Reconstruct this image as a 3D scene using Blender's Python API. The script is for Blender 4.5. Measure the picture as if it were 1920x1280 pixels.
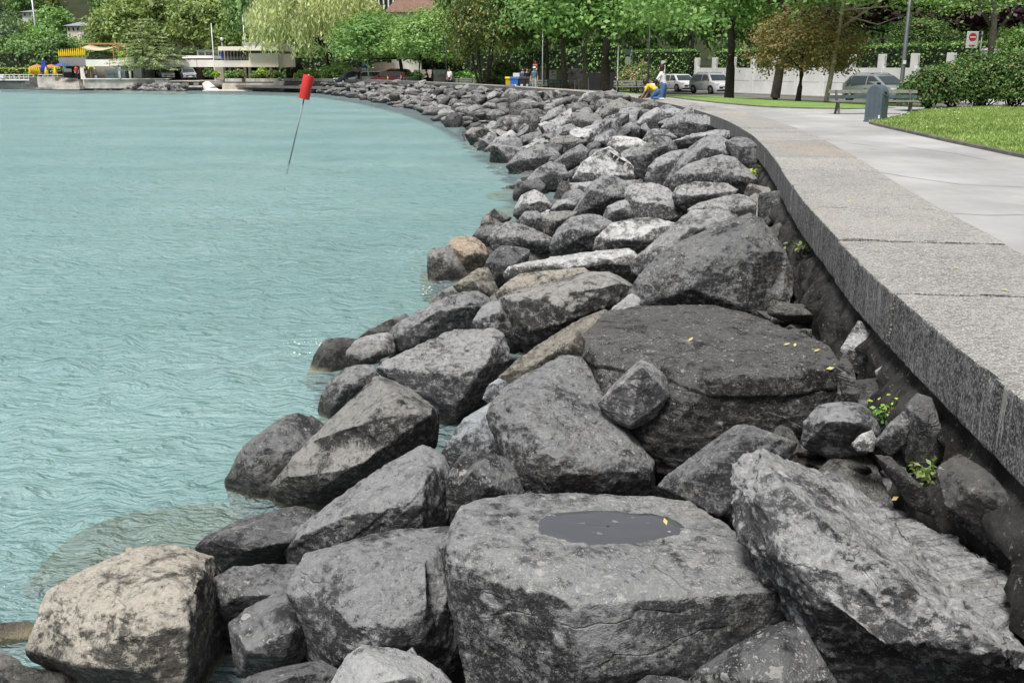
import bpy, bmesh, math, random
import numpy as np
from mathutils import Vector, Matrix
R = math.radians
random.seed(7)
RNG = np.random.default_rng(11)
for o in list(bpy.data.objects): bpy.data.objects.remove(o)
scn = bpy.context.scene
COL = scn.collection

# ---------------------------------------------------------------- camera
F_PX, CAM_Z = 1867.0, 2.70
PITCH = math.atan((640 - 128) / F_PX)
cam_d = bpy.data.cameras.new("camera"); cam = bpy.data.objects.new("camera", cam_d); COL.objects.link(cam)
cam_d.sensor_width = 36.0; cam_d.lens = 36.0 * F_PX / 1920.0
cam_d.clip_start = 0.1; cam_d.clip_end = 3000
cam.location = (0, 0, CAM_Z); cam.rotation_euler = (R(90) - PITCH, 0, 0)
scn.camera = cam
# ---------------------------------------------------------------- sky, sun, exposure
SUN_EL, SUN_AZ = 64.0, -150.0         # azimuth from +Y towards +X: sun high over the lake to the left, a little behind the camera
world = bpy.data.worlds.new("World"); scn.world = world; world.use_nodes = True
wn, wl = world.node_tree.nodes, world.node_tree.links
bg = wn["Background"]
sky = wn.new("ShaderNodeTexSky"); sky.sky_type = 'NISHITA'; sky.sun_disc = False
sky.sun_elevation = R(SUN_EL); sky.sun_rotation = R(SUN_AZ); sky.air_density = 1.0; sky.dust_density = 4.0; sky.ozone_density = 1.0
hs = wn.new("ShaderNodeHueSaturation"); hs.inputs["Saturation"].default_value = 0.35
wl.new(sky.outputs[0], hs.inputs["Color"]); wl.new(hs.outputs[0], bg.inputs[0])
bg.inputs[1].default_value = 0.09
sun_d = bpy.data.lights.new("sun", 'SUN'); sun_o = bpy.data.objects.new("sun", sun_d); COL.objects.link(sun_o)
sun_d.energy = 3.9; sun_d.angle = R(16); sun_d.color = (1.0, 0.975, 0.94)
_sd = Vector((math.sin(R(SUN_AZ)) * math.cos(R(SUN_EL)), math.cos(R(SUN_AZ)) * math.cos(R(SUN_EL)), math.sin(R(SUN_EL))))
sun_o.rotation_euler = _sd.to_track_quat('Z', 'Y').to_euler()
scn.view_settings.view_transform = 'Standard'; scn.view_settings.look = 'None'
scn.view_settings.exposure = 0.1; scn.view_settings.gamma = 1.0
scn.cycles.max_bounces = 6; scn.cycles.transparent_max_bounces = 8
scn.cycles.use_denoising = True

# ---------------------------------------------------------------- measuring helpers
CP, SP = math.cos(PITCH), math.sin(PITCH)
def ray(px, py):                       # unit viewing direction through a photograph pixel
    u, v = (px - 960) / F_PX, (640 - py) / F_PX
    d = Vector((u, CP + v * SP, -SP + v * CP))
    return d.normalized()
def at(px, py, Y):                     # the point of the place that lies Y metres ahead and shows at this pixel
    d = ray(px, py); t = Y / d.y
    return Vector((d.x * t, Y, CAM_Z + d.z * t))
def gz(px, py, z):                     # the point at height z that shows at this pixel
    d = ray(px, py); t = (z - CAM_Z) / d.z
    return Vector((d.x * t, d.y * t, z))
def proj(p):
    x, y, z = p[0], p[1], p[2] - CAM_Z
    f = y * CP - z * SP; up = y * SP + z * CP
    return (960 + F_PX * x / f, 640 - F_PX * up / f)

# ---------------------------------------------------------------- vectorised noise
_perm = RNG.permutation(256); _perm = np.concatenate([_perm, _perm, _perm])
_g = RNG.normal(size=(256, 3)); _g /= np.linalg.norm(_g, axis=1)[:, None]
def pn(p):
    i = np.floor(p).astype(int); f = p - i; i &= 255
    w = f * f * f * (f * (f * 6 - 15) + 10)
    out = 0.0
    for dx in (0, 1):
        for dy in (0, 1):
            for dz in (0, 1):
                h = _perm[_perm[_perm[i[:, 0] + dx] + i[:, 1] + dy] + i[:, 2] + dz]
                g = _g[h]
                dot = g[:, 0] * (f[:, 0] - dx) + g[:, 1] * (f[:, 1] - dy) + g[:, 2] * (f[:, 2] - dz)
                wx = w[:, 0] if dx else 1 - w[:, 0]; wy = w[:, 1] if dy else 1 - w[:, 1]; wz = w[:, 2] if dz else 1 - w[:, 2]
                out = out + dot * wx * wy * wz
    return out
def fbm(p, octv=4, gain=0.5):
    a, s, q = 0.0, 1.0, p
    for k in range(octv):
        a = a + s * pn(q); q = q * 2.03 + 17.3; s *= gain
    return a

# ---------------------------------------------------------------- object helpers
def link(o, parent=None):
    COL.objects.link(o)
    if parent is not None: o.parent = parent
    return o
def tag(o, label=None, cat=None, group=None, kind=None):
    if label: o["label"] = label
    if cat: o["category"] = cat
    if group: o["group"] = group
    if kind: o["kind"] = kind
    return o
def thing(name, label, cat, loc=(0, 0, 0), rz=0.0, group=None):
    o = bpy.data.objects.new(name, None); o.empty_display_size = 0.2; link(o)
    o.location = loc; o.rotation_euler = (0, 0, rz)
    return tag(o, label, cat, group)
def copy_tree(o, parent=None):
    c = o.copy(); COL.objects.link(c); c.parent = parent
    for ch in o.children: copy_tree(ch, c)
    return c
def mesh_np(name, V, Fq, mats, smooth=False, mat_idx=None):
    me = bpy.data.meshes.new(name)
    V = np.asarray(V, dtype=np.float32); Fq = np.asarray(Fq, dtype=np.int32)
    n = Fq.shape[1]
    me.vertices.add(len(V)); me.vertices.foreach_set("co", V.ravel())
    me.loops.add(Fq.size); me.loops.foreach_set("vertex_index", Fq.ravel())
    me.polygons.add(len(Fq)); me.polygons.foreach_set("loop_start", np.arange(len(Fq), dtype=np.int32) * n)
    me.polygons.foreach_set("loop_total", np.full(len(Fq), n, dtype=np.int32))
    if smooth: me.polygons.foreach_set("use_smooth", np.ones(len(Fq), dtype=bool))
    if mat_idx is not None: me.polygons.foreach_set("material_index", mat_idx)
    me.update(calc_edges=True); me.validate()
    for m in (mats if isinstance(mats, (list, tuple)) else [mats]): me.materials.append(m)
    return me

class MB:                               # collects solids, builds ONE mesh
    def __init__(s): s.v, s.f = [], []
    def add(s, vs, fs):
        b = len(s.v); s.v += [tuple(v) for v in vs]; s.f += [tuple(b + i for i in f) for f in fs]; return s
    def box(s, c, d, rz=0.0, M=None, taper=1.0):
        x, y, z = d[0] / 2, d[1] / 2, d[2] / 2
        vs = [Vector((sx * x * (taper if sz > 0 else 1), sy * y * (taper if sz > 0 else 1), sz * z)) for sz in (-1, 1) for sy in (-1, 1) for sx in (-1, 1)]
        if rz: 
            m = Matrix.Rotation(rz, 3, 'Z'); vs = [m @ v for v in vs]
        if M is not None: vs = [M @ v for v in vs]
        vs = [v + Vector(c) for v in vs]
        return s.add(vs, [(0, 2, 3, 1), (4, 5, 7, 6), (0, 1, 5, 4), (2, 6, 7, 3), (0, 4, 6, 2), (1, 3, 7, 5)])
    def b2(s, a, b): 
        return s.box([(a[i] + b[i]) / 2 for i in range(3)], [abs(b[i] - a[i]) for i in range(3)])
    def prism(s, poly, z0, z1):         # poly: xy list, counter-clockwise
        n = len(poly)
        vs = [(p[0], p[1], z0) for p in poly] + [(p[0], p[1], z1) for p in poly]
        fs = [tuple(range(n - 1, -1, -1)), tuple(range(n, 2 * n))] + [(i, (i + 1) % n, n + (i + 1) % n, n + i) for i in range(n)]
        return s.add(vs, fs)
    def extr(s, poly, a, b):            # poly of 3D points, swept by vector (b-a)
        n = len(poly); d = Vector(b) - Vector(a)
        vs = [Vector(p) for p in poly] + [Vector(p) + d for p in poly]
        fs = [tuple(range(n - 1, -1, -1)), tuple(range(n, 2 * n))] + [(i, (i + 1) % n, n + (i + 1) % n, n + i) for i in range(n)]
        return s.add(vs, fs)
    def tube(s, pts, rad, seg=8, cap=True):
        pts = [Vector(p) for p in pts]; n = len(pts)
        if not isinstance(rad, (list, tuple)): rad = [rad] * n
        vs, fs = [], []
        for i, p in enumerate(pts):
            d = (pts[min(i + 1, n - 1)] - pts[max(i - 1, 0)]).normalized()
            a = d.cross(Vector((0, 0, 1)));
            if a.length < 1e-3: a = Vector((1, 0, 0))
            a.normalize(); b = d.cross(a)
            for k in range(seg):
                t = 2 * math.pi * k / seg
                vs.append(p + (a * math.cos(t) + b * math.sin(t)) * rad[i])
        for i in range(n - 1):
            for k in range(seg):
                fs.append((i * seg + k, i * seg + (k + 1) % seg, (i + 1) * seg + (k + 1) % seg, (i + 1) * seg + k))
        if cap: fs += [tuple(range(seg - 1, -1, -1)), tuple((n - 1) * seg + k for k in range(seg))]
        return s.add(vs, fs)
    def cyl(s, c, r, h, seg=16, r2=None):
        return s.tube([c, (c[0], c[1], c[2] + h)], [r, r if r2 is None else r2], seg)
    def lathe(s, prof, seg=20, c=(0, 0, 0)):
        vs, fs = [], []
        for r, z in prof:
            for k in range(seg):
                t = 2 * math.pi * k / seg; vs.append((c[0] + r * math.cos(t), c[1] + r * math.sin(t), c[2] + z))
        for i in range(len(prof) - 1):
            for k in range(seg):
                fs.append((i * seg + k, i * seg + (k + 1) % seg, (i + 1) * seg + (k + 1) % seg, (i + 1) * seg + k))
        fs += [tuple(range(seg - 1, -1, -1)), tuple((len(prof) - 1) * seg + k for k in range(seg))]
        return s.add(vs, fs)
    def xf(s, M): 
        s.v = [tuple(M @ Vector(v)) for v in s.v]; return s
    def build(s, name, mat, parent=None, smooth=False, bevel=0.0, loc=None):
        me = bpy.data.meshes.new(name); me.from_pydata(s.v, [], s.f); me.materials.append(mat)
        bm = bmesh.new(); bm.from_mesh(me)
        bmesh.ops.recalc_face_normals(bm, faces=bm.faces)
        if bevel > 0:
            bmesh.ops.bevel(bm, geom=[e for e in bm.edges if e.is_manifold and e.calc_face_angle(0) > 0.5], offset=bevel, segments=2, affect='EDGES', profile=0.5, clamp_overlap=True)
        for f in bm.faces: f.smooth = smooth
        bm.to_mesh(me); bm.free()
        o = bpy.data.objects.new(name, me); link(o, parent)
        if loc is not None: o.location = loc
        return o

# ---------------------------------------------------------------- material helpers
class NT:
    def __init__(s, name):
        s.m = bpy.data.materials.new(name); s.m.use_nodes = True
        s.t = s.m.node_tree; s.t.nodes.clear()
        s.out = s.n("ShaderNodeOutputMaterial")
    def n(s, typ, **kw):
        nd = s.t.nodes.new(typ)
        for k, v in kw.items():
            if k.startswith("i_"):
                nd.inputs[k[2:].replace("_", " ")].default_value = v
            else: setattr(nd, k, v)
        return nd
    def l(s, a, b): s.t.links.new(a, b); return b
    def val(s, x, sock):
        if isinstance(x, (int, float)): sock.default_value = x
        elif isinstance(x, (tuple, list)): sock.default_value = (*x, 1.0) if len(x) == 3 and len(sock.default_value) == 4 else x
        else: s.l(x, sock)
    def math(s, op, a, b=0.0, c=None, clamp=False):
        nd = s.n("ShaderNodeMath", operation=op, use_clamp=clamp); s.val(a, nd.inputs[0]); s.val(b, nd.inputs[1])
        if c is not None: s.val(c, nd.inputs[2])
        return nd.outputs[0]
    def mix(s, fac, a, b, mode='MIX'):
        nd = s.n("ShaderNodeMix", data_type='RGBA', blend_type=mode)
        s.val(fac, nd.inputs["Factor"]); s.val(a, nd.inputs["A"]) if False else s.val(a, nd.inputs[6]); s.val(b, nd.inputs[7])
        return nd.outputs[2]
    def ramp(s, x, lo, hi, a=0.0, b=1.0):
        nd = s.n("ShaderNodeMapRange", clamp=True, interpolation_type='SMOOTHSTEP'); s.val(x, nd.inputs[0])
        for i, v in zip((1, 2, 3, 4), (lo, hi, a, b)): s.val(v, nd.inputs[i])
        return nd.outputs[0]
    def noise(s, vec, scale, detail=4, rough=0.55, dist=0.0, out=0):
        nd = s.n("ShaderNodeTexNoise"); nd.inputs["Scale"].default_value = scale; nd.inputs["Detail"].default_value = detail
        nd.inputs["Roughness"].default_value = rough; nd.inputs["Distortion"].default_value = dist
        if vec is not None: s.l(vec, nd.inputs["Vector"])
        return nd.outputs[out]
    def voro(s, vec, scale, feature='F1', out="Distance", rnd=1.0):
        nd = s.n("ShaderNodeTexVoronoi", feature=feature); nd.inputs["Scale"].default_value = scale; nd.inputs["Randomness"].default_value = rnd
        if vec is not None: s.l(vec, nd.inputs["Vector"])
        return nd.outputs[out]
    def mapping(s, vec, scale=(1, 1, 1), rot=(0, 0, 0), loc=(0, 0, 0)):
        nd = s.n("ShaderNodeMapping"); s.l(vec, nd.inputs[0]); nd.inputs["Scale"].default_value = scale
        nd.inputs["Rotation"].default_value = rot; nd.inputs["Location"].default_value = loc
        return nd.outputs[0]
    def obj(s): return s.n("ShaderNodeTexCoord").outputs["Object"]
    def pos(s): return s.n("ShaderNodeNewGeometry").outputs["Position"]
    def bump(s, h, strength=0.5, dist=0.02, normal=None):
        nd = s.n("ShaderNodeBump"); nd.inputs["Strength"].default_value = strength; nd.inputs["Distance"].default_value = dist
        s.l(h, nd.inputs["Height"])
        if normal is not None: s.l(normal, nd.inputs["Normal"])
        return nd.outputs[0]
    def pbr(s, col, rough=0.7, normal=None, metal=0.0, spec=0.4, **kw):
        b = s.n("ShaderNodeBsdfPrincipled"); s.val(col, b.inputs["Base Color"]); s.val(rough, b.inputs["Roughness"]); s.val(metal, b.inputs["Metallic"])
        s.val(spec, b.inputs["Specular IOR Level"])
        for k, v in kw.items(): s.val(v, b.inputs[k.replace("_", " ")])
        if normal is not None: s.l(normal, b.inputs["Normal"])
        return b.outputs[0]
    def done(s, sh): s.l(sh, s.out.inputs["Surface"]); return s.m
_MC = {}
def M(name, col, rough=0.6, var=0.15, scale=3.0, bump=0.0, bscale=30.0, metal=0.0, spec=0.4, **kw):
    if name in _MC: return _MC[name]
    t = NT(name); co = t.obj()
    n = t.noise(co, scale, 5, 0.6)
    c = t.mix(t.ramp(n, 0.3, 0.7), tuple(x * (1 - var) for x in col), tuple(min(1, x * (1 + var)) for x in col))
    nm = t.bump(t.noise(co, bscale, 4), bump, 0.01) if bump else None
    _MC[name] = t.done(t.pbr(c, rough, nm, metal, spec, **kw))
    return _MC[name]
# ================================================================ materials of the setting
def mat_rock(name="rock_stone", far=False):
    t = NT(name)
    oi = t.n("ShaderNodeObjectInfo")
    ob = t.obj() if not far else t.pos()
    off = t.n("ShaderNodeVectorMath", operation='MULTIPLY_ADD'); 
    cmb = t.n("ShaderNodeCombineXYZ"); t.l(oi.outputs["Random"], cmb.inputs[0]); t.l(t.math('MULTIPLY', oi.outputs["Random"], 7.31), cmb.inputs[1]); t.l(t.math('MULTIPLY', oi.outputs["Random"], 3.77), cmb.inputs[2])
    t.l(cmb.outputs[0], off.inputs[0]); off.inputs[1].default_value = (37, 41, 29); t.l(ob, off.inputs[2])
    rnd = oi.outputs["Random"] if not far else t.n("ShaderNodeNewGeometry").outputs["Random Per Island"]
    r1 = t.math('FRACT', t.math('MULTIPLY', rnd, 7.31)); r2 = t.math('FRACT', t.math('MULTIPLY', rnd, 13.77)); r3 = t.math('FRACT', t.math('MULTIPLY', rnd, 23.19))
    vsc = t.n("ShaderNodeVectorMath", operation='SCALE'); t.l(off.outputs[0], vsc.inputs[0]); t.l(t.math('MULTIPLY_ADD', r3, 0.75, 0.65), vsc.inputs["Scale"])
    v = vsc.outputs[0]
    col = oi.outputs["Color"]; lich = oi.outputs["Alpha"]
    geo = t.n("ShaderNodeNewGeometry")
    if far:
        isl = geo.outputs["Random Per Island"]
        col = t.mix(t.ramp(isl, 0.0, 1.0), (0.065, 0.066, 0.067), (0.18, 0.18, 0.178)); lich = 0.3
    big = t.noise(v, 2.2, 7, 0.62, 0.4)
    fine = t.noise(v, 38, 5, 0.7)
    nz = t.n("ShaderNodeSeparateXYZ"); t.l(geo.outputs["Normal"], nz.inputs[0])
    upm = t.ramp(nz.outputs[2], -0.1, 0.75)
    c = t.mix(t.ramp(big, 0.32, 0.68), t.mix(1.0, col, (0.19, 0.19, 0.19), 'MULTIPLY'), t.mix(1.0, col, (0.58, 0.58, 0.58), 'MULTIPLY'))  # base colour kept dark so faces without the pale film read as shaded
    # bedding streaks
    sv = t.mapping(v, (0.7, 1.1, 7.5), (0.55, 0.35, 0.6))
    streak = t.noise(sv, 2.6, 6, 0.65, 0.6)
    c = t.mix(t.math('MULTIPLY', t.ramp(streak, 0.50, 0.64), t.math('MULTIPLY', r1, 0.75)), c, t.mix(1.0, col, (0.36, 0.355, 0.35), 'MULTIPLY'))
    c = t.mix(t.math('MULTIPLY', t.ramp(streak, 0.46, 0.34), t.math('MULTIPLY', r2, 0.75)), c, t.mix(1.0, col, (2.3, 2.28, 2.24), 'MULTIPLY'))
    # ragged bleached lichen film; upward bias paints lit tops against shaded dark sides
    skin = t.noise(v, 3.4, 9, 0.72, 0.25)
    lit_film = t.math('MULTIPLY', t.ramp(t.math('MULTIPLY_ADD', upm, 0.22, skin), 0.60, 0.72), t.math('MULTIPLY_ADD', r1, 0.45, 0.50))
    c = t.mix(lit_film, c, t.mix(1.0, col, (2.6, 2.6, 2.58), 'MULTIPLY'))
    # black weathering crust
    crust = t.noise(v, 6.5, 9, 0.75, 0.2)
    c = t.mix(t.math('MULTIPLY', t.ramp(crust, 0.545, 0.615), t.math('MULTIPLY_ADD', r2, 0.55, 0.28)), c, (0.024, 0.025, 0.026))
    # rusty / ochre film
    rust = t.noise(v, 1.7, 5, 0.65, 0.8)
    c = t.mix(t.ramp(rust, 0.60, 0.74, 0, 0.26), c, (0.24, 0.165, 0.09))
    # calcite veins and hairline cracks, following the bedding
    vn = t.noise(t.mapping(v, (0.6, 0.8, 2.6), (0.9, 0.2, 0.3)), 2.0, 3, 0.5, 0.3)
    vein = t.math('ABSOLUTE', t.math('SUBTRACT', vn, 0.44))
    c = t.mix(t.math('MULTIPLY', t.ramp(vein, 0.0, 0.009, 0.8, 0.0), t.math('MULTIPLY', t.ramp(big, 0.44, 0.56), r3)), c, (0.50, 0.49, 0.47))
    cn = t.noise(t.mapping(v, (0.7, 0.9, 2.2), (0.5, 0.4, 0.6)), 2.4, 3, 0.5, 0.25)
    crack = t.math('ABSOLUTE', t.math('SUBTRACT', cn, 0.56))
    crk = t.math('MULTIPLY', t.ramp(crack, 0.0, 0.010, 1.0, 0.0), t.ramp(skin, 0.42, 0.55))
    c = t.mix(t.math('MULTIPLY', crk, 0.28), c, (0.02, 0.02, 0.02))
    # lichen flecks of two sizes, in drifts
    drift = t.ramp(t.noise(v, 2.1, 5, 0.6), 0.38, 0.60)
    warp = t.n("ShaderNodeVectorMath", operation='MULTIPLY_ADD'); t.l(t.noise(v, 30, 3, 0.65, 0, 1), warp.inputs[0]); warp.inputs[1].default_value = (0.05, 0.05, 0.05); t.l(v, warp.inputs[2])
    for vs_, pk in ((34, 0.45), (80, 0.75), (150, 0.8)):
        vo = t.n("ShaderNodeTexVoronoi"); vo.inputs["Scale"].default_value = vs_; t.l(warp.outputs[0], vo.inputs["Vector"])
        sx = t.n("ShaderNodeSeparateColor"); t.l(vo.outputs["Color"], sx.inputs[0])
        keep = t.math('LESS_THAN', sx.outputs[0], t.math('MULTIPLY', lich, t.math('MULTIPLY', drift, pk)))
        rad = t.math('MULTIPLY_ADD', sx.outputs[1], 0.40, 0.10)
        fl = t.math('MULTIPLY', t.math('MULTIPLY', keep, t.math('LESS_THAN', vo.outputs["Distance"], rad)), t.math('MULTIPLY_ADD', upm, 0.55, 0.25))
        c = t.mix(fl, c, t.mix(sx.outputs[2], (0.30, 0.30, 0.275), (0.62, 0.62, 0.59)))
    # mottled mineral grain
    mot = t.noise(v, 17, 9, 0.82)
    c = t.mix(t.ramp(mot, 0.51, 0.58, 0.0, 0.60), c, t.mix(1.0, col, (2.7, 2.69, 2.65), 'MULTIPLY'))
    c = t.mix(t.ramp(mot, 0.465, 0.39, 0.0, 0.75), c, t.mix(1.0, col, (0.25, 0.25, 0.25), 'MULTIPLY'))
    # grain
    c = t.mix(t.ramp(fine, 0.35, 0.65, 0.35, 0.0), c, t.mix(1.0, c, (0.45, 0.45, 0.45), 'MULTIPLY'))
    # wet, algae-brown band just above the lake
    px = t.n("ShaderNodeSeparateXYZ"); t.l(geo.outputs["Position"], px.inputs[0])
    wl_ = t.math('ADD', px.outputs[2], t.math('MULTIPLY', t.math('SUBTRACT', big, 0.5), 0.35))
    wet = t.ramp(wl_, 0.09, 0.30, 1.0, 0.0)
    c = t.mix(t.math('MULTIPLY', wet, 0.72), c, t.mix(1.0, c, (0.30, 0.29, 0.26), 'MULTIPLY'))
    sub = t.ramp(px.outputs[2], -0.10, 0.01, 1.0, 0.0)
    c = t.mix(t.math('MULTIPLY', sub, 0.88), c, (0.62, 0.54, 0.34))
    rough = t.math('MULTIPLY_ADD', wet, -0.38, 0.80)
    h = t.math('ADD', t.math('MULTIPLY', t.noise(v, 7, 9, 0.74), 1.0), t.math('MULTIPLY', t.noise(v, 60, 4, 0.75), 0.30))
    h = t.math('ADD', h, t.math('MULTIPLY', streak, 0.25))
    h = t.math('SUBTRACT', h, t.math('MULTIPLY', crk, 0.15))
    nm = t.bump(h, 1.0, 0.055)
    return t.done(t.pbr(c, rough, nm, 0.0, 0.35))
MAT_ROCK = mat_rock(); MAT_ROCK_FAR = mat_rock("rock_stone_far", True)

def mat_granite():
    t = NT("granite_slab"); p = t.pos(); geo = t.n("ShaderNodeNewGeometry"); oi = t.n("ShaderNodeObjectInfo")
    g = t.noise(p, 90, 3, 0.75); g2 = t.noise(p, 38, 4, 0.7); big = t.noise(p, 1.4, 6, 0.65)
    gs = t.noise(t.mapping(p, (1, 2.2, 1), (0, 0, 0.12)), 30, 3, 0.7)
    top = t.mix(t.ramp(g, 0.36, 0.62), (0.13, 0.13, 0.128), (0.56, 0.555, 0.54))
    top = t.mix(t.ramp(gs, 0.38, 0.55, 0.70, 0.0), top, (0.10, 0.10, 0.10))
    top = t.mix(t.ramp(big, 0.35, 0.7, 0.0, 0.35), top, (0.44, 0.43, 0.41))
    warm = t.noise(t.mapping(p, (0.5, 0.16, 1)), 0.9, 4, 0.6)
    top = t.mix(t.ramp(warm, 0.52, 0.72, 0.0, 0.42), top, (0.52, 0.38, 0.25))
    pale = t.mix(oi.outputs["Random"], (0.93, 0.92, 0.9), (1.10, 1.08, 1.04)); top = t.mix(1.0, top, pale, 'MULTIPLY')
    sv = t.mapping(p, (9, 9, 1.6)); st = t.noise(sv, 1.0, 5, 0.7)
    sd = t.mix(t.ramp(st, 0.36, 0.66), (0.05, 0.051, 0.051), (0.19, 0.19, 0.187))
    sd = t.mix(t.ramp(g, 0.47, 0.62, 0.0, 0.9), sd, (0.42, 0.415, 0.40))
    sd = t.mix(t.ramp(g2, 0.48, 0.60, 0, 0.75), sd, (0.035, 0.035, 0.035))
    drip = t.noise(t.mapping(p, (22, 22, 0.9)), 1.0, 4, 0.65); sd = t.mix(t.math('MULTIPLY', t.ramp(drip, 0.57, 0.66, 0, 0.75), t.ramp(t.noise(p, 3.0, 3), 0.42, 0.6)), sd, (0.46, 0.455, 0.44))
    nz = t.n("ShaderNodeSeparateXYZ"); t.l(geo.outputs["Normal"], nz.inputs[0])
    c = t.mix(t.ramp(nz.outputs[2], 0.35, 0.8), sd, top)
    nm = t.bump(t.math('ADD', t.noise(p, 60, 5, 0.75), t.math('MULTIPLY', t.noise(p, 14, 4), 0.8)), 0.9, 0.010)
    return t.done(t.pbr(c, 0.85, nm, 0, 0.25))
MAT_GRANITE = mat_granite()

def mat_ground(name, a, b, s1, s2, bump=0.3, fine=120, grain=0.25, rough=0.9):
    t = NT(name); p = t.pos()
    c = t.mix(t.ramp(t.noise(p, s1, 6, 0.6), 0.3, 0.7), a, b)
    c = t.mix(t.ramp(t.noise(t.mapping(p, (1, 0.3, 1), (0, 0, 0.3)), s2, 6, 0.62), 0.35, 0.7, 0, 0.4), c, tuple(x * 0.72 for x in a))
    c = t.mix(t.ramp(t.noise(p, fine, 3, 0.7), 0.3, 0.6, grain, 0.0), c, tuple(x * 0.35 for x in a))
    nm = t.bump(t.noise(p, fine, 3, 0.7), bump, 0.004)
    return t.done(t.pbr(c, rough, nm, 0, 0.3))
MAT_PATH = mat_ground("path_asphalt", (0.34, 0.337, 0.33), (0.50, 0.497, 0.49), 0.45, 0.7)
MAT_ROAD = mat_ground("road_asphalt", (0.13, 0.125, 0.12), (0.20, 0.19, 0.185), 0.6, 0.9)
MAT_PAVE = mat_ground("pavement_asphalt", (0.27, 0.26, 0.25), (0.35, 0.34, 0.33), 0.6, 0.9)
MAT_EARTH = mat_ground("earth", (0.022, 0.032, 0.012), (0.045, 0.05, 0.022), 0.3, 0.5)
MAT_KERB = mat_ground("kerb_stone", (0.12, 0.115, 0.105), (0.20, 0.19, 0.17), 3, 5)
MAT_CONC = mat_ground("concrete", (0.34, 0.33, 0.30), (0.48, 0.46, 0.42), 0.8, 1.2)
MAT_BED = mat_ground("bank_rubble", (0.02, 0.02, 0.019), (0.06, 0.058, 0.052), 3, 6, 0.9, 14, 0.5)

def mat_lawn():
    t = NT("lawn_grass"); p = t.pos()
    c = t.mix(t.ramp(t.noise(p, 0.7, 6, 0.65), 0.3, 0.7), (0.19, 0.30, 0.085), (0.28, 0.40, 0.13))
    c = t.mix(t.ramp(t.noise(p, 9, 5, 0.7), 0.35, 0.65, 0.45, 0), c, (0.12, 0.21, 0.05))
    c = t.mix(t.ramp(t.noise(p, 45, 3, 0.7), 0.55, 0.75, 0, 0.5), c, (0.38, 0.47, 0.22))
    nm = t.bump(t.noise(p, 40, 4, 0.75), 1.0, 0.03)
    return t.done(t.pbr(c, 0.85, nm, 0, 0.2))
MAT_LAWN = mat_lawn()

def mat_water():
    t = NT("lake_water"); p = t.pos()
    a = t.noise(t.mapping(p, (1.0, 1.6, 1), (0, 0, 0.35)), 3.4, 4, 0.55, 0.1)
    b = t.noise(t.mapping(p, (1.0, 2.0, 1), (0, 0, -0.25)), 10.0, 4, 0.6, 0.0)
    d = t.noise(t.mapping(p, (1, 1.8, 1)), 0.55, 3, 0.5)
    rdg = t.math('SUBTRACT', 0.5, t.math('ABSOLUTE', t.math('SUBTRACT', t.noise(t.mapping(p, (1.0, 2.3, 1), (0, 0, 0.2)), 3.0, 4, 0.55, 0.4), 0.5)))
    h = t.math('ADD', t.math('MULTIPLY_ADD', rdg, 1.8, a), t.math('ADD', t.math('MULTIPLY', b, 0.28), t.math('MULTIPLY', d, 0.35)))
    gust = t.ramp(t.noise(t.mapping(p, (0.5, 1.0, 1), (0, 0, 0.4)), 0.22, 4, 0.6), 0.36, 0.64, 0.75, 1.25)
    h = t.math('MULTIPLY', h, gust)
    nm = t.bump(h, 1.0, 0.28)
    milky = t.noise(t.mapping(p, (1, 0.6, 1)), 0.22, 4, 0.55)
    col = t.mix(t.ramp(milky, 0.35, 0.68), (0.465, 0.64, 0.68), (0.57, 0.715, 0.755))
    body = t.n("ShaderNodeBsdfDiffuse"); t.l(col, body.inputs[0]); t.l(nm, body.inputs["Normal"])
    clear = t.n("ShaderNodeBsdfTransparent"); clear.inputs[0].default_value = (0.80, 0.95, 0.90, 1)
    m1 = t.n("ShaderNodeMixShader"); m1.inputs[0].default_value = 0.42; t.l(clear.outputs[0], m1.inputs[1]); t.l(body.outputs[0], m1.inputs[2])
    gl = t.n("ShaderNodeBsdfGlossy"); gl.inputs["Roughness"].default_value = 0.06; t.l(nm, gl.inputs["Normal"])
    fr = t.n("ShaderNodeFresnel"); fr.inputs[0].default_value = 1.33; t.l(nm, fr.inputs["Normal"])
    m2 = t.n("ShaderNodeMixShader"); t.l(t.math('MINIMUM', t.math('MULTIPLY', fr.outputs[0], 1.0), 0.55), m2.inputs[0]); t.l(m1.outputs[0], m2.inputs[1]); t.l(gl.outputs[0], m2.inputs[2])
    return t.done(m2.outputs[0])
MAT_WATER = mat_water()

# ================================================================ the shore lines
CAPZ, PATHZ, ROADZ, CAPW = 1.55, 1.10, 0.72, 1.10
CAP_PTS = [(1.55, -2.0), (1.70, 1.5), (1.84, 3.46), (2.02, 5.14), (2.16, 6.2), (2.35, 7.35), (2.60, 8.9), (2.93, 10.6), (3.40, 13.0), (3.94, 15.9), (4.45, 19.2), (4.86, 22.9),
           (5.14, 26.3), (5.32, 30.8), (5.25, 36.4), (4.70, 46.0), (2.90, 55.5), (-0.3, 67.5), (-3.5, 77.5), (-6.3, 85.0), (-10.6, 96.5), (-15.2, 106.0), (-18.6, 112.0), (-22.0, 116.5), (-27.0, 121.0)]
SHORE_PTS = [(-3.6, -1.0), (-2.9, 2.5), (-2.40, 4.5), (-1.80, 5.5), (-1.80, 7.0), (-1.70, 8.6), (-1.46, 10.3), (-1.03, 12.1), (-0.6, 16.6), (0.05, 20.5), (0.0, 25.0),
             (-0.2, 29.2), (-1.0, 35.0), (-2.1, 43.7), (-3.4, 52.0), (-5.3, 61.6), (-7.6, 71.0), (-10.1, 80.2), (-13.4, 91.5), (-17.4, 103.0), (-22.6, 116.0), (-29.0, 127.0)]
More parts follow.
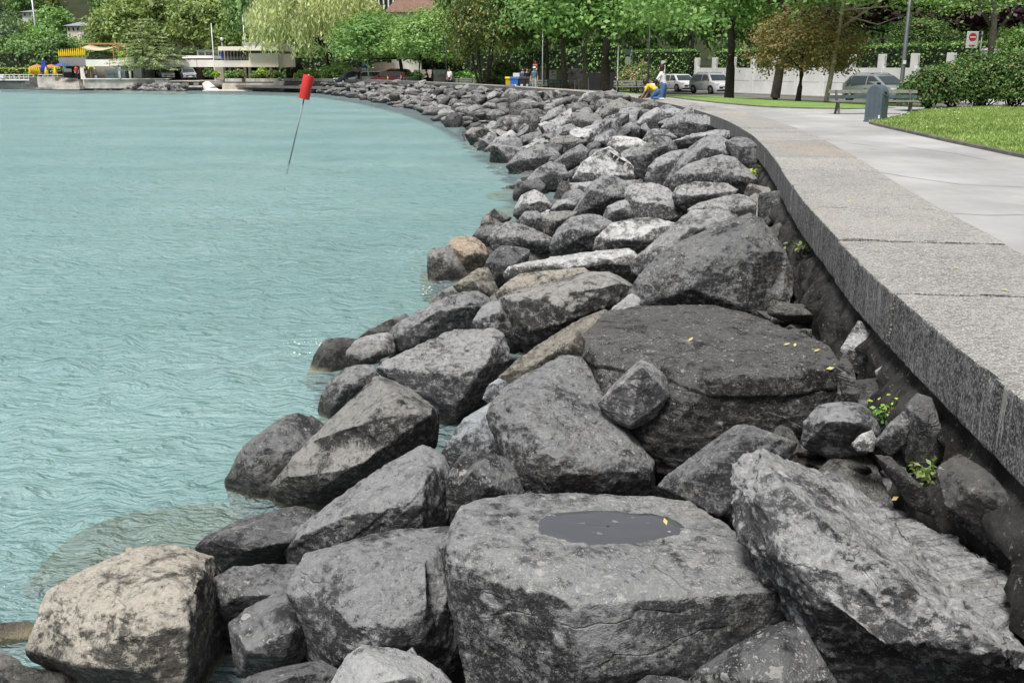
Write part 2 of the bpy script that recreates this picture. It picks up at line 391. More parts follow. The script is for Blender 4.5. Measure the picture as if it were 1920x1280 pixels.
def resample(pts, step):
    P = np.array(pts, float); P = np.vstack([P])
    d = np.r_[0, np.cumsum(np.linalg.norm(np.diff(P, axis=0), axis=1))]
    # Catmull-like smoothing through dense linear + moving average
    s = np.arange(0, d[-1], 0.05); X = np.c_[np.interp(s, d, P[:, 0]), np.interp(s, d, P[:, 1])]
    k = 31; pad = np.vstack([np.repeat(X[:1], k // 2, 0), X, np.repeat(X[-1:], k // 2, 0)])
    X = np.c_[np.convolve(pad[:, 0], np.ones(k) / k, 'valid'), np.convolve(pad[:, 1], np.ones(k) / k, 'valid')]
    d2 = np.r_[0, np.cumsum(np.linalg.norm(np.diff(X, axis=0), axis=1))]
    n = int(d2[-1] / step); ss = np.arange(n + 1) * step
    return np.c_[np.interp(ss, d2, X[:, 0]), np.interp(ss, d2, X[:, 1])]
CAP = resample(CAP_PTS, 0.1); SHORE = resample(SHORE_PTS, 0.25)
def cap_normal(i, P=CAP):
    a, b = P[max(i - 3, 0)], P[min(i + 3, len(P) - 1)]; d = (b - a) / np.linalg.norm(b - a)
    return np.array([d[1], -d[0]])          # towards the land
_CAPN = np.array([cap_normal(i) for i in range(len(CAP))])
# pair every wall station with the nearest shore point => the bank surface
_BW = CAP[::5]; _BS = []
for w in _BW:
    dd = np.linalg.norm(SHORE - w, axis=1); _BS.append(SHORE[np.argmin(dd)])
_BS = np.array(_BS)
k = 9; _pad = np.vstack([np.repeat(_BS[:1], k // 2, 0), _BS, np.repeat(_BS[-1:], k // 2, 0)])
_BS = np.c_[np.convolve(_pad[:, 0], np.ones(k) / k, 'valid'), np.convolve(_pad[:, 1], np.ones(k) / k, 'valid')]
def bank_u(x, y):                           # 0 at the wall, 1 at the water's edge
    P = np.array([x, y]); d = np.linalg.norm(_BW - P, axis=1); i = int(np.argmin(d))
    best = None
    for j in range(max(0, i - 14), min(len(_BW), i + 15)):
        e = _BS[j] - _BW[j]; u = np.dot(P - _BW[j], e) / np.dot(e, e); q = _BW[j] + e * u; m = np.linalg.norm(P - q)
        if best is None or m < best[0]: best = (m, u)
    return best[1]
def bank_z(x, y):
    u = bank_u(x, y)
    return (1.12 + 0.14 * min(max((y - 9) / 6, 0), 1)) * (1 - u) + 0.06 * min(max((y - 9) / 6, 0), 1) if u > 0 else 1.18
def bank_hit(px, py, raise_=0.0):           # where the viewing ray meets the bank
    d = ray(px, py); t = 2.5; step = 0.06
    while t < 160:
        p = Vector((0, 0, CAM_Z)) + d * t
        if p.z < bank_z(p.x, p.y) + raise_: return t
        t += step * max(1, t / 12)
    return t

# ================================================================ water, bed, bank
def graded(lo, hi, centre, d0, growth):
    out = [centre]; d = d0; x = centre
    while x < hi: x += d; d *= growth; out.append(min(x, hi))
    d = d0; x = centre
    while x > lo: x -= d; d *= growth; out.insert(0, max(x, lo))
    return np.array(sorted(set(out)))
def grid_mesh(xs, ys, zf):
    X, Y = np.meshgrid(xs, ys); V = np.c_[X.ravel(), Y.ravel(), np.zeros(X.size)]; V[:, 2] = zf(V)
    nx = len(xs); j, i = np.meshgrid(np.arange(len(ys) - 1), np.arange(nx - 1), indexing='ij'); a = (j * nx + i).ravel()
    return V, np.c_[a, a + 1, a + nx + 1, a + nx]
def waves(V):
    z = np.zeros(len(V)); r = np.random.default_rng(5)
    dist = np.hypot(V[:, 0], V[:, 1])
    wx = V[:, 0] + 0.5 * pn(np.c_[V[:, :2] * 0.6, np.zeros(len(V))]); wy = V[:, 1] + 0.5 * pn(np.c_[V[:, :2] * 0.6 + 9, np.zeros(len(V))])
    for k in range(26):
        lam = 0.22 * (1.11 ** k) if k < 14 else r.uniform(0.25, 0.95)
        th = r.normal(1.15, 0.75); a = 0.015 * lam
        ph = r.uniform(0, 6.28)
        q = (wx * math.cos(th) + wy * math.sin(th)) * 2 * math.pi / lam + ph
        amp = a * np.clip(1.4 - dist / (lam * 45), 0, 1)
        z += amp * (1 - 2 * np.abs(np.sin(q / 2))) * 0.9
    z *= 0.75 + 0.9 * np.clip(pn(np.c_[V[:, :2] * 0.35, np.ones(len(V))]) + 0.2, -0.4, 1)
    return z
xs = graded(-420, 14, -2.0, 0.075, 1.0115); ys = graded(-6, 420, 4.5, 0.075, 1.0105)
V, Fq = grid_mesh(xs, ys, waves)
water = bpy.data.objects.new("water", mesh_np("water", V, Fq, MAT_WATER, True)); link(water); tag(water, kind="structure")
def mat_bed():
    t = NT("lake_murk"); p = t.pos()
    c = t.mix(t.ramp(t.noise(p, 0.4, 4), 0.3, 0.7), (0.46, 0.62, 0.63), (0.50, 0.66, 0.67))
    return t.done(t.pbr(c, 1.0, None, 0, 0.0))
bm_ = MB().add([(-420, -6, -0.42), (14, -6, -0.42), (14, 420, -0.42), (-420, 420, -0.42)], [(0, 1, 2, 3)])
tag(bm_.build("lake_bed", mat_bed()), kind="structure")

# rubble under the boulders
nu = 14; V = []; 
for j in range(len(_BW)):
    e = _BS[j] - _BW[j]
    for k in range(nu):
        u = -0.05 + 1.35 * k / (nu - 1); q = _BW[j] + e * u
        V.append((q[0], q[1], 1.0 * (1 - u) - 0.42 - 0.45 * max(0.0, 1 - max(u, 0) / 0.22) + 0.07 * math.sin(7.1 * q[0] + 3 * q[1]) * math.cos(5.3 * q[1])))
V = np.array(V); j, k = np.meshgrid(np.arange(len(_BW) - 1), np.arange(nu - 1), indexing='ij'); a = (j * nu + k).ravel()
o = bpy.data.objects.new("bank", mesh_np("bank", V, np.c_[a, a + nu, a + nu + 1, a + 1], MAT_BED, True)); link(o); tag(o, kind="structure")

# ================================================================ promenade wall
wall = thing("promenade_wall", "low granite-capped promenade wall curving along the boulder bank", "wall", (CAP[0][0], CAP[0][1], 0))
W0 = Vector((CAP[0][0], CAP[0][1], 0))
i0 = int(np.argmin(np.abs(CAP[:, 1] - 3.46))); stepi = 17
starts = list(range(i0 % stepi, len(CAP) - 1, stepi))
rs = random.Random(3)
for a in starts:
    b = min(a + stepi, len(CAP) - 1)
    if b - a < 5: continue
    n = 6; idx = [int(round(a + (b - a) * q / (n - 1))) for q in range(n)]
    dz = rs.uniform(-0.006, 0.006); dl = rs.uniform(-0.008, 0.008)
    outer, inner = [], []
    g = 0.010
    for q, i in enumerate(idx):
        p, nn = CAP[i], _CAPN[i]; tdir = np.array([-nn[1], nn[0]])
        sft = g if q == 0 else (-g if q == n - 1 else 0)
        outer.append(p + nn * dl + tdir * sft); inner.append(p + nn * (CAPW + dl) + tdir * sft)
    poly = [tuple(x) for x in outer] + [tuple(x) for x in inner[::-1]]
    far = CAP[a][1] > 40
    mb = MB().prism([(x - W0.x, y - W0.y) for x, y in poly][::-1], CAPZ - 0.30 + dz, CAPZ + dz)
    so = mb.build("slab", MAT_GRANITE, wall, bevel=0.0 if far else 0.012)
    if CAP[a][1] < 13:                      # worn, slightly chipped arrises on the near slabs
        bm = bmesh.new(); bm.from_mesh(so.data)
        for _ in range(4):
            es = [e for e in bm.edges if e.calc_length() > 0.07]
            if es: bmesh.ops.subdivide_edges(bm, edges=es, cuts=1, use_grid_fill=True); bmesh.ops.triangulate(bm, faces=bm.faces)
        bm.normal_update(); P_ = np.array([v.co for v in bm.verts]); nzz = pn(P_ * 9.0) * 0.008 + pn(P_ * 31.0) * 0.007
        chip = np.clip(pn(P_ * 5.0 + 40) - 0.22, 0, 1) * 0.05
        for v, d_, c_ in zip(bm.verts, nzz, chip):
            edge = 1.0 if 0.15 < abs(v.normal.z) < 0.95 else 0.25
            v.co += v.normal * (d_ * (0.6 if edge < 1 else 1.0) - (c_ if edge == 1.0 else 0))
        for f in bm.faces: f.smooth = False
        bm.to_mesh(so.data); bm.free()
# core of the wall below the slabs, set back a little, rough masonry with a sloping toe
st = np.vstack([CAP[:200], CAP[200::4]]); sn = np.vstack([_CAPN[:200], _CAPN[200::4]]); _pf = np.array([(0.05, 1.252), (0.05, 1.18), (0.0, 1.10), (-0.03, 0.9), (-0.05, 0.55), (-0.08, 0.2), (-0.10, -0.3)]); _zz = np.linspace(1.252, -0.3, 22); prof = [(float(np.interp(-z, -_pf[:, 1], _pf[:, 0])), float(z)) for z in _zz]
V = []
for p, nn in zip(st, sn):
    for off, z in prof: V.append((p[0] + nn[0] * off, p[1] + nn[1] * off, z))
V = np.array(V); nseg = len(prof)
nz = fbm(V * 3.2, 5, 0.62); nz2 = np.abs(pn(V * 7.0)) * 2.2; msk = np.clip((1.22 - V[:, 2]) * 6, 0, 1)
V[:, 0] += np.repeat(sn[:, 0], nseg) * (nz * 0.17 - nz2 * 0.06) * msk; V[:, 1] += np.repeat(sn[:, 1], nseg) * (nz * 0.17 - nz2 * 0.06) * msk; V[:, 2] += pn(V * 5.1) * 0.07 * msk
V -= np.array([W0.x, W0.y, 0])
j, k = np.meshgrid(np.arange(len(st) - 1), np.arange(nseg - 1), indexing='ij'); a = (j * nseg + k).ravel()
def mat_foot():
    t = NT("wall_masonry"); p = t.pos()
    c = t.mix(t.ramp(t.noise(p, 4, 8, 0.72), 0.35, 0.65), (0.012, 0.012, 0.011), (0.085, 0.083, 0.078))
    c = t.mix(t.ramp(t.noise(p, 40, 3, 0.7), 0.60, 0.70, 0, 0.8), c, (0.32, 0.315, 0.30))
    c = t.mix(t.ramp(t.noise(p, 3.1, 4, 0.6), 0.63, 0.70, 0, 0.5), c, (0.085, 0.075, 0.02))
    nm = t.bump(t.math('ADD', t.noise(p, 14, 8, 0.75), t.noise(p, 4, 4)), 1.0, 0.05)
    return t.done(t.pbr(c, 0.85, nm, 0, 0.3))
MAT_FOOT = mat_foot()
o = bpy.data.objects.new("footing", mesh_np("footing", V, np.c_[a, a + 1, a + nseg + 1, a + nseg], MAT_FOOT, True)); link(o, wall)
# landward riser
V = []
for p, nn in zip(st, sn):
    q = p + nn * (CAPW - 0.04); V += [(q[0] - W0.x, q[1] - W0.y, 1.252), (q[0] - W0.x, q[1] - W0.y, 0.9)]
a = np.arange(len(st) - 1) * 2
o = bpy.data.objects.new("riser", mesh_np("riser", np.array(V), np.c_[a, a + 2, a + 3, a + 1], MAT_CONC)); link(o, wall)

# ================================================================ path, lawns, kerbs, road, terrain
def sheet(name, poly, z, mat, thick=0.25, kind="structure"):
    o = MB().prism(poly, z - thick, z).build(name, mat); return tag(o, kind=kind)
inner = [tuple(CAP[i] + _CAPN[i] * (CAPW - 0.06)) for i in range(0, len(CAP), 12)]
far_off = [tuple(CAP[i] + _CAPN[i] * 7.5) for i in range(len(CAP) - 1, 620, -25)]
path_poly = inner + far_off + [(12.0, 58.0), (14.0, 48.0), (17.5, 43.0), (17.0, 38.5), (14.0, 33.0), (11.5, 25.0), (11.2, -2.0)]
sheet("path", path_poly[::-1], PATHZ, MAT_PATH)
lawnA = [(9.15, -2), (9.2, 5), (9.3, 14), (9.46, 18.7), (9.63, 20.5), (9.80, 22.7), (10.17, 26), (10.48, 29), (10.72, 30.6), (11.05, 31.4), (11.7, 32.2), (13.0, 34.2), (14.6, 37.2), (16.6, 40.2), (19, 42.6), (24, 44.6), (34, 46), (34, -2)]
lawnB = [(8.95, 58), (9.35, 52.5), (9.80, 48.2), (10.4, 44.7), (10.95, 42.9), (12.0, 41.7), (13.6, 41.3), (16.2, 42.6), (19.5, 45.4), (22.5, 49), (22.0, 55), (19.0, 62), (15.6, 70), (11.6, 78), (7.0, 86), (1.0, 94), (-4.0, 101), (-7.2, 97.5), (-2.6, 88), (2.0, 78.5), (6.0, 68)]
def lawn(name, poly, rise, zfun):
    c = np.mean(np.array(poly), axis=0)
    me = bpy.data.meshes.new(name); bm = bmesh.new()
    vs = [bm.verts.new((x, y, 0)) for x, y in poly]; bm.faces.new(vs)
    bmesh.ops.triangulate(bm, faces=bm.faces)
    for _ in range(5):
        es = [e for e in bm.edges if e.calc_length() > 0.9]
        if es: bmesh.ops.subdivide_edges(bm, edges=es, cuts=1); bmesh.ops.triangulate(bm, faces=bm.faces)
    P = np.array(poly); Q = np.roll(P, -1, 0)
    for v in bm.verts:
        p = np.array([v.co.x, v.co.y]); e = Q - P; u = np.clip(((p - P) * e).sum(1) / (e * e).sum(1), 0, 1); d = np.min(np.linalg.norm(P + e * u[:, None] - p, axis=1))
        v.co.z = zfun(v.co.x, v.co.y) + rise * (1 - math.exp(-d / 1.6))
    bmesh.ops.recalc_face_normals(bm, faces=bm.faces)
    for f in bm.faces: f.smooth = True
    if sum(f.normal.z for f in bm.faces) < 0: bmesh.ops.reverse_faces(bm, faces=bm.faces)
    bm.to_mesh(me); bm.free(); me.materials.append(MAT_LAWN)
    o = bpy.data.objects.new(name, me); link(o); tag(o, kind="structure"); return o
lawn_a = lawn("lawn", lawnA, 0.14, lambda x, y: PATHZ + 0.05)
def zB(x, y):
    # the strip falls gently to the road
    s = (x - 9.5 + (y - 58) * 0.35) / 7.0
    return PATHZ + 0.03 - 0.34 * min(max(s, 0), 1) ** 1.3
lawn_b = lawn("lawn", lawnB, 0.06, zB)
kerb = bpy.data.objects.new("kerb", None); link(kerb); tag(kerb, kind="structure")
def kerb_line(pts, z0, w=0.11, h=0.13, step=1.0):
    P = resample(pts, step) if len(pts) > 2 else np.array(pts)
    for a, b in zip(P[:-1], P[1:]):
        d = b - a; L = np.linalg.norm(d); m = (a + b) / 2; z = z0(m[0], m[1]) if callable(z0) else z0
        MB().box((m[0], m[1], z), (L - 0.012, w, h), rz=math.atan2(d[1], d[0])).build("kerb_stone", MAT_KERB, kerb, bevel=0.012)
kerb_line(lawnA[2:13], PATHZ + 0.005)
kerb_line(lawnB[:7], PATHZ - 0.01)
# road between the lawn strip and the villa wall
WA, WB = np.array([16.2, 91.0]), np.array([28.6, 51.8])             # villa wall line
wd = (WB - WA) / np.linalg.norm(WB - WA); wnrm = np.array([-wd[1], wd[0]]); wnrm = wnrm if wnrm[0] < 0 else -wnrm   # towards the lake
def along(s, off): q = WA + wd * s + wnrm * off; return (q[0], q[1])
sheet("road", [along(-45, 1.4), along(45, 1.4), along(45, 8.6), along(-10, 8.2), along(-30, 10), along(-45, 14)], ROADZ, MAT_ROAD)
sheet("pavement", [along(-45, -0.6), along(45, -0.6), along(45, 1.4), along(-45, 1.4)], ROADZ + 0.10, MAT_PAVE)
sheet("road", [(-60, 150), (-12, 104), (4, 96), (10, 97), (8, 108), (-20, 150)], ROADZ + 0.004, MAT_ROAD)
sheet("quay", [(-150, 138.5), (-75, 137.2), (-55, 134.5), (-45, 131.0), (-31, 128.5), (-27.5, 122.0), (-21.0, 117.5), (-14, 112), (-14, 180), (-150, 180)], PATHZ + 0.10, MAT_CONC, 1.6)
# terrain sheet to the horizon, rising to a wooded hill behind the bay
xs = graded(-900, 900, 0, 6, 1.06); ys = graded(44, 1500, 60, 4, 1.05)
def terr(V):
    x, y = V[:, 0], V[:, 1]
    d = np.clip((y - (168 + 0.15 * np.abs(x))) / 260, 0, 1); h = 95 * d * d * (3 - 2 * d) 
    land = 0.55 + h * (1 + 0.25 * pn(np.c_[x * 0.01, y * 0.01, x * 0]))
    # lake side
    shore_x = np.interp(y, [44, 60, 85, 100, 116, 126, 134, 138, 141], [9, 4.5, -3, -9, -17, -23, -40, -70, -900])
    return np.where(x > shore_x, land, -3.0)
V, Fq = grid_mesh(xs, ys, terr)
o = bpy.data.objects.new("terrain", mesh_np("terrain", V, Fq, MAT_EARTH, True)); link(o); tag(o, kind="structure")
bm_ = MB().add([(9, -40, 0.5), (900, -40, 0.5), (900, 46, 0.5), (9, 46, 0.5)], [(0, 1, 2, 3)])
tag(bm_.build("ground", MAT_EARTH), kind="structure")
# ================================================================ boulders
TONE = {'g': (0.218, 0.222, 0.225), 'l': (0.30, 0.303, 0.305), 'w': (0.44, 0.44, 0.435), 'd': (0.125, 0.127, 0.128), 'k': (0.088, 0.088, 0.086),
        't': (0.315, 0.29, 0.25), 'o': (0.29, 0.235, 0.18), 'b': (0.30, 0.32, 0.335), 'n': (0.20, 0.196, 0.187)}
def hull_mesh(pts):
    bm = bmesh.new()
    for p in pts: bm.verts.new(p)
    r = bmesh.ops.convex_hull(bm, input=bm.verts)
    bmesh.ops.delete(bm, geom=[g for g in r["geom_interior"] if isinstance(g, bmesh.types.BMVert)], context='VERTS')
    bmesh.ops.recalc_face_normals(bm, faces=bm.faces)
    me = bpy.data.meshes.new("hull"); bm.to_mesh(me); bm.free(); return me
def remesh(me, voxel):
    o = bpy.data.objects.new("tmp", me); COL.objects.link(o)
    md = o.modifiers.new("r", 'REMESH'); md.mode = 'VOXEL'; md.voxel_size = voxel
    dg = bpy.context.evaluated_depsgraph_get(); out = bpy.data.meshes.new_from_object(o.evaluated_get(dg))
    PN = np.array([p.normal for p in me.polygons]); PD = np.array([p.normal.dot(p.center) for p in me.polygons]); HV = np.array([v.co for v in me.vertices])
    bpy.data.objects.remove(o); bpy.data.meshes.remove(me); return out, PN, PD, HV
def roughen(rm, size, voxel, seed, soft=1.0, amp=1.0, strata=1.0, mat=None, chips=14, notches=2, bed=None):
    me, PN, PD, HV = rm
    n = len(me.vertices); V = np.empty(n * 3, np.float32); me.vertices.foreach_get("co", V); V = V.reshape(-1, 3).astype(float)
    E = np.empty(len(me.edges) * 2, np.int32); me.edges.foreach_get("vertices", E); E = E.reshape(-1, 2)
    deg = np.bincount(E.ravel(), minlength=n).astype(float); deg[deg == 0] = 1
    def smooth(V, it, w=0.5):
        for _ in range(it):
            S = np.empty_like(V)
            for a in range(3):
                S[:, a] = (np.bincount(E[:, 0], V[E[:, 1], a], n) + np.bincount(E[:, 1], V[E[:, 0], a], n)) / deg
            V = V * (1 - w) + S * w
        return V
    r = np.random.default_rng(seed); off = r.uniform(-50, 50, 3)
    # corners knocked off by flat breaks
    pn_, pd_ = [PN], [PD]
    for k in range(int(chips)):
        hv = HV[r.integers(len(HV))]; nn = hv / (np.linalg.norm(hv) + 1e-9) + r.normal(size=3) * 0.38; nn /= np.linalg.norm(nn)
        pn_.append(nn[None]); pd_.append(np.array([(HV @ nn).max() - r.uniform(0.008, 0.045) * size]))
    PN = np.vstack(pn_); PD = np.concatenate(pd_)
    wv = 0.012 * size * amp * np.c_[pn(V / size * 2.6 + off), pn(V / size * 2.6 + off + 5), pn(V / size * 2.6 + off + 11)]
    for it in range(2):
        G = (V + wv) @ PN.T - PD; im = G.argmax(1); V = V - PN[im] * G[np.arange(n), im][:, None]
        if it == 0: V = smooth(V, 1)
    fid = im; V = smooth(V, max(1, int(round(soft))), 0.45)
    tau = 0.010 * size * soft; Gx = np.exp(np.clip((G - G.max(1)[:, None]) / tau, -30, 0)); N = Gx @ PN; N /= np.linalg.norm(N, axis=1)[:, None]
    # stepped breaks
    for k in range(notches):
        i = r.integers(n); p = V[i]; n1 = N[i] + 0.25 * r.normal(size=3); n1 /= np.linalg.norm(n1); t2 = np.cross(n1, r.normal(size=3)); t2 /= np.linalg.norm(t2); n2 = t2 + 0.3 * n1; n2 /= np.linalg.norm(n2)
        d1 = p @ n1 - r.uniform(0.02, 0.055) * size * amp; d2 = p @ n2 + r.uniform(-0.12, 0.05) * size
        jag = 0.02 * size * pn(V / size * 6 + off + 3)
        a1 = V @ n1 - d1; a2 = V @ n2 - d2 + jag; both = (a1 > 0) & (a2 > 0); use1 = both & (a1 <= a2); use2 = both & (a2 < a1)
        V[use1] -= n1 * a1[use1][:, None]; V[use2] -= n2 * a2[use2][:, None]
    Q = V / size
    # straight bedding: every bed stands proud or back by its own amount
    b = r.normal(size=3) if bed is None else np.array(bed, float); b[2] += 0.8; b /= np.linalg.norm(b)
    sx_ = Q @ b * r.uniform(7, 13) + 0.30 * fbm(Q * 2.0 + off, 3); li = np.floor(sx_).astype(int); fr = sx_ - li
    lay = r.uniform(-1, 1, 400); st = lay[li % 400] * (1 - 0.35 * fr); wgt = np.clip(1.1 - np.abs(N @ b) ** 2, 0, 1) * np.clip(0.35 + 1.3 * pn(Q * 2.1 + off + 31), 0.0, 1)
    disp = strata * 0.013 * st * wgt
    frg = r.uniform(0.35, 1.5, len(PD))[fid]                    # some faces are fresh and smooth, others rough
    disp += amp * frg * (0.0100 * fbm(Q * 5.5 + off, 4, 0.62) + 0.008 * (0.3 - np.abs(pn(Q * 8 + off)) * 2) + 0.0065 * fbm(Q * 20 + off, 3, 0.7))
    pit = pn(Q * 7 + off + 77); disp -= 0.020 * np.clip(pit - 0.33, 0, 1) * frg
    V = V + N * (disp * size)[:, None]
    me.vertices.foreach_set("co", V.astype(np.float32).ravel()); me.update()
    me.polygons.foreach_set("use_smooth", np.ones(len(me.polygons), bool))
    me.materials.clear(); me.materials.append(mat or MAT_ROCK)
    return me

TRACED = []                                  # (outline, distance) of the boulders placed from the photograph
def boulder(label, tone, outline, ridges=(), lich=0.25, push=0.0, thick=0.75, soft=1.0, amp=1.0, strata=1.0, mul=1.0, group=None, vox=None, notch=None, t_abs=None, chips=14, name="boulder", cat="boulder"):
    O = [(p[0], p[1], p[2] if len(p) > 2 else 0.0) for p in outline]
    cx, cy = np.mean([p[0] for p in O]), np.mean([p[1] for p in O])
    w = max(p[0] for p in O) - min(p[0] for p in O); h = max(p[1] for p in O) - min(p[1] for p in O)
    t0 = bank_hit(min(max(cx, 20), 1900), min(cy + 0.1 * h, 1279)) - push
    if t_abs is not None: t0 = t_abs
    mpp = t0 / F_PX; size = 0.5 * (w + h) * mpp
    eye = Vector((0, 0, CAM_Z)); pts = []
    c0 = ray(cx, cy); 
    tphi = abs(c0.z) / math.hypot(c0.x, c0.y)
    for x, y, kk in O:
        back = max(0.0, (cy - y)) * mpp * 0.45 + max(0.0, y - cy) * mpp * tphi * 1.15     # upper outline recedes, lower sides stand upright
        pts.append(eye + ray(x, y) * (t0 + back - kk))
    for x, y, kk in ridges: pts.append(eye + ray(x, y) * (t0 - kk + max(0.0, y - cy) * mpp * tphi * 1.0))
    ax = Vector((c0.x, c0.y, 0)).normalized()
    for x, y, kk in O:
        xb, yb = cx + (x - cx) * 0.80, cy + (y - cy) * 0.70
        p = eye + ray(xb, yb) * t0
        pts.append(p + ax * size * thick * 0.75 + Vector((0, 0, -0.28 * size)))
    c = sum(pts, Vector()) / len(pts)
    gw = 1.045 + 0.05 * min(max((t0 - 8) / 6, 0), 1); pts = [c + (p - c) * gw for p in pts]
    vx = vox or max(0.009, 1.55 * t0 / 996.0)
    seed = int(abs(cx * 13 + cy * 7)) % 100000
    me = roughen(remesh(hull_mesh([p - c for p in pts]), vx), size, vx, seed, soft, amp, strata, notches=(1 if w > 120 else 0) if notch is None else notch, chips=chips)
    me.name = name
    o = bpy.data.objects.new(name, me); link(o); o.location = c
    tc = TONE[tone]; rr = random.Random(seed); f = mul * rr.uniform(0.66, 0.92)
    o.color = (tc[0] * f, tc[1] * f, tc[2] * f, lich)
    tag(o, label, cat, group)
    o.color[3] = max(o.color[3], 0.35)
    TRACED.append(([(p[0], p[1]) for p in O], t0))
    return o
B = boulder
# ---- nearest rows
B("tan layered boulder with a white bare patch at the bottom left", 't', [(58,1212),(95,1110),(150,1075),(215,1045),(262,1030),(330,1026),(390,1035,-.1),(405,1065,-.25),(425,1120,-.35),(436,1200,-.35),(432,1280,-.3),(410,1340,-.1),(250,1340),(160,1300),(100,1268),(55,1238)],
  [(372,1085,.22),(340,1110,.36),(262,1178,.44),(232,1245,.46),(110,1250,.22),(350,1180,.42),(340,1290,.46)], 0.05, strata=2.0, mul=1.1, soft=.7, notch=0)
B("grey boulder cut off by the bottom left corner with a pebble on it", 'n', [(-60,1205),(0,1222),(60,1238),(110,1258),(152,1282),(170,1340),(-60,1340)], [(40,1290,.12)], 0.05)
B("low brown rock left of the tan layered boulder", 'n', [(-40,1172),(0,1170),(60,1163),(78,1192),(55,1232),(0,1225),(-40,1210)], [(20,1195,.05)], 0.0)
B("flat wet rock with small rain puddles between the tan and grey boulders", 'd', [(400,1085),(440,1063),(500,1058),(555,1060),(580,1085),(570,1140),(540,1210),(430,1215),(405,1150)], [(430,1120,.08),(550,1110,.08)], 0.05, push=-.12, soft=1.6)
B("dark wet block lying beside the submerged rock at the water's edge", 'd', [(367,1027),(377,1013),(423,996),(445,976),(500,962),(550,951),(593,957),(604,985),(575,1040),(545,1065),(433,1078),(405,1075),(380,1048)], [(425,1010,.15),(470,1030,.22),(550,1012,.2)], 0.02, mul=1.15)
B("long pale grey boulder with a sloping smooth top at centre left", 'g', [(536,1035),(560,995),(591,965),(626,942),(682,899),(724,873),(756,867),(772,849),(790,839),(812,841),(826,856),(837,880),(842,915),(841,960),(833,1010),(790,1045),(692,1052),(618,1066),(559,1068),(538,1061)],
  [(575,1000,.12),(652,966,.22),(690,962,.25),(745,950,.28),(783,937,.3),(797,890,.2),(790,1000,.25),(660,1030,.25)], 0.08, mul=1.1)
B("rounded dark blue-grey boulder standing in the water beside the driftwood", 'd', [(424,899),(430,888),(453,846),(469,824),(506,796),(533,781),(559,777),(591,790),(615,815),(605,880),(570,950),(533,968),(469,979),(444,980),(438,945)], [(473,832,.15),(480,895,.22),(520,808,.1),(540,850,.2),(520,930,.25)], 0.0, mul=1.1)
B("big angular boulder with white streaks and a black overhanging underside", 'n', [(507,924),(517,904),(556,853),(611,810),(650,760),(689,724),(712,704),(736,713),(775,738),(808,760),(817,800),(812,840),(763,868),(720,892),(675,912),(619,957),(595,962),(564,959),(529,951)], [(735,740,.25),(690,790,.32),(675,870,.35),(600,905,.3),(552,888,.22),(800,780,.25)], 0.1)
B("pale grey boulder with a knobbly light top left of the dark gap", 'l', [(705,692),(733,674),(760,670),(777,654),(810,637),(831,634),(852,621),(902,619),(922,617),(938,627),(950,655),(948,680),(928,718),(908,765),(866,805),(815,805),(770,750),(735,715)], [(862,702,.3),(906,684,.28),(800,700,.22),(850,770,.3),(750,690,.1),(925,645,.1)], 0.1, amp=1.15)
B("egg-shaped boulder blotched with white at the water's edge", 'g', [(598,760),(603,740),(620,714),(641,695),(666,686),(695,685),(712,693),(704,730),(665,778),(624,803),(606,803),(599,785)], [(650,720,.15),(625,760,.15)], 0.9)
B("dark pointed boulder sticking out furthest into the water", 'd', [(572,714),(585,695),(591,664),(602,647),(610,637),(643,635),(676,638),(668,680),(640,715),(608,736),(580,729)], [(612,665,.15),(620,690,.18)], 0.0)
B("flat-topped boulder streaked white with bird droppings near the water", 'l', [(640,688),(642,665),(648,649),(677,634),(706,626),(735,624),(740,660),(716,684),(685,695),(648,696)], [(655,665,.1),(685,672,.14),(706,660,.08)], 0.7, mul=1.15)
B("long leaning grey boulder with a pale ridge left of the stained block", 'g', [(706,648),(720,632),(733,620),(748,607),(781,582),(805,560),(830,547),(865,537),(892,545),(917,560),(912,590),(902,626),(836,645),(780,664),(740,675),(716,673),(706,660)], [(760,625,.15),(820,590,.25),(835,560,.12),(890,570,.2),(770,650,.18)], 0.3)
B("dark low rocks half sunk behind the bird-stained boulder", 'd', [(665,640),(690,619),(712,622),(730,600),(760,588),(772,600),(740,635),(700,650)], [(715,625,.04)], 0.0)
B("small pale stone wedged left of the knobbly boulder", 'l', [(706,694),(714,673),(728,668),(738,677),(726,696)], [], 0.1)
B("large block with a yellow-stained face and a sharp vertical corner", 'n', [(943,562),(960,550),(1015,545),(1065,527),(1107,512),(1137,511),(1157,526),(1186,537),(1178,560),(1125,598),(1055,632),(1015,668),(988,662),(958,612),(944,590)], [(946,560,.1),(1015,550,.22),(1052,550,.3),(1054,605,.35),(1000,612,.25),(1110,522,.1),(1137,532,.15)], 0.1, mul=1.1, soft=.6)
B("split grey boulder left of the yellow-stained block", 'g', [(886,604),(905,575),(930,560),(952,560),(966,600),(990,645),(965,662),(925,648),(890,626)], [(935,585,.15),(930,620,.15)], 0.05)
B("half white half brown rock with an orange corner behind the stained block", 't', [(932,550),(952,529),(977,514),(1010,510),(1065,505),(1090,503),(1110,513),(1068,538),(1015,556),(960,566),(935,563)], [(985,545,.12),(1005,522,.06),(1000,548,.14)], 0.1)
B("long whitish boulder lying flat in the middle of the bank", 'w', [(950,512),(965,494),(980,480),(1002,474),(1040,469),(1060,461),(1100,457),(1117,465),(1160,466),(1182,470),(1197,487),(1187,503),(1152,512),(1090,514),(1040,524),(970,528),(953,524)], [(1000,500,.12),(1060,480,.1),(1110,482,.15),(1150,490,.15),(1085,502,.18)], 0.05)
B("dark triangular boulder right of the orange rock", 'd', [(910,532),(912,492),(920,477),(940,463),(965,462),(994,471),(984,500),(958,530),(932,550)], [(945,468,.05),(958,500,.2)], 0.05, soft=.6)
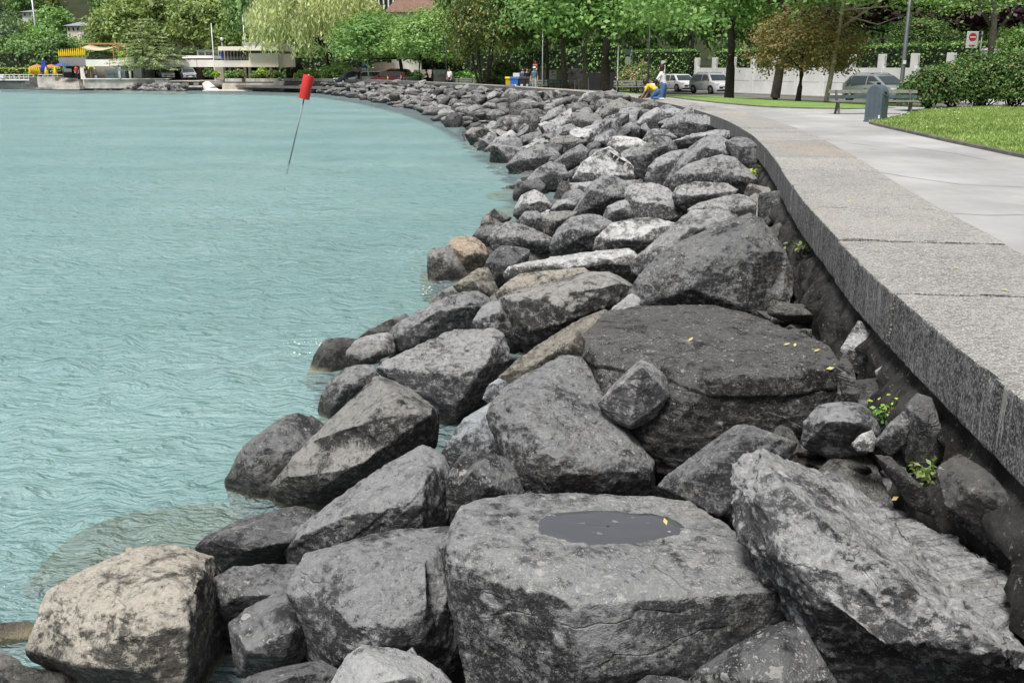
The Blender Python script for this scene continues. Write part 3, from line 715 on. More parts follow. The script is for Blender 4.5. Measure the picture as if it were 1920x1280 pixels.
B("orange-brown rock perched on the flat block at the water", 'o', [(841,462),(852,447),(872,444),(890,446),(907,460),(915,480),(911,504),(874,518),(858,514),(846,498)], [(875,478,.12),(866,505,.12),(895,475,.1)], 0.05, push=.15)
B("squared dark block standing in the water under the orange rock", 'n', [(803,500),(804,478),(808,470),(829,465),(845,466),(864,500),(878,520),(854,538),(815,556),(805,560)], [(812,482,.05),(818,520,.1),(845,500,.1)], 0.0, soft=.5)
B("small tan rock below the orange rock", 't', [(850,535),(882,515),(897,505),(914,502),(918,525),(936,547),(934,564),(905,570),(868,555)], [(885,525,.1),(905,545,.1)], 0.05, mul=.8)
B("small dark rock at the water behind the pale streaked boulder", 'd', [(885,444),(895,430),(910,419),(937,417),(934,442),(922,466),(900,468)], [(912,440,.06)], 0.0)
B("jagged boulder with pale streaks and a blue-grey chip near the water", 'l', [(916,452),(930,425),(955,417),(985,424),(1010,435),(1036,447),(1034,464),(998,478),(960,474),(930,470)], [(960,445,.12),(1000,455,.15),(985,440,.1)], 0.3, mul=.9, amp=1.3)
B("flaky layered boulder left of the white and tan boulder", 'g', [(1032,466),(1040,443),(1052,424),(1075,408),(1096,403),(1122,406),(1147,420),(1138,447),(1122,470),(1080,476),(1038,474)], [(1070,430,.12),(1075,450,.15),(1110,435,.12)], 0.1, strata=2.2)
B("plain grey-brown boulder behind the flaky layered one", 'n', [(1018,410),(1034,398),(1060,396),(1082,398),(1072,414),(1050,438),(1036,445),(1020,437)], [(1045,415,.1)], 0.05, mul=1.15)
B("small grey boulder at the water in front of the white-capped one", 'g', [(973,412),(985,397),(1008,397),(1021,408),(1022,432),(995,434),(976,424)], [(1000,412,.06)], 0.05)
B("white-capped round boulder at the water's edge halfway along", 'l', [(964,404),(968,385),(979,367),(1002,356),(1018,366),(1034,385),(1028,406),(1000,408),(978,405)], [(990,385,.08),(1010,378,.08)], 0.6)
B("dark block in the water behind the white-capped boulder", 'd', [(961,370),(969,343),(1010,336),(1022,350),(1013,364),(985,368),(968,379)], [(985,352,.08)], 0.0, mul=1.1)
B("low grey rock between the white-capped and the dimpled boulder", 'g', [(1030,398),(1044,377),(1065,371),(1096,369),(1095,394),(1060,403)], [(1060,382,.08)], 0.3)
B("broad dimpled boulder left of the black-scarred one", 'g', [(1074,402),(1096,369),(1107,346),(1133,330),(1155,335),(1187,349),(1184,372),(1154,389),(1124,408),(1083,411)], [(1110,358,.12),(1145,370,.15),(1130,345,.05),(1105,390,.15)], 0.15)
B("squat light boulder with a black pitted scar on its front", 'l', [(1175,372),(1176,354),(1190,348),(1224,344),(1250,355),(1264,372),(1289,400),(1272,426),(1226,422),(1186,416),(1178,390)], [(1190,375,.12),(1215,382,.2),(1250,385,.2),(1205,410,.2),(1255,410,.2)], 0.3, amp=1.2)
B("small angular rock left of the black-scarred boulder", 'g', [(1128,415),(1140,388),(1160,378),(1187,372),(1193,402),(1187,418),(1150,426)], [(1160,392,.1)], 0.1)
B("smooth boulder half white half tan in the middle of the bank", 'w', [(1115,468),(1122,445),(1148,421),(1180,413),(1216,409),(1236,414),(1272,422),(1268,447),(1250,469),(1207,484),(1150,476)], [(1150,450,.12),(1195,450,.18),(1230,430,.1)], 0.05, mul=.95)
B("light rounded boulder leaning behind the giant dark boulder", 'l', [(1185,490),(1220,465),(1247,452),(1268,424),(1292,398),(1331,395),(1357,397),(1384,409),(1375,450),(1305,505),(1220,525),(1190,508)], [(1300,430,.15),(1270,470,.15)], 0.15)
B("giant dark pointed boulder freckled with white lichen beside the wall", 'd', [(1180,564,.1),(1200,520),(1250,470),(1310,445),(1345,425),(1375,410),(1405,405),(1428,410),(1438,440),(1457,470),(1482,500),(1490,540),(1475,592,.1),(1420,608,.2),(1330,590,.2),(1250,580,.2),(1190,580,.15)], [(1400,440,.15),(1340,480,.3),(1430,500,.25),(1300,540,.38),(1410,580,.38),(1240,520,.15)], 0.75, mul=1.15)
B("pale sliver of rock between the stained block and the big slab", 'l', [(1132,598),(1150,575),(1183,550),(1202,560),(1197,588),(1160,606)], [], 0.05)
def slab3d(label, tone, pts, outline, lich, mul, strata, soft, chips, bed, seed):
    c = sum(pts, Vector()) / len(pts); t0 = (c - Vector((0, 0, CAM_Z))).length; size = 1.25; vx = 0.0105
    me = roughen(remesh(hull_mesh([p - c for p in pts]), vx), size, vx, seed, soft, 0.9, strata, chips=chips, notches=2, bed=bed); me.name = "boulder"
    o = bpy.data.objects.new("boulder", me); link(o); o.location = c; tc = TONE[tone]; o.color = (tc[0] * mul, tc[1] * mul, tc[2] * mul, lich); tag(o, label, "boulder"); TRACED.append((outline, t0)); return o
_zt = 1.06
_top = [gz(x, y, _zt - 0.05 * (y < 600)) for x, y in [(1098, 624), (1137, 586), (1201, 572), (1331, 571), (1395, 583), (1442, 611), (1517, 630), (1572, 656), (1580, 684), (1415, 692), (1351, 690), (1200, 650), (1110, 646)]]
_low = [at(1092, 690, 6.0), at(1108, 730, 5.85), at(1140, 775, 5.6), at(1225, 838, 5.35), at(1300, 842, 5.3), at(1400, 836, 5.25), at(1500, 800, 5.3), at(1578, 735, 5.45), at(1351, 705, 5.28), at(1440, 702, 5.3)]
_bot = [Vector((p.x * .93, p.y + .05, 0.15)) for p in _top]
slab3d("big flat-topped black slab of rock in the middle of the near bank", 'k', _top + _low + _bot, [(1086,671),(1104,615),(1137,584),(1252,567),(1395,583),(1517,631),(1580,690),(1500,790),(1296,842),(1177,801)], 0.45, .72, 2.6, .6, 5, (0.12, 0.1, 3.0), 4242)
B("pale grey angular break on the front of the black slab", 'l', [(1122,756),(1150,722),(1200,676),(1222,684),(1248,708),(1254,742),(1225,785),(1184,802),(1150,790)], [(1203,690,.14),(1182,796,.10)], 0.1, t_abs=5.74, mul=1.05, thick=1.2, notch=0, soft=.5, chips=1, amp=.6)
B("tan sloping slab between the knobbly boulder and the black slab", 't', [(928,742),(939,706),(979,667),(1038,635),(1090,599),(1134,581),(1148,600),(1105,665),(1088,710),(1019,735),(960,768)], [(990,690,.08),(1060,650,.1)], 0.1, push=-.15, mul=.72)
B("large boulder crusted with pale lichen left of the black slab", 'g', [(918,780,0),(924,760),(951,727,-.05),(999,698,-.15),(1050,674,-.25),(1086,671,-.25),(1122,715,-.45),(1172,790,-.4),(1226,845,-.3),(1236,875,-.2),(1220,930,.0),(1120,945,.25),(1046,938,.3),(1007,952,.3),(979,942,.25),(964,903,.2),(945,840,.05)], [(972,765,.15),(985,765,.18),(1040,850,.40),(1050,885,.44),(1130,890,.37),(1205,880,.25),(975,850,.28),(968,885,.28)], 1.0, mul=.85, notch=0, push=-.16)
B("pale blue-grey rounded boulder left of the lichen-crusted one", 'b', [(827,852),(838,830),(869,787),(908,764),(928,750),(944,800),(955,865),(905,890),(850,898),(834,884)], [(880,815,.12),(900,845,.15)], 0.05, push=-.08, mul=.8)
B("dark brownish rock under the pale blue-grey boulder", 'd', [(838,894),(869,849),(900,847),(950,858),(970,893),(990,945),(962,985),(853,985),(840,945)], [(890,870,.1),(920,910,.15)], 0.0)
B("small bluish stone below the tan slab", 'b', [(904,748),(915,722),(935,708),(950,715),(944,742),(920,760)], [], 0.05, push=-.1)
PUDDLE_ROCK = B("huge flat-topped boulder holding a rain puddle in the foreground", 'g', [(832,1000,0),(840,982,-.05),(869,953,-.12),(909,940,-.2),(957,934,-.3),(1062,928,-.42),(1128,927,-.42),(1201,931,-.42),(1285,945,-.38),(1358,993,-.22),(1402,1020,-.1),(1450,1090,.05),(1470,1150,.1),(1455,1235,.15),(1385,1300,.2),(1180,1340,.3),(900,1340,.15),(862,1171,.05),(850,1062,.03)],
  [(912,1042,.1),(968,1042,.15),(1018,1088,.27),(1055,1130,.36),(1128,1113,.32),(1190,1108,.3),(1256,1122,.3),(1330,1112,.28),(1449,1106,.15),(1052,1260,.4),(1256,1240,.36),(870,1040,.02)], 1.0, mul=.95, amp=.8, soft=.8, strata=.6, notch=0)
B("blocky grey boulder with a thin white vein at the bottom centre left", 'g', [(546,1112),(556,1067),(580,1040),(608,1037),(660,1019),(700,1015),(736,996),(770,992),(795,1002),(828,1005),(842,1025),(855,1066),(870,1121),(878,1181),(888,1228),(864,1310),(640,1330),(590,1310),(560,1205)], [(625,1045,.12),(635,1130,.22),(640,1230,.28),(800,1060,.18),(805,1110,.25),(790,1150,.3),(690,1215,.38),(795,1200,.3),(700,1040,.1)], 0.15, mul=.85)
B("smaller grey boulder with white flecks right of the tan layered one", 'd', [(432,1168),(465,1140),(512,1116),(540,1104),(564,1106),(586,1127),(593,1170),(600,1218),(572,1250),(478,1274),(450,1270),(440,1232)], [(540,1140,.15),(545,1180,.2),(470,1220,.2),(540,1230,.22)], 0.4, mul=1.35)
B("speckled rock cut off by the bottom edge under the white-flecked boulder", 'd', [(430,1300),(470,1268),(540,1250),(600,1238),(645,1262),(650,1345),(430,1345)], [(540,1275,.1)], 0.6)
B("pale round-backed boulder cut off by the bottom edge at centre left", 'l', [(612,1305),(650,1231),(681,1210),(738,1217),(785,1230),(806,1248),(852,1276),(866,1345),(606,1345)], [(700,1240,.08),(780,1275,.15),(680,1290,.15)], 0.15, push=.25, mul=.8)
B("leaning grey boulder behind the puddle boulder on the right", 'g', [(1213,934),(1256,892),(1316,845),(1375,801),(1400,796),(1454,817),(1494,825),(1440,885),(1410,945),(1405,1005),(1360,1015),(1285,960)], [(1385,830,.1),(1340,880,.15),(1350,960,.2),(1300,910,.1)], 0.7, mul=.8)
B("massive craggy light grey boulder filling the bottom right corner", 'l', [(1375,890),(1394,864),(1424,849),(1465,837),(1510,822),(1540,821),(1592,830),(1638,853),(1668,883),(1692,920),(1769,985),(1814,1004),(1855,1040),(1970,1135),(1990,1345),(1580,1345),(1548,1255),(1492,1152),(1428,1065),(1394,1012),(1384,960)], [(1500,870,.2),(1430,930,.2),(1480,1040,.35),(1620,920,.3),(1560,1100,.5),(1700,980,.3),(1660,1180,.6),(1820,1060,.35),(1850,1200,.6),(1600,1250,.5)], 0.35, amp=2.2, push=.1, mul=1.2, strata=1.6, notch=4)
B("dark mossy boulder with two pale lichen rings under the craggy one", 'd', [(1270,1310),(1310,1255),(1375,1226),(1424,1184),(1469,1165),(1505,1175),(1560,1270),(1570,1345),(1270,1345)], [(1440,1220,.1),(1460,1280,.2)], 0.8)
B("small dark rock at the bottom edge below the puddle boulder", 'd', [(1180,1290),(1215,1266),(1260,1269),(1320,1288),(1320,1340),(1180,1340)], [], 0.3, push=.1)
B("rounded rough boulder at the foot of the wall behind the craggy one", 'g', [(1503,835),(1508,788),(1537,760),(1575,753),(1617,758),(1640,780),(1652,815),(1625,850),(1560,860)], [(1545,790,.1),(1600,790,.12)], 0.35)
B("small white pointed stone between the rough boulder and the wall", 'w', [(1596,832),(1615,812),(1636,805),(1645,825),(1636,848),(1605,846)], [], 0.1)
B("grey slanted stone beside the green weed", 'g', [(1638,830),(1665,795),(1695,770),(1708,790),(1697,835),(1668,856)], [(1675,812,.04)], 0.5)
B("pale cut stone wedged under the wall beside the black slab", 'l', [(1576,655),(1598,630),(1611,600),(1642,630),(1680,670),(1678,696),(1630,706),(1598,696)], [(1635,660,.05)], 0.2, push=-.25, mul=1.2, strata=2)
B("second pale cut stone under the wall nearer than the first", 'l', [(1640,695),(1682,668),(1722,708),(1730,732),(1692,748),(1658,742)], [(1690,705,.04)], 0.2, push=-.25, strata=2)
B("small white cobble at the foot of the wall", 'w', [(1730,782),(1745,765),(1768,769),(1779,786),(1760,800),(1740,796)], [], 0.0)
B("dark upright stone at the foot of the wall below the white cobble", 'd', [(1698,762),(1720,738),(1747,745),(1764,800),(1774,856),(1722,884),(1698,866)], [(1730,790,.05)], 0.4)
B("black wedge of rock between the craggy boulder and the wall", 'k', [(1640,852),(1672,858),(1735,918),(1755,970),(1712,955),(1682,905)], [(1690,890,.04)], 0.3)
B("black rough stone by the wall at the right edge", 'k', [(1755,880),(1800,850),(1860,890),(1920,960),(1960,1040),(1900,1060),(1830,1000),(1775,960)], [(1830,920,.06)], 0.6)
B("dark stone under the lip of the slab beside the cut stones", 'k', [(1568,690),(1582,660),(1600,690),(1612,740),(1600,765),(1578,740)], [], 0.3)
# ---- middle rows
B("steep boulder with a pale left face near the wall", 'g', [(1246,350),(1262,318),(1294,278),(1311,263),(1336,258),(1361,261),(1378,278),(1385,302),(1342,314),(1292,344),(1253,357)], [(1320,280,.15),(1350,285,.15),(1290,310,.12)], 0.2)
B("rough-topped big boulder beside the mossy wall gap", 'l', [(1260,353),(1268,329),(1294,309),(1322,298),(1350,292),(1374,298),(1396,317),(1414,334),(1410,356),(1342,366),(1275,377)], [(1300,330,.12),(1350,320,.12),(1385,335,.12)], 0.5, mul=.9, amp=1.2)
B("pale oval boulder in front of the rough-topped one", 'l', [(1263,366),(1273,349),(1305,342),(1357,345),(1382,358),(1364,379),(1312,392),(1290,394),(1267,379)], [(1290,370,.1),(1330,365,.12)], 0.3)
B("light wedge-shaped boulder below the pale oval one", 'l', [(1291,394),(1318,378),(1357,368),(1384,364),(1406,372),(1415,385),(1414,406),(1386,414),(1340,406),(1296,401)], [(1340,390,.1),(1365,397,.12),(1395,385,.08)], 0.2)
B("tall dark dome-shaped boulder halfway along the bank", 'd', [(1191,322),(1190,295),(1209,272),(1229,258),(1250,258),(1267,273),(1268,287),(1244,304),(1226,332),(1205,334)], [(1215,290,.15),(1245,275,.1)], 0.15, mul=1.2)
B("narrow grey rock right of the dome-shaped boulder", 'g', [(1210,336),(1216,315),(1232,298),(1256,286),(1287,281),(1284,302),(1258,334),(1240,352),(1218,349)], [(1240,312,.1)], 0.2)
B("bluish white boulder with a bright flat top", 'w', [(1140,277),(1144,258),(1164,255),(1195,260),(1214,270),(1207,286),(1177,287),(1157,300),(1145,290)], [(1170,265,.05),(1165,275,.1)], 0.0, mul=1.15)
B("grey rock under the bluish white boulder", 'g', [(1155,301),(1172,282),(1209,274),(1204,302),(1195,316),(1164,310)], [(1180,295,.05)], 0.2)
B("lichen-whitened wide boulder left of the dome-shaped one", 'l', [(1076,335),(1094,306),(1119,288),(1142,277),(1160,295),(1185,312),(1197,330),(1160,344),(1110,344)], [(1120,305,.1),(1150,318,.1)], 0.8)
B("dark wide boulder washed by foam at the water's edge", 'd', [(951,311),(976,284),(1012,272),(1041,281),(1050,296),(1022,322),(988,334),(966,321)], [(985,300,.12),(1015,295,.12)], 0.0, mul=1.35)
B("grey boulder below the foam-washed one", 'g', [(983,344),(1005,318),(1030,305),(1057,310),(1065,332),(1042,354),(1000,359)], [(1025,325,.1)], 0.1)
B("brownish boulder above the foam-washed one", 'n', [(1024,274),(1038,258),(1069,253),(1094,264),(1084,281),(1048,291)], [(1055,268,.08)], 0.1)
B("sloping grey rock left of the lichen-whitened boulder", 'g', [(1035,309),(1062,285),(1090,270),(1102,282),(1099,303),(1060,316)], [(1075,290,.08)], 0.1)
B("small dark cube left of the bluish white boulder", 'd', [(1092,296),(1102,270),(1118,263),(1127,272),(1121,288),(1100,299)], [(1110,277,.05)], 0.0)
B("grey rock behind the dome-shaped boulder", 'g', [(1203,267),(1212,252),(1226,241),(1249,243),(1270,258),(1252,265),(1225,271)], [(1235,253,.08)], 0.1)
B("pyramid-shaped grey boulder left of centre far rows", 'g', [(1154,257),(1170,236),(1184,228),(1198,238),(1208,254),(1185,262)], [(1184,242,.1)], 0.2)
B("tall smooth grey boulder leaning right in the far rows", 'g', [(1190,236),(1206,216),(1232,202),(1245,208),(1243,238),(1230,251),(1211,257)], [(1215,226,.1),(1228,215,.06)], 0.15)
B("blue-grey rounded rock right of the tall smooth one", 'b', [(1226,232),(1240,207),(1262,203),(1282,208),(1294,222),(1272,240),(1240,244)], [(1260,215,.08)], 0.1, mul=.85)
B("broad layered boulder near the wall in the far rows", 'g', [(1242,240),(1260,220),(1294,215),(1322,217),(1343,230),(1351,247),(1300,258),(1260,256)], [(1290,230,.1),(1325,235,.1)], 0.25, strata=2)
B("flat tongue of rock under the broad layered boulder", 'g', [(1258,266),(1299,252),(1345,244),(1369,246),(1374,259),(1332,266),(1290,272)], [(1320,256,.06)], 0.2, mul=1.1)
B("dark-sided block against the wall above the mossy gap", 'g', [(1360,268),(1380,258),(1402,260),(1418,273),(1419,302),(1412,324),(1390,319),(1376,293)], [(1392,278,.1),(1395,300,.12)], 0.2, mul=.8)
B("upper of two dark stacked blocks with white flecks", 'd', [(1058,219),(1062,197),(1097,191),(1107,205),(1084,219),(1070,226)], [(1080,205,.06)], 0.6, mul=1.2)
B("lower of two dark stacked blocks with white flecks", 'd', [(1068,229),(1074,212),(1120,214),(1131,228),(1127,245),(1098,255),(1080,244)], [(1100,228,.08)], 0.6, mul=1.2)
B("big lumpy boulder below the wall end of the far rows", 'n', [(1120,226),(1139,196),(1164,185),(1181,195),(1202,203),(1198,221),(1172,238),(1140,234)], [(1155,205,.12),(1175,215,.1)], 0.5, mul=.95)
B("brown-grey rock by the wall left of the tall smooth boulder", 'n', [(1194,211),(1203,193),(1222,188),(1241,192),(1244,204),(1222,211),(1204,219)], [(1220,198,.06)], 0.3)
B("pale tilted rock rising above the wall top line", 'l', [(1124,189),(1138,173),(1150,167),(1159,178),(1162,190),(1140,194)], [(1142,182,.08)], 0.3, push=.1)
B("dark-backed rock with a white slab beside it below the wall", 'l', [(1082,192),(1095,176),(1108,170),(1114,180),(1129,178),(1132,188),(1108,194)], [(1105,182,.06)], 0.2)
B("grey wedge of rock at the waterline left of the foam", 'g', [(906,284),(931,258),(956,253),(977,262),(978,282),(940,288)], [(940,268,.1)], 0.0, mul=.9)
B("dark hump behind the waterline wedge", 'd', [(924,243),(940,222),(955,215),(970,228),(963,252),(938,254)], [(945,235,.1)], 0.0)
B("narrow black upright rock in the far rows", 'k', [(988,249),(992,213),(1006,210),(1013,228),(1006,251)], [(1000,230,.05)], 0.0, mul=1.3)
B("black wedge left of the narrow upright rock", 'k', [(963,246),(970,226),(985,219),(994,225),(992,245),(975,252)], [], 0.0, mul=1.2)
B("slanting slate-grey boulder right of the narrow upright rock", 'g', [(1008,236),(1030,208),(1055,197),(1064,212),(1058,236),(1030,244)], [(1038,220,.1)], 0.1)
B("whitish flat-topped rock high in the far rows", 'w', [(973,206),(982,192),(1003,190),(1016,200),(1004,211),(985,212)], [(995,200,.05)], 0.05, mul=.9)
B("grey boulder right above the brownish one", 'g', [(1031,262),(1050,238),(1072,232),(1087,245),(1074,262),(1050,268)], [(1060,248,.08)], 0.1)
B("cracked grey rock left of the pyramid-shaped boulder", 'g', [(1101,262),(1115,240),(1140,234),(1162,232),(1158,256),(1130,262)], [(1130,247,.08)], 0.15)
# submerged boulder seen through the water
o = B("yellowish boulder lying just under the water surface at lower left", 't', [(95,1060),(140,990),(220,930),(300,915),(400,920),(440,960),(430,1010),(370,1050),(250,1080),(150,1110),(110,1100)], [(260,990,.1)], 0.0, soft=2.5, amp=.5)
def sink(o, top):
    z = max((o.matrix_basis @ v.co).z for v in o.data.vertices); o.location.z -= z - top
p = gz(285, 985, -0.08); bb = np.array([v.co for v in o.data.vertices]); cc = (bb.max(0) + bb.min(0)) / 2
sc_ = Vector((1.25, 1.5, 0.4)); o.scale = sc_; o.location = (p.x - cc[0], p.y - cc[1], 0); bpy.context.view_layer.update(); sink(o, -0.07)
o.color = (0.62, 0.50, 0.28, 0.0)

# ---- shared boulder shapes for the rest of the bank
def base_rock(seed, npts, voxel, lowpoly=None):
    r = np.random.default_rng(seed); pts = []
    P = r.normal(size=(npts, 3)); P /= np.linalg.norm(P, axis=1)[:, None]; P *= r.uniform(0.40, 0.54, (npts, 1)); P *= np.array([1.15, 0.9, 0.72])
    return roughen(remesh(hull_mesh([Vector(p) for p in P]), voxel), 1.0, voxel, seed, 1.0, 1.0, 1.3, chips=5, notches=2 if voxel < .08 else 0)
BASES = [base_rock(900 + k, 9 + k % 6, 0.036) for k in range(16)]
FARB = []
for k in range(7):
    me = base_rock(950 + k, 9 + k % 3, 0.10); v = np.empty(len(me.vertices) * 3, np.float32); me.vertices.foreach_get("co", v)
    me.calc_loop_triangles(); t = np.empty(len(me.loop_triangles) * 3, np.int32); me.loop_triangles.foreach_get("vertices", t)
    FARB.append((v.reshape(-1, 3).astype(float), t.reshape(-1, 3)))
def inside(poly, x, y):
    c = False; n = len(poly); j = n - 1
    for i in range(n):
        if (poly[i][1] > y) != (poly[j][1] > y) and x < (poly[j][0] - poly[i][0]) * (y - poly[i][1]) / (poly[j][1] - poly[i][1] + 1e-9) + poly[i][0]: c = not c
        j = i
    return c
rb = random.Random(21); placed = []; cand = []
# walk along the wall, filling the bank
for j in range(2, len(_BW) - 1):
    e = _BS[j] - _BW[j]; L = np.linalg.norm(e)
    nrow = L / 0.62
    for q in range(int(nrow) + 2):
        if rb.random() > 0.55: continue
        u = 0.02 + (q + rb.uniform(0.0, 0.9)) / (nrow + 1) * 0.90
        tpos = _BW[j] + e * u + np.array([rb.uniform(-.25, .25), rb.uniform(-.25, .25)])
        cand.append((tpos[0], tpos[1], u))
cand.sort(key=lambda c: c[1])
sel = []; sizes = []
for x, y, u in cand:
    s = rb.choice([0.75, 0.9, 1.0, 1.15, 1.3, 1.55]) * (0.9 if y < 18 else 1.08)
    ok = True
    for (x2, y2, u2, s2) in sel[-160:]:
        if (x - x2) ** 2 + (y - y2) ** 2 < (0.30 * (s + s2)) ** 2: ok = False; break
    if not ok: continue
    z = (1.02 + 0.16 * min(max((y - 9) / 8, 0), 1)) * (1 - u) + 0.02
    if y < 2.0: continue
    pt = (x, y, z + 0.25 * s); qx, qy = proj(pt); dist = math.sqrt(x * x + y * y + (CAM_Z - z) ** 2)
    low = False; skip = False
    for poly, t0 in TRACED:
        rr_ = 0.34 * s / dist * F_PX
        for ax_, ay_ in ((0, 0), (0, -rr_), (rr_, -rr_ * .3), (-rr_, -rr_ * .3)):
            if inside(poly, qx + ax_, qy + ay_):
                low = True
                if dist < t0 + 0.25: skip = True
                break
    if skip and y < 27: z -= 0.5 if u < .55 else (0.28 if y > 9.5 else 0.55); 
    elif low and y < 27: z -= 0.25
    sel.append((x, y, u, s)); placed.append((x, y, z, u, s, dist))
vis = [p for p in placed]
near = []; rest = []
for p in vis:
    qx, qy = proj((p[0], p[1], p[2] + 0.3 * p[4]))
    if not (-60 < qx < 1980 and -20 < qy < 1330): continue
    (near if len(near) < 195 else rest).append(p)
bands = [(6, "low between the big foreground boulders", "small rocks between the near boulders"), (9, "low around the black slab", "small rocks between the near boulders"), (12, "behind the giant dark boulder", "small rocks between the near boulders"),
         (16, "in the rows behind the whitish boulder", "boulders of the middle rows"), (22, "near the bluish white boulder", "boulders of the middle rows"),
         (28, "where the wall begins to bend", "boulders at the bend of the wall"), (36, "at the bend of the wall", "boulders at the bend of the wall"),
         (46, "below the kneeling children", "boulders below the people"), (60, "below the dark bench", "boulders below the people"), (200, "on the far bank towards the willow", "boulders of the far bank")]
for k, (x, y, z, u, s, dist) in enumerate(near):
    me = BASES[k % len(BASES)]
    o = bpy.data.objects.new("boulder", me); link(o); o.location = (x, y, z)
    o.rotation_euler = (rb.uniform(-.5, .5), rb.uniform(-.5, .5), rb.uniform(0, 6.28)); o.scale = (s * rb.uniform(.85, 1.2), s * rb.uniform(.8, 1.1), s * rb.uniform(.8, 1.2))
    tn = TONE[rb.choice('gggglldn')]; f = rb.uniform(0.52, 0.86); o.color = (tn[0] * f, tn[1] * f, tn[2] * f, rb.choice([0.1, 0.2, 0.4, 0.7]))
    lum = o.color[1]; shade = "dark" if lum < .13 else ("mid-grey" if lum < .18 else "pale"); sw = "small" if s < .9 else ("medium-sized" if s < 1.2 else "large")
    where = "beside the wall" if u < .25 else ("at the waterline" if u > .74 else ("in the upper bank" if u < .5 else "in the lower bank"))
    for lim, lab, grp in bands:
        if y < lim: tag(o, "%s %s boulder %s, %s" % (sw, shade, where, lab), "boulder", grp); break
# rubble packed into the gap along the foot of the wall
kr = 0
for i in list(range(20, 330)) + list(range(20, 200)):
    if rb.random() > 0.66: continue
    p, nn = CAP[i], _CAPN[i]; d = rb.uniform(0.05, 0.75); x, y = p[0] - nn[0] * d, p[1] - nn[1] * d; sz = rb.uniform(0.22, 0.55) * (1.0 + 0.75 * min(max((y - 6) / 5, 0), 1))
    z = 0.96 - 0.35 * d - rb.uniform(0.0, 0.28); qx, qy = proj((x, y, z)); dist = math.sqrt(x * x + y * y + (CAM_Z - z) ** 2)
    if any(inside(poly, qx, qy - 4) and dist < t0 + .1 for poly, t0 in TRACED): continue
    o = bpy.data.objects.new("rubble_stone", BASES[kr % len(BASES)]); link(o); o.location = (x, y, z); o.scale = (sz * rb.uniform(.8, 1.4), sz * rb.uniform(.8, 1.3), sz * rb.uniform(.6, 1.0)); o.rotation_euler = (rb.uniform(-.6, .6), rb.uniform(-.6, .6), rb.uniform(0, 6.3))
    f = rb.choice([.045, .06, .08, .12]) * (1.0 if y < 9 else 1.5); o.color = (f, f * .98, f * .92, rb.choice([.3, .6, 1.0])); kr += 1
    zone = "by the craggy boulder" if y < 4 else ("by the cut stones" if y < 5.6 else ("by the giant dark boulder" if y < 8.5 else ("beyond the giant dark boulder" if y < 12 else "towards the bend")))
    tag(o, "%s %s rubble stone at the wall foot %s" % ("tiny" if sz < .3 else ("small" if sz < .5 else "larger"), "black" if f < .07 else "dark grey", zone), "stone", "rubble along the foot of the wall" if y < 12 else "rubble along the wall towards the bend")
VV, FF, nb = [], [], 0
for k, (x, y, z, u, s, dist) in enumerate(rest):
    v, t = FARB[k % len(FARB)]
    m = np.array(Matrix.Rotation(rb.uniform(0, 6.28), 3, 'Z') @ Matrix.Rotation(rb.uniform(-.8, .8), 3, 'X')) * s * 1.1
    q = v @ m.T * np.array([rb.uniform(.85, 1.25), rb.uniform(.85, 1.2), rb.uniform(.8, 1.15)]) + np.array([x, y, z]); VV.append(q); FF.append(t + nb); nb += len(v)
# a breakwater heap under the restaurant terrace, too far off to count
for k in range(230):
    f = rb.random(); px = 146 + 196 * f; py = 168 - (3 if f < .1 else 13 * rb.random()); g = gz(px, 168 + 4 * f, 0); z = (168 + 4 * f - py) / F_PX * g.y
    v, t = FARB[k % len(FARB)]; s = rb.uniform(0.9, 1.9)
    m = np.array(Matrix.Rotation(rb.uniform(0, 6.28), 3, 'Z') @ Matrix.Rotation(rb.uniform(-.6, .6), 3, 'X')) * s
    q = v @ m.T + np.array([g.x, g.y + z * 1.6, max(z - 0.45, -0.2)]); VV.append(q); FF.append(t + nb); nb += len(v)
for k in range(60):                                              # dark point of rocks under the willow
    px = rb.uniform(512, 600); f = rb.random(); g = gz(px, 171, 0); z = f * 1.3
    v, t = FARB[k % len(FARB)]; s = rb.uniform(0.8, 1.6); m = np.array(Matrix.Rotation(rb.uniform(0, 6.28), 3, 'Z')) * s
    q = v @ m.T + np.array([g.x, g.y + f * 3, z - 0.3]); VV.append(q); FF.append(t + nb); nb += len(v)
far_me = mesh_np("far_boulders", np.vstack(VV), np.vstack(FF), MAT_ROCK_FAR, False)
o = bpy.data.objects.new("far_boulders", far_me); link(o); tag(o, "mass of small grey boulders along the far shore", "boulders", kind="stuff")
print("ROCKS", len(near), len(rest), "tris", sum(len(o.data.polygons) for o in bpy.data.objects if o.type == 'MESH' and o.name.startswith("boulder")))
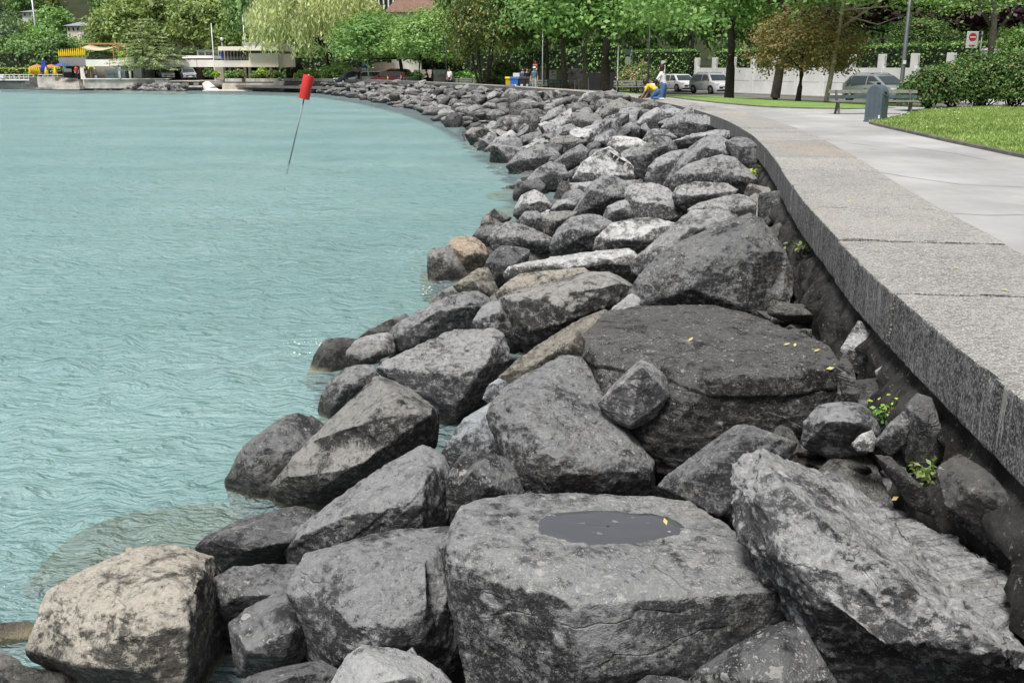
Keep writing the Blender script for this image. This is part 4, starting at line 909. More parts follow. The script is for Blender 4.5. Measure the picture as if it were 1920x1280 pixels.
# ================================================================ vegetation
def mat_leaf(name, a, b, c2, trans=0.35, rough=0.5):
    t = NT(name); geo = t.n("ShaderNodeNewGeometry"); r = geo.outputs["Random Per Island"]; oi = t.n("ShaderNodeObjectInfo")
    col = t.mix(t.ramp(r, 0.05, 0.75), a, b); col = t.mix(t.ramp(r, 0.86, 1.0, 0, 0.9), col, c2)
    big = t.noise(t.obj(), 0.55, 3); col = t.mix(t.ramp(big, 0.35, 0.65, 0.0, 0.45), col, tuple(x * 0.55 for x in a))
    hsv = t.n("ShaderNodeHueSaturation"); t.l(col, hsv.inputs["Color"]); t.l(t.math('MULTIPLY_ADD', oi.outputs["Random"], 0.35, 0.82), hsv.inputs["Value"]); col = hsv.outputs[0]
    br = t.mix(1.0, col, (3.3, 2.75, 3.9), 'MULTIPLY'); col = br
    p = t.pbr(col, rough, None, 0, 0.35)
    tr = t.n("ShaderNodeBsdfTranslucent"); t.l(t.mix(1.0, col, (1.25, 1.3, 0.6), 'MULTIPLY'), tr.inputs[0])
    m = t.n("ShaderNodeMixShader"); m.inputs[0].default_value = trans; t.l(p, m.inputs[1]); t.l(tr.outputs[0], m.inputs[2])
    return t.done(m.outputs[0])
LEAF = {
 'plane': mat_leaf("plane_leaf", (0.043, 0.107, 0.025), (0.098, 0.190, 0.045), (0.175, 0.263, 0.088)),
 'bright': mat_leaf("bright_leaf", (0.052, 0.112, 0.026), (0.105, 0.185, 0.048), (0.17, 0.25, 0.09)),
 'dark': mat_leaf("dark_leaf", (0.036, 0.086, 0.023), (0.081, 0.153, 0.036), (0.143, 0.215, 0.065), 0.25),
 'yellow': mat_leaf("magnolia_leaf", (0.022, 0.046, 0.01), (0.056, 0.082, 0.017), (0.2, 0.18, 0.045), 0.25, 0.35),
 'brown': mat_leaf("dry_leaf", (0.075, 0.090, 0.024), (0.112, 0.102, 0.032), (0.175, 0.125, 0.050), 0.25),
 'willow': mat_leaf("willow_leaf", (0.110, 0.156, 0.055), (0.191, 0.242, 0.094), (0.278, 0.324, 0.152), 0.35),
 'olive': mat_leaf("olive_leaf", (0.067, 0.120, 0.029), (0.126, 0.186, 0.053), (0.204, 0.264, 0.096)),
 'purple': mat_leaf("purple_leaf", (0.014, 0.009, 0.011), (0.034, 0.018, 0.020), (0.06, 0.03, 0.03), 0.12),
 'needle': mat_leaf("needle_leaf", (0.044, 0.094, 0.036), (0.091, 0.153, 0.055), (0.156, 0.221, 0.078), 0.2),
 'pine': mat_leaf("pine_leaf", (0.085, 0.140, 0.050), (0.150, 0.210, 0.080), (0.22, 0.28, 0.12), 0.2),
 'hedge': mat_leaf("hedge_leaf", (0.037, 0.094, 0.018), (0.088, 0.188, 0.031), (0.163, 0.300, 0.050), 0.2),
 'limeh': mat_leaf("lime_hedge_leaf", (0.10, 0.18, 0.025), (0.20, 0.31, 0.04), (0.30, 0.40, 0.08), 0.3),
 'shrub': mat_leaf("shrub_leaf", (0.016, 0.042, 0.010), (0.048, 0.098, 0.018), (0.12, 0.085, 0.045), 0.2),
 'rose': mat_leaf("rose_leaf", (0.045, 0.085, 0.025), (0.09, 0.14, 0.04), (0.50, 0.22, 0.20), 0.25),
}
BARK = {
 'grey': M("bark_grey", (0.115, 0.10, 0.085), 0.9, 0.35, 6, 0.8, 25), 'dark': M("bark_dark", (0.055, 0.045, 0.038), 0.9, 0.35, 6, 0.8, 25),
 'pale': M("bark_pale", (0.34, 0.29, 0.23), 0.85, 0.25, 5, 0.6, 25)}
def leaves(C, Nrm, size, r, aspect=0.6, up=None):
    n = len(C); Nrm = Nrm / np.linalg.norm(Nrm, axis=1)[:, None]
    a = r.normal(size=(n, 3)) if up is None else up + 0.25 * r.normal(size=(n, 3))
    a -= Nrm * (a * Nrm).sum(1)[:, None]; a /= np.linalg.norm(a, axis=1)[:, None]; b = np.cross(Nrm, a)
    s = size * r.uniform(0.65, 1.3, (n, 1))
    V = np.stack([C - a * s * 0.5, C + b * s * aspect * 0.5 + Nrm * s * 0.08, C + a * s * 0.5, C - b * s * aspect * 0.5 + Nrm * s * 0.08], 1).reshape(-1, 3)
    k = np.arange(n) * 4
    return V, np.c_[k, k + 1, k + 2, k + 3]
def crown_round(seed, rx, ry, rz, nclump, per, leaf, cr, low=-0.55, lump=0.28, inner=0.5):
    r = np.random.default_rng(seed); D = r.normal(size=(nclump * 3, 3)); D /= np.linalg.norm(D, axis=1)[:, None]; D = D[D[:, 2] > low][:nclump]
    rad = r.uniform(inner, 1.0, len(D)) ** 0.6 * (1 + lump * 1.6 * pn(D * 1.7 + seed) + lump * 0.8 * pn(D * 4 + seed))
    P = D * rad[:, None] * np.array([rx, ry, rz])
    C = np.repeat(P, per, 0) + r.normal(size=(len(P) * per, 3)) * cr * np.array([1, 1, 0.65])
    Nn = C / np.array([rx, ry, rz]) * 0.7 + np.array([0, 0, 0.55]) + r.normal(size=C.shape) * 0.75
    return leaves(C, Nn, leaf, r), P
def crown_willow(seed, rx, ry, rz, nstr, per, leaf):
    r = np.random.default_rng(seed); D = r.normal(size=(nstr * 2, 3)); D /= np.linalg.norm(D, axis=1)[:, None]; D[:, 2] = np.abs(D[:, 2]) * 0.9 + 0.1; D = D[:nstr]
    lob = 1 + 0.30 * pn(D * 2.3 + seed); P = D * (r.uniform(0.45, 1.0, nstr) ** 0.5 * lob)[:, None] * np.array([rx, ry, rz * 0.62]) + np.array([0, 0, rz * 0.30])
    L = r.uniform(0.35, 1.0, nstr) * rz * 1.05; k = np.tile(np.arange(per) / per, nstr)
    base = np.repeat(P, per, 0); out = np.repeat(D[:, :2], per, 0)
    C = base.copy(); C[:, 2] -= k * np.repeat(L, per); C[:, :2] += out * (np.sqrt(k) * 0.9)[:, None] + r.normal(size=(len(C), 2)) * 0.13
    C = C[C[:, 2] > -rz * 0.98]
    Nn = np.c_[r.normal(size=(len(C), 2)), r.normal(size=len(C)) * 0.3]
    return leaves(C, Nn, leaf, r, 0.28, np.array([0, 0, -1.0])), P[::20]
def crown_conifer(seed, h, rad, tiers, per, leaf, droop=0.25, flat=0.25, top=0.05):
    r = np.random.default_rng(seed); CC = []
    for k in range(tiers):
        f = k / (tiers - 1); z = h * (0.06 + 0.94 * f); rr = rad * ((1 - f) ** 0.8 + top) * r.uniform(0.75, 1.15); nb = int(7 + 7 * (1 - f))
        for b in range(nb):
            a = r.uniform(0, 6.28); L = rr * r.uniform(0.7, 1.1); m = max(4, int(per * (L / rad)))
            u = r.uniform(0.15, 1, m) ** 0.7
            c = np.c_[np.cos(a) * L * u, np.sin(a) * L * u, z - droop * L * u * u + 0 * u]; c += r.normal(size=c.shape) * np.array([0.16, 0.16, 0.07]) * rad * flat * 2; CC.append(c)
    C = np.vstack(CC); C[:, 2] -= h / 2; Nn = np.c_[r.normal(size=(len(C), 2)) * 0.6, np.ones(len(C))]
    return leaves(C, Nn, leaf, r, 0.4), None
_CR = {}
def crown_mesh(kind, leafmat, seed, **kw):
    key = (kind, leafmat, seed, tuple(sorted(kw.items())))
    if key not in _CR:
        f = dict(round=crown_round, willow=crown_willow, conifer=crown_conifer)[kind]
        (V, Fq), P = f(seed, **kw); _CR[key] = (mesh_np("crown", V, Fq, LEAF[leafmat]), P)
    return _CR[key]
def tree(name, label, base, cz, scale, crown, bark='grey', tr=0.22, group=None, cat="tree", bend=(0, 0), limbs=7, seed=1, stems=1, cx=(0, 0)):
    me, P = crown; rr = random.Random(seed)
    t = thing(name, label, cat, base, 0, group)
    mb = MB()
    for s_ in range(stems):
        ang = 6.28 * s_ / stems + rr.random(); sp = 0.0 if stems == 1 else 0.25
        b0 = Vector((math.cos(ang) * sp, math.sin(ang) * sp, -0.1)); top = Vector((bend[0] + cx[0] * .25 + math.cos(ang) * sp * 4, bend[1] + cx[1] * .25 + math.sin(ang) * sp * 4, cz * 0.95))
        mid = b0.lerp(top, 0.5) + Vector((rr.uniform(-.08, .08), rr.uniform(-.08, .08), 0)) * cz * 0.5
        r0 = tr if stems == 1 else tr * 0.6
        mb.tube([b0, b0 + Vector((0, 0, 0.25)), b0.lerp(mid, .6), mid, top], [r0 * 1.55, r0 * 1.1, r0 * 0.95, r0 * 0.85, r0 * 0.5], 10)
        if P is not None:
            pick = [P[rr.randrange(len(P))] for _ in range(limbs)]
            for q in pick:
                e = Vector((q[0] * scale[0] + cx[0], q[1] * scale[1] + cx[1], cz + q[2] * scale[2])); st = mid.lerp(top, rr.uniform(0.1, 0.9))
                m_ = st.lerp(e, 0.5) + Vector((0, 0, -0.1 * (e - st).length)); mb.tube([st, m_, st.lerp(e, 0.92)], [r0 * 0.42, r0 * 0.28, r0 * 0.1], 6)
    mb.build("trunk", BARK[bark], t, True)
    o = bpy.data.objects.new("crown", me); link(o, t); o.location = (cx[0], cx[1], cz); o.scale = scale; o.rotation_euler = (0, 0, rr.uniform(0, 6.28))
    if abs(scale[0] - scale[1]) > .35: o.rotation_euler = (0, 0, 0)
    return t
def tree_px(name, label, bx, by_or_z, Y, x0, x1, y0, y1, crown, unit, **kw):
    """trunk base at pixel column bx, Y metres off; crown fills the pixel box"""
    mpp = Y / F_PX * 1.03; gzv = by_or_z
    X = at(bx, 128, Y).x; cxx = at((x0 + x1) / 2, 128, Y).x - X; zt, zb = at(960, y0, Y).z, at(960, y1, Y).z
    sx = (x1 - x0) * mpp / 2 / unit[0]; sz = (zt - zb) / 2 / unit[2]
    return tree(name, label, (X, Y, gzv), (zt + zb) / 2 - gzv, (sx, kw.pop('sy', sx), sz), crown, cx=(cxx, 0), **kw)
U = (4.0, 4.0, 3.6)
def pl(seed, mat='plane', leaf=0.24, n=250, per=46): return crown_mesh('round', mat, seed, rx=4.0, ry=4.0, rz=3.6, nclump=n, per=per, leaf=leaf, cr=0.52)
G0 = PATHZ
T = tree_px
T("plane_tree", "large plane tree with dark trunk in front of the white car", 1370, 0.95, 60, 1190, 1470, -170, 108, pl(1), U, tr=.26, bark='dark', seed=1)
T("plane_tree", "plane tree with thick flared trunk left of the brown-leaved tree", 1457, 0.98, 57, 1350, 1560, -190, 70, pl(2), U, tr=.25, bark='grey', seed=2)
T("plane_tree", "young plane tree with pale straight trunk right of the brown-leaved tree", 1554, 1.0, 51, 1480, 1785, -170, 72, pl(3, 'bright'), U, tr=.12, bark='pale', seed=3)
T("ornamental_tree", "small round tree with dry brown leaves on the lawn", 1501, 1.02, 53, 1408, 1614, 8, 156, crown_mesh('round', 'brown', 5, rx=3.0, ry=3.0, rz=2.2, nclump=260, per=42, leaf=0.17, cr=0.30, lump=0.2, inner=.35, low=-.8), (3.0, 3.0, 2.2), tr=.13, bark='dark', seed=5, limbs=9)
T("acacia_tree", "tree with slender grey trunk rising beside the no-entry sign", 1846, 1.1, 45, 1735, 1990, -150, 62, pl(6, 'bright', 0.20), U, tr=.20, bark='grey', seed=6)
T("copper_beech", "dark purple-leaved beech behind the villa hedge", 1690, 0.9, 78, 1560, 1900, -120, 98, pl(7, 'purple', 0.34), U, tr=.3, bark='dark', seed=7)
T("photinia_shrub", "rounded shrub with reddish tips above the villa hedge", 1715, 0.9, 70, 1668, 1768, 34, 110, crown_mesh('round', 'shrub', 8, rx=2.0, ry=2.0, rz=2.0, nclump=150, per=40, leaf=0.2, cr=.25), (2, 2, 2), tr=.08, cat="shrub", seed=8)
T("plane_tree", "big plane tree with broad trunk behind the dark bench", 1135, 0.95, 80, 1010, 1290, -120, 112, pl(9, 'plane', 0.28), U, tr=.36, bark='dark', seed=9)
T("plane_tree", "plane tree behind the beige wall with a poster", 1061, 0.95, 83, 925, 1110, -110, 104, pl(10, 'plane', 0.30), U, tr=.22, bark='grey', seed=10)
T("plane_tree", "slim plane tree beside the painted hoarding", 1096, 0.95, 86, 1040, 1180, -90, 96, pl(11, 'plane', 0.30), U, tr=.12, bark='pale', seed=11)
T("plane_tree", "thin plane tree beside the lamp pole near the benches", 1027, 0.95, 88, 960, 1060, -60, 118, pl(12, 'yellow', 0.32), U, tr=.14, bark='grey', seed=12)
T("magnolia_tree", "dark many-stemmed magnolia with yellowish leaf tips", 905, 0.98, 84, 846, 975, -30, 132, crown_mesh('round', 'yellow', 13, rx=4.0, ry=4.0, rz=3.6, nclump=240, per=44, leaf=0.30, cr=.5, low=-.75), U, tr=.17, bark='dark', seed=13, stems=5, limbs=3)
T("plane_tree", "light green plane tree left of the magnolia", 810, 0.98, 98, 738, 875, 26, 130, pl(14, 'bright', 0.36), U, tr=.10, bark='dark', seed=14)
T("plane_tree", "slender plane tree beside the scooter rider", 787, 0.98, 101, 755, 850, 40, 134, pl(15, 'bright', 0.36, 160), U, tr=.09, bark='dark', seed=15)
T("plane_tree", "full green plane tree right of the willow", 757, 0.98, 110, 636, 800, 28, 132, pl(16, 'plane', 0.36), U, tr=.22, bark='dark', seed=16)
T("weeping_willow", "large pale green weeping willow at the end of the bank", 613, 1.2, 122, 492, 706, -40, 146, crown_mesh('willow', 'willow', 17, rx=5, ry=5, rz=5, nstr=1000, per=22, leaf=0.50), (5, 5, 5), tr=.55, bark='dark', seed=17, bend=(.3, 0), limbs=5)
T("conifer_tree", "dark conifer between the plane trees and the willow", 487, 1.2, 150, 440, 540, -60, 110, crown_mesh('round', 'dark', 18, rx=4.0, ry=4.0, rz=3.6, nclump=160, per=40, leaf=.5, cr=.5), U, tr=.3, bark='dark', seed=18)
# big plane-tree belt behind the restaurant
for k, (bx, x0, x1, y0, y1, Y, m, lab) in enumerate([(222, 186, 296, 4, 120, 160, 'olive', "leftmost olive-green plane tree towering behind the restaurant"), (300, 235, 375, -40, 112, 166, 'olive', "tallest olive-green plane tree behind the pine"),
        (380, 320, 450, -30, 112, 162, 'olive', "olive-green plane tree behind the white masts"), (440, 392, 500, 10, 118, 158, 'olive', "olive-green plane tree behind the beige pavilion"), (505, 470, 560, 40, 130, 150, 'bright', "bright green tree between the beige pavilion and the willow")]):
    T("plane_tree", lab, bx, 1.2, Y, x0, x1, y0, y1, pl(20 + k % 3, m, 0.46, 230, 44), U, tr=.4, seed=20 + k, limbs=4)
T("pine_tree", "blue-green pine with tiered branches beside the restaurant terrace", 268, 1.2, 131, 228, 338, 36, 132, crown_mesh('conifer', 'pine', 26, h=8.0, rad=3.6, tiers=15, per=60, leaf=.36, droop=.12, flat=.16, top=.22), (3.6, 3.6, 4.0), tr=.22, seed=26)
# woods on the hillside behind the bay
rh = random.Random(5); HB = [crown_mesh('round', m, 40 + k, rx=4.0, ry=4.0, rz=3.6, nclump=120, per=34, leaf=.62, cr=.55, low=-.8) for k, m in enumerate(['dark', 'dark', 'needle', 'plane', 'olive'])]
HC = crown_mesh('conifer', 'needle', 46, h=8.0, rad=2.4, tiers=14, per=34, leaf=.5, droop=.25, flat=.2)
hill = [(-15, 30, 128, 168, 0), (18, 35, 130, 164, 2), (40, 62, 134, 160, 0), (62, 70, 132, 158, 1), (85, 52, 130, 162, 3), (104, 66, 132, 156, 1), (128, 72, 118, 166, 2), (150, 78, 116, 158, 1), (172, 72, 112, 172, 0), (190, 88, 122, 150, 3),
        (10, 34, 90, 195, 0), (46, 44, 92, 200, 4), (74, 40, 92, 205, 3), (86, 34, 84, 212, 0), (112, 14, 66, 230, 3), (200, 44, 90, 205, 1), (30, 26, 60, 240, 2), (60, -25, 40, 245, 3), (92, -30, 34, 250, 4), (112, -40, 26, 262, 0), (150, -30, 30, 265, 3), (212, -45, 30, 250, 0), (232, -40, 40, 230, 1), (-20, -40, 30, 235, 0), (8, -40, 12, 280, 2), (52, -50, 8, 285, 1), (130, -50, 2, 290, 1)]
words = ["dark rounded tree", "blue-dark bushy tree", "deep green tree", "leafy green tree", "olive green tree"]
for k, (bx, y0, y1, Y, kind) in enumerate(hill):
    w = rh.uniform(34, 50); z0 = float(terr(np.array([[at(bx, 128, Y).x, Y, 0.0]]))[0]); zb = at(bx, y1, Y).z
    place = "at the foot of the hill left of the yellow parasols" if Y < 175 else ("on the slope above the restaurant" if Y < 225 else "high on the hillside at the top left")
    zz = min(z0, zb - 0.5)
    T("hillside_tree", words[kind] + " " + place + (", left half" if bx < 80 else ", right half"), bx, zz, Y, bx - w * .75, bx + w * .75, y0, y1 + 8, HB[kind], U, tr=.25, group="woods on the hillside", seed=50 + k, limbs=2)
T("cypress_tree", "tall dark cypress at the top left corner", 6, 8.0, 215, -12, 22, -40, 30, HC, (2.4, 2.4, 4.0), tr=.2, seed=90)
# background belt behind the promenade trees
belt = [(560, 118, 150), (640, 122, 145), (700, 120, 140), (770, 118, 132), (840, 122, 128), (880, 120, 120), (960, 120, 118), (1020, 110, 112), (1090, 110, 112), (1160, 108, 108), (1230, 105, 108), (1300, 105, 104), (1370, 100, 100), (1440, 98, 98), (1510, 96, 95), (1580, 92, 92), (1650, 90, 90), (1800, 84, 88), (1880, 80, 84), (1950, 80, 80)]
BB = [crown_mesh('round', m, 60 + k, rx=4.0, ry=4.0, rz=3.6, nclump=150, per=36, leaf=.44, cr=.6, low=-.85) for k, m in enumerate(['dark', 'plane', 'dark'])]
for k, (bx, yb, Y) in enumerate(belt):
    side = "behind the parked cars" if bx < 800 else ("behind the benches" if bx < 1200 else "in the garden behind the villa wall")
    top = -90 if bx < 640 or bx > 870 else 62; Y += 26 if bx > 1300 else 0
    T("garden_tree", ["dark", "mid-green", "deep green"][k % 3] + " leafy tree " + side + (", left part" if bx % 400 < 200 else ", right part"), bx, 0.6, Y, bx - 62, bx + 62, top, yb, BB[k % 3], U, tr=.2, bark='dark', group="dark trees " + side, seed=100 + k, limbs=2)

# ---- hedges and shrubs: leaf skin over a dark core
def hedge(name, label, poly_line, width, z0, z1, mat, leaf, dens, seed=1, wob=0.1, core=True, cat="hedge", z1b=None):
    r = np.random.default_rng(seed); P = np.array(poly_line, float); c0 = P[0]
    t = thing(name, label, cat, (c0[0], c0[1], z0))
    CC, NN = [], []; mb = MB()
    for i in range(len(P) - 1):
        a, b = P[i], P[i + 1]; d = b - a; L = np.linalg.norm(d); d = d / L; nn = np.array([-d[1], d[0]])
        H = z1 - z0
        n1 = int(L * H * dens); n2 = int(L * width * dens * 1.2)
        for sgn in (-1, 1):
            u = r.uniform(0, L, n1); h = r.uniform(0.02, 1, n1) * H; off = sgn * (width / 2 + r.normal(size=n1) * wob * .5)
            CC.append(np.c_[a[0] + d[0] * u + nn[0] * off, a[1] + d[1] * u + nn[1] * off, h]); NN.append(np.tile([nn[0] * sgn, nn[1] * sgn, 0.35], (n1, 1)))
        u = r.uniform(0, L, n2); off = r.uniform(-width / 2, width / 2, n2); CC.append(np.c_[a[0] + d[0] * u + nn[0] * off, a[1] + d[1] * u + nn[1] * off, H + r.normal(size=n2) * wob * .5]); NN.append(np.tile([0, 0, 1.0], (n2, 1)))
        for e_, s_ in ((a, -1), (b, 1)):
            n3 = int(width * H * dens); off = r.uniform(-width / 2, width / 2, n3); CC.append(np.c_[e_[0] + nn[0] * off + d[0] * s_ * .02, e_[1] + nn[1] * off + d[1] * s_ * .02, r.uniform(0.02, 1, n3) * H]); NN.append(np.tile([d[0] * s_, d[1] * s_, .3], (n3, 1)))
        m = (a + b) / 2 - c0; mb.box((m[0], m[1], H * 0.48), (L - .06, width * 0.86, H * 0.94), rz=math.atan2(d[1], d[0]))
    C = np.vstack(CC); N_ = np.vstack(NN); C[:, 0] -= c0[0]; C[:, 1] -= c0[1]
    C += (wob * 1.5 * pn(np.c_[C[:, :2] * .9, C[:, 2] * .9 + seed]))[:, None] * N_
    V, Fq = leaves(C, N_ + r.normal(size=N_.shape) * .7, leaf, r)
    o = bpy.data.objects.new("foliage", mesh_np("foliage", V, Fq, LEAF[mat])); link(o, t)
    if core: mb.build("branches", M("hedge_core", (0.012, 0.02, 0.008), 0.95), t)
    return t
hedge("villa_hedge", "tall clipped green hedge behind the white villa wall", [along(2, -1.3), along(46, -1.3)], 1.3, 0.8, 4.15, 'hedge', .2, 26, 3)
hedge("clipped_hedge", "dark clipped hedge left of the white gate", [(10.5, 101), along(-1.5, -0.7)], 1.2, 0.7, 4.3, 'hedge', .24, 20, 4)
hedge("garden_hedge", "high hedge above the dark fence behind the plane trees", [(7.0, 104), (10.6, 103)], 1.2, 0.7, 5.0, 'hedge', .26, 18, 5)
hedge("beach_hedge", "long lime-green hedge behind the white pier railing", [tuple(at(-20, 128, 147).xy), tuple(at(118, 128, 145).xy)], 1.4, 1.1, 2.65, 'limeh', .34, 12, 6)
def bush(name, label, X, Y, z, rx, ry, rz, mat, leaf, n, per, seed, cat="shrub", group=None):
    t = thing(name, label, cat, (X, Y, z), 0, group); (V, Fq), P = crown_round(seed, rx, ry, rz, n, per, leaf, min(rx, rz) * .16, low=-.35, lump=.22, inner=.4)
    V[:, 2] = np.maximum(V[:, 2] + rz * .62, 0.02)
    o = bpy.data.objects.new("foliage", mesh_np("foliage", V, Fq, LEAF[mat])); link(o, t)
    mb = MB(); rr = random.Random(seed)
    for k in range(9):
        a = rr.uniform(0, 6.28); q = P[rr.randrange(len(P))]; mb.tube([(math.cos(a) * .12 * rx, math.sin(a) * .12 * ry, -.05), (q[0] * .5, q[1] * .5, (q[2] + rz * .62) * .5), (q[0] * .9, q[1] * .9, q[2] * .9 + rz * .62)], [.03, .022, .01], 5)
    mb.build("stems", BARK['dark'], t); return t
# flowering shrub border at the right: several plants grown together
for k, (px, Y, w, h, lab) in enumerate([(1748, 39.6, 1.05, 1.45, "lowest leftmost shrub of the border at the right edge"), (1795, 40.4, 1.25, 1.75, "second shrub from the left in the border behind the lawn"), (1850, 40.8, 1.35, 2.05, "third shrub from the left in the border behind the lawn"), (1905, 40.2, 1.3, 2.15, "shrub of the border at the right picture edge"), (1950, 39.5, 1.3, 2.2, "last shrub of the border cut off by the right edge")]):
    bush("flowering_shrub", lab, at(px, 128, Y).x, Y, PATHZ + .12, w, .95, h / 1.62, 'shrub', .12, 220, 44, 70 + k, group="shrub border behind the lawn")
bush("laurel_bush", "tall bright laurel at the top right edge above the shrub border", at(1912, 128, 43).x, 43, 1.1, 1.15, 1.2, 2.1, 'bright', .15, 230, 40, 80)
bush("rose_bush", "tall rose bush with pink blooms behind the dark bench", at(1196, 128, 74).x, 74, 0.95, 1.3, 1.0, 1.25, 'rose', .16, 150, 36, 81)
bush("rounded_shrub", "dense rounded shrub left of the yellow bin", at(942, 128, 86).x, 86, 0.98, 1.55, 1.3, 1.25, 'shrub', .22, 170, 36, 82)
bush("leafy_shrub", "leafy shrub at the foot of the willow trunk", at(635, 128, 119).x, 119, 1.2, 2.0, 1.4, 1.3, 'bright', .3, 120, 30, 83)
bush("leafy_shrub", "small yellowish shrub between the willow and the quay", at(575, 128, 121).x, 121, 1.2, 1.6, 1.2, .8, 'olive', .28, 90, 28, 84)
bush("dark_shrub", "dark low shrub behind the far bench beside the red car", at(776, 128, 108).x, 108, 0.98, 1.2, .8, .8, 'dark', .25, 90, 26, 85)
bush("green_bush", "low green bush behind the far white fence", at(870, 128, 97).x, 97, 0.95, 1.6, 1.0, .9, 'hedge', .24, 90, 26, 86)
for k, (px, w, h, m, lab) in enumerate([(392, .75, 1.1, 'dark', "round dark potted shrub beside the dark garage opening"), (404, .5, .75, 'limeh', "small lime-coloured plant right of the round potted shrub"), (432, .7, .8, 'hedge', "green planter shrub left of the pavilion windows"), (447, .8, 1.0, 'olive', "olive planter shrub under the pavilion balcony"), (478, .6, .8, 'dark', "dark planter shrub under the pavilion"), (490, .8, 1.15, 'limeh', "bright green planter shrub right of the pavilion pillars"), (512, .9, .9, 'olive', "brownish planter shrub at the right end of the pavilion")]):
    bush("planter_shrub", lab, at(px, 128, 126).x, 126, 1.55, w, .5, h / 1.62, m, .22, 50, 24, 90 + k)

hedge("undergrowth", "dark undergrowth below the trees behind the far car park", [tuple(at(540, 128, 140).xy), tuple(at(700, 128, 136).xy), tuple(at(880, 128, 124).xy)], 1.5, .6, 4.2, 'dark', .4, 9, 31, .35, cat="undergrowth")
hedge("undergrowth", "dark undergrowth behind the magnolia and the wheeled bins", [tuple(at(875, 128, 118).xy), tuple(at(1010, 128, 112).xy), tuple(at(1100, 128, 108).xy)], 1.5, .6, 4.6, 'dark', .36, 10, 32, .35, cat="undergrowth")
hedge("undergrowth", "dark planting behind the restaurant and the parking bays", [tuple(at(-40, 128, 156).xy), tuple(at(200, 128, 152).xy), tuple(at(540, 128, 146).xy)], 1.6, .9, 5.0, 'dark', .46, 7, 33, .4, cat="undergrowth")
# ================================================================ objects
WHITE = M("white_paint", (0.74, 0.74, 0.73), 0.5, 0.06, 1.5); WALLW = M("white_render", (0.72, 0.72, 0.71), 0.85, 0.10, 0.7, 0.3, 40)
GREYM = M("grey_metal", (0.22, 0.23, 0.24), 0.45, 0.1, 4, metal=0.6); DARKM = M("dark_metal", (0.035, 0.038, 0.042), 0.45, 0.1, 4, metal=0.3)
GALV = M("galvanised", (0.42, 0.43, 0.44), 0.45, 0.12, 6, metal=0.7); BLACK = M("black_plastic", (0.02, 0.02, 0.021), 0.5, 0.1)
RUB = M("tyre_rubber", (0.018, 0.018, 0.018), 0.8, 0.1); RIM = M("wheel_rim", (0.35, 0.36, 0.37), 0.35, 0.1, 5, metal=0.8)
LAMPG = M("headlamp_glass", (0.65, 0.68, 0.70), 0.1, 0.1, 8, spec=0.8); RED = M("signal_red", (0.62, 0.035, 0.03), 0.45, 0.12, 3); REDS = M("sign_red", (0.55, 0.02, 0.03), 0.5, 0.05)
YEL = M("parasol_yellow", (0.80, 0.56, 0.02), 0.7, 0.12, 3); BLUEP = M("parasol_blue", (0.02, 0.06, 0.42), 0.7, 0.12, 3); ORNG = M("parasol_terracotta", (0.55, 0.22, 0.10), 0.7, 0.12, 3)
CREAM = M("cream_render", (0.85, 0.78, 0.66), 0.85, 0.06, 0.6); PANEL = M("concrete_panel", (0.82, 0.79, 0.72), 0.85, 0.08, 0.6); BROWNW = M("brown_wall", (0.33, 0.28, 0.24), 0.85, 0.12, 1.0)
DARKIN = M("dark_interior", (0.012, 0.012, 0.014), 0.7, 0.2); ROOFB = M("tile_roof", (0.20, 0.12, 0.09), 0.85, 0.2, 2.0); ROOFG = M("grey_roof", (0.30, 0.33, 0.38), 0.6, 0.1, 1.0)
WOODG = M("bench_wood", (0.20, 0.205, 0.18), 0.8, 0.25, 9, 0.5, 40); WOODT = M("bench_wood_green", (0.055, 0.095, 0.095), 0.7, 0.2, 7, 0.4, 40); CIRON = M("cast_iron", (0.03, 0.03, 0.03), 0.6, 0.2)
STONEG = M("quay_stone", (0.50, 0.47, 0.42), 0.9, 0.3, 1.2, 0.5, 8); STONED = M("quay_stone_dark", (0.11, 0.105, 0.095), 0.9, 0.35, 1.4, 0.5, 8); TIMBER = M("timber_boards", (0.26, 0.22, 0.17), 0.85, 0.2, 4)
def mat_glass(name, col=(0.03, 0.04, 0.045), rough=0.04):
    t = NT(name); return t.done(t.pbr(col, rough, None, 0.0, 0.9))
GLASS = mat_glass("window_glass"); CARGL = mat_glass("car_glass", (0.045, 0.06, 0.065))
def car_paint(name, col, metal=0.0):
    t = NT(name); return t.done(t.pbr(col, 0.28, None, metal, 0.5, Coat_Weight=0.7, Coat_Roughness=0.05))
SKIN = M("skin", (0.48, 0.28, 0.20), 0.6, 0.08); HAIRB = M("hair_brown", (0.045, 0.022, 0.012), 0.6, 0.2, 30); HAIRD = M("hair_dark", (0.018, 0.012, 0.010), 0.6, 0.2, 30)
def cloth(n, c): return M("cloth_" + n, c, 0.9, 0.12, 12)

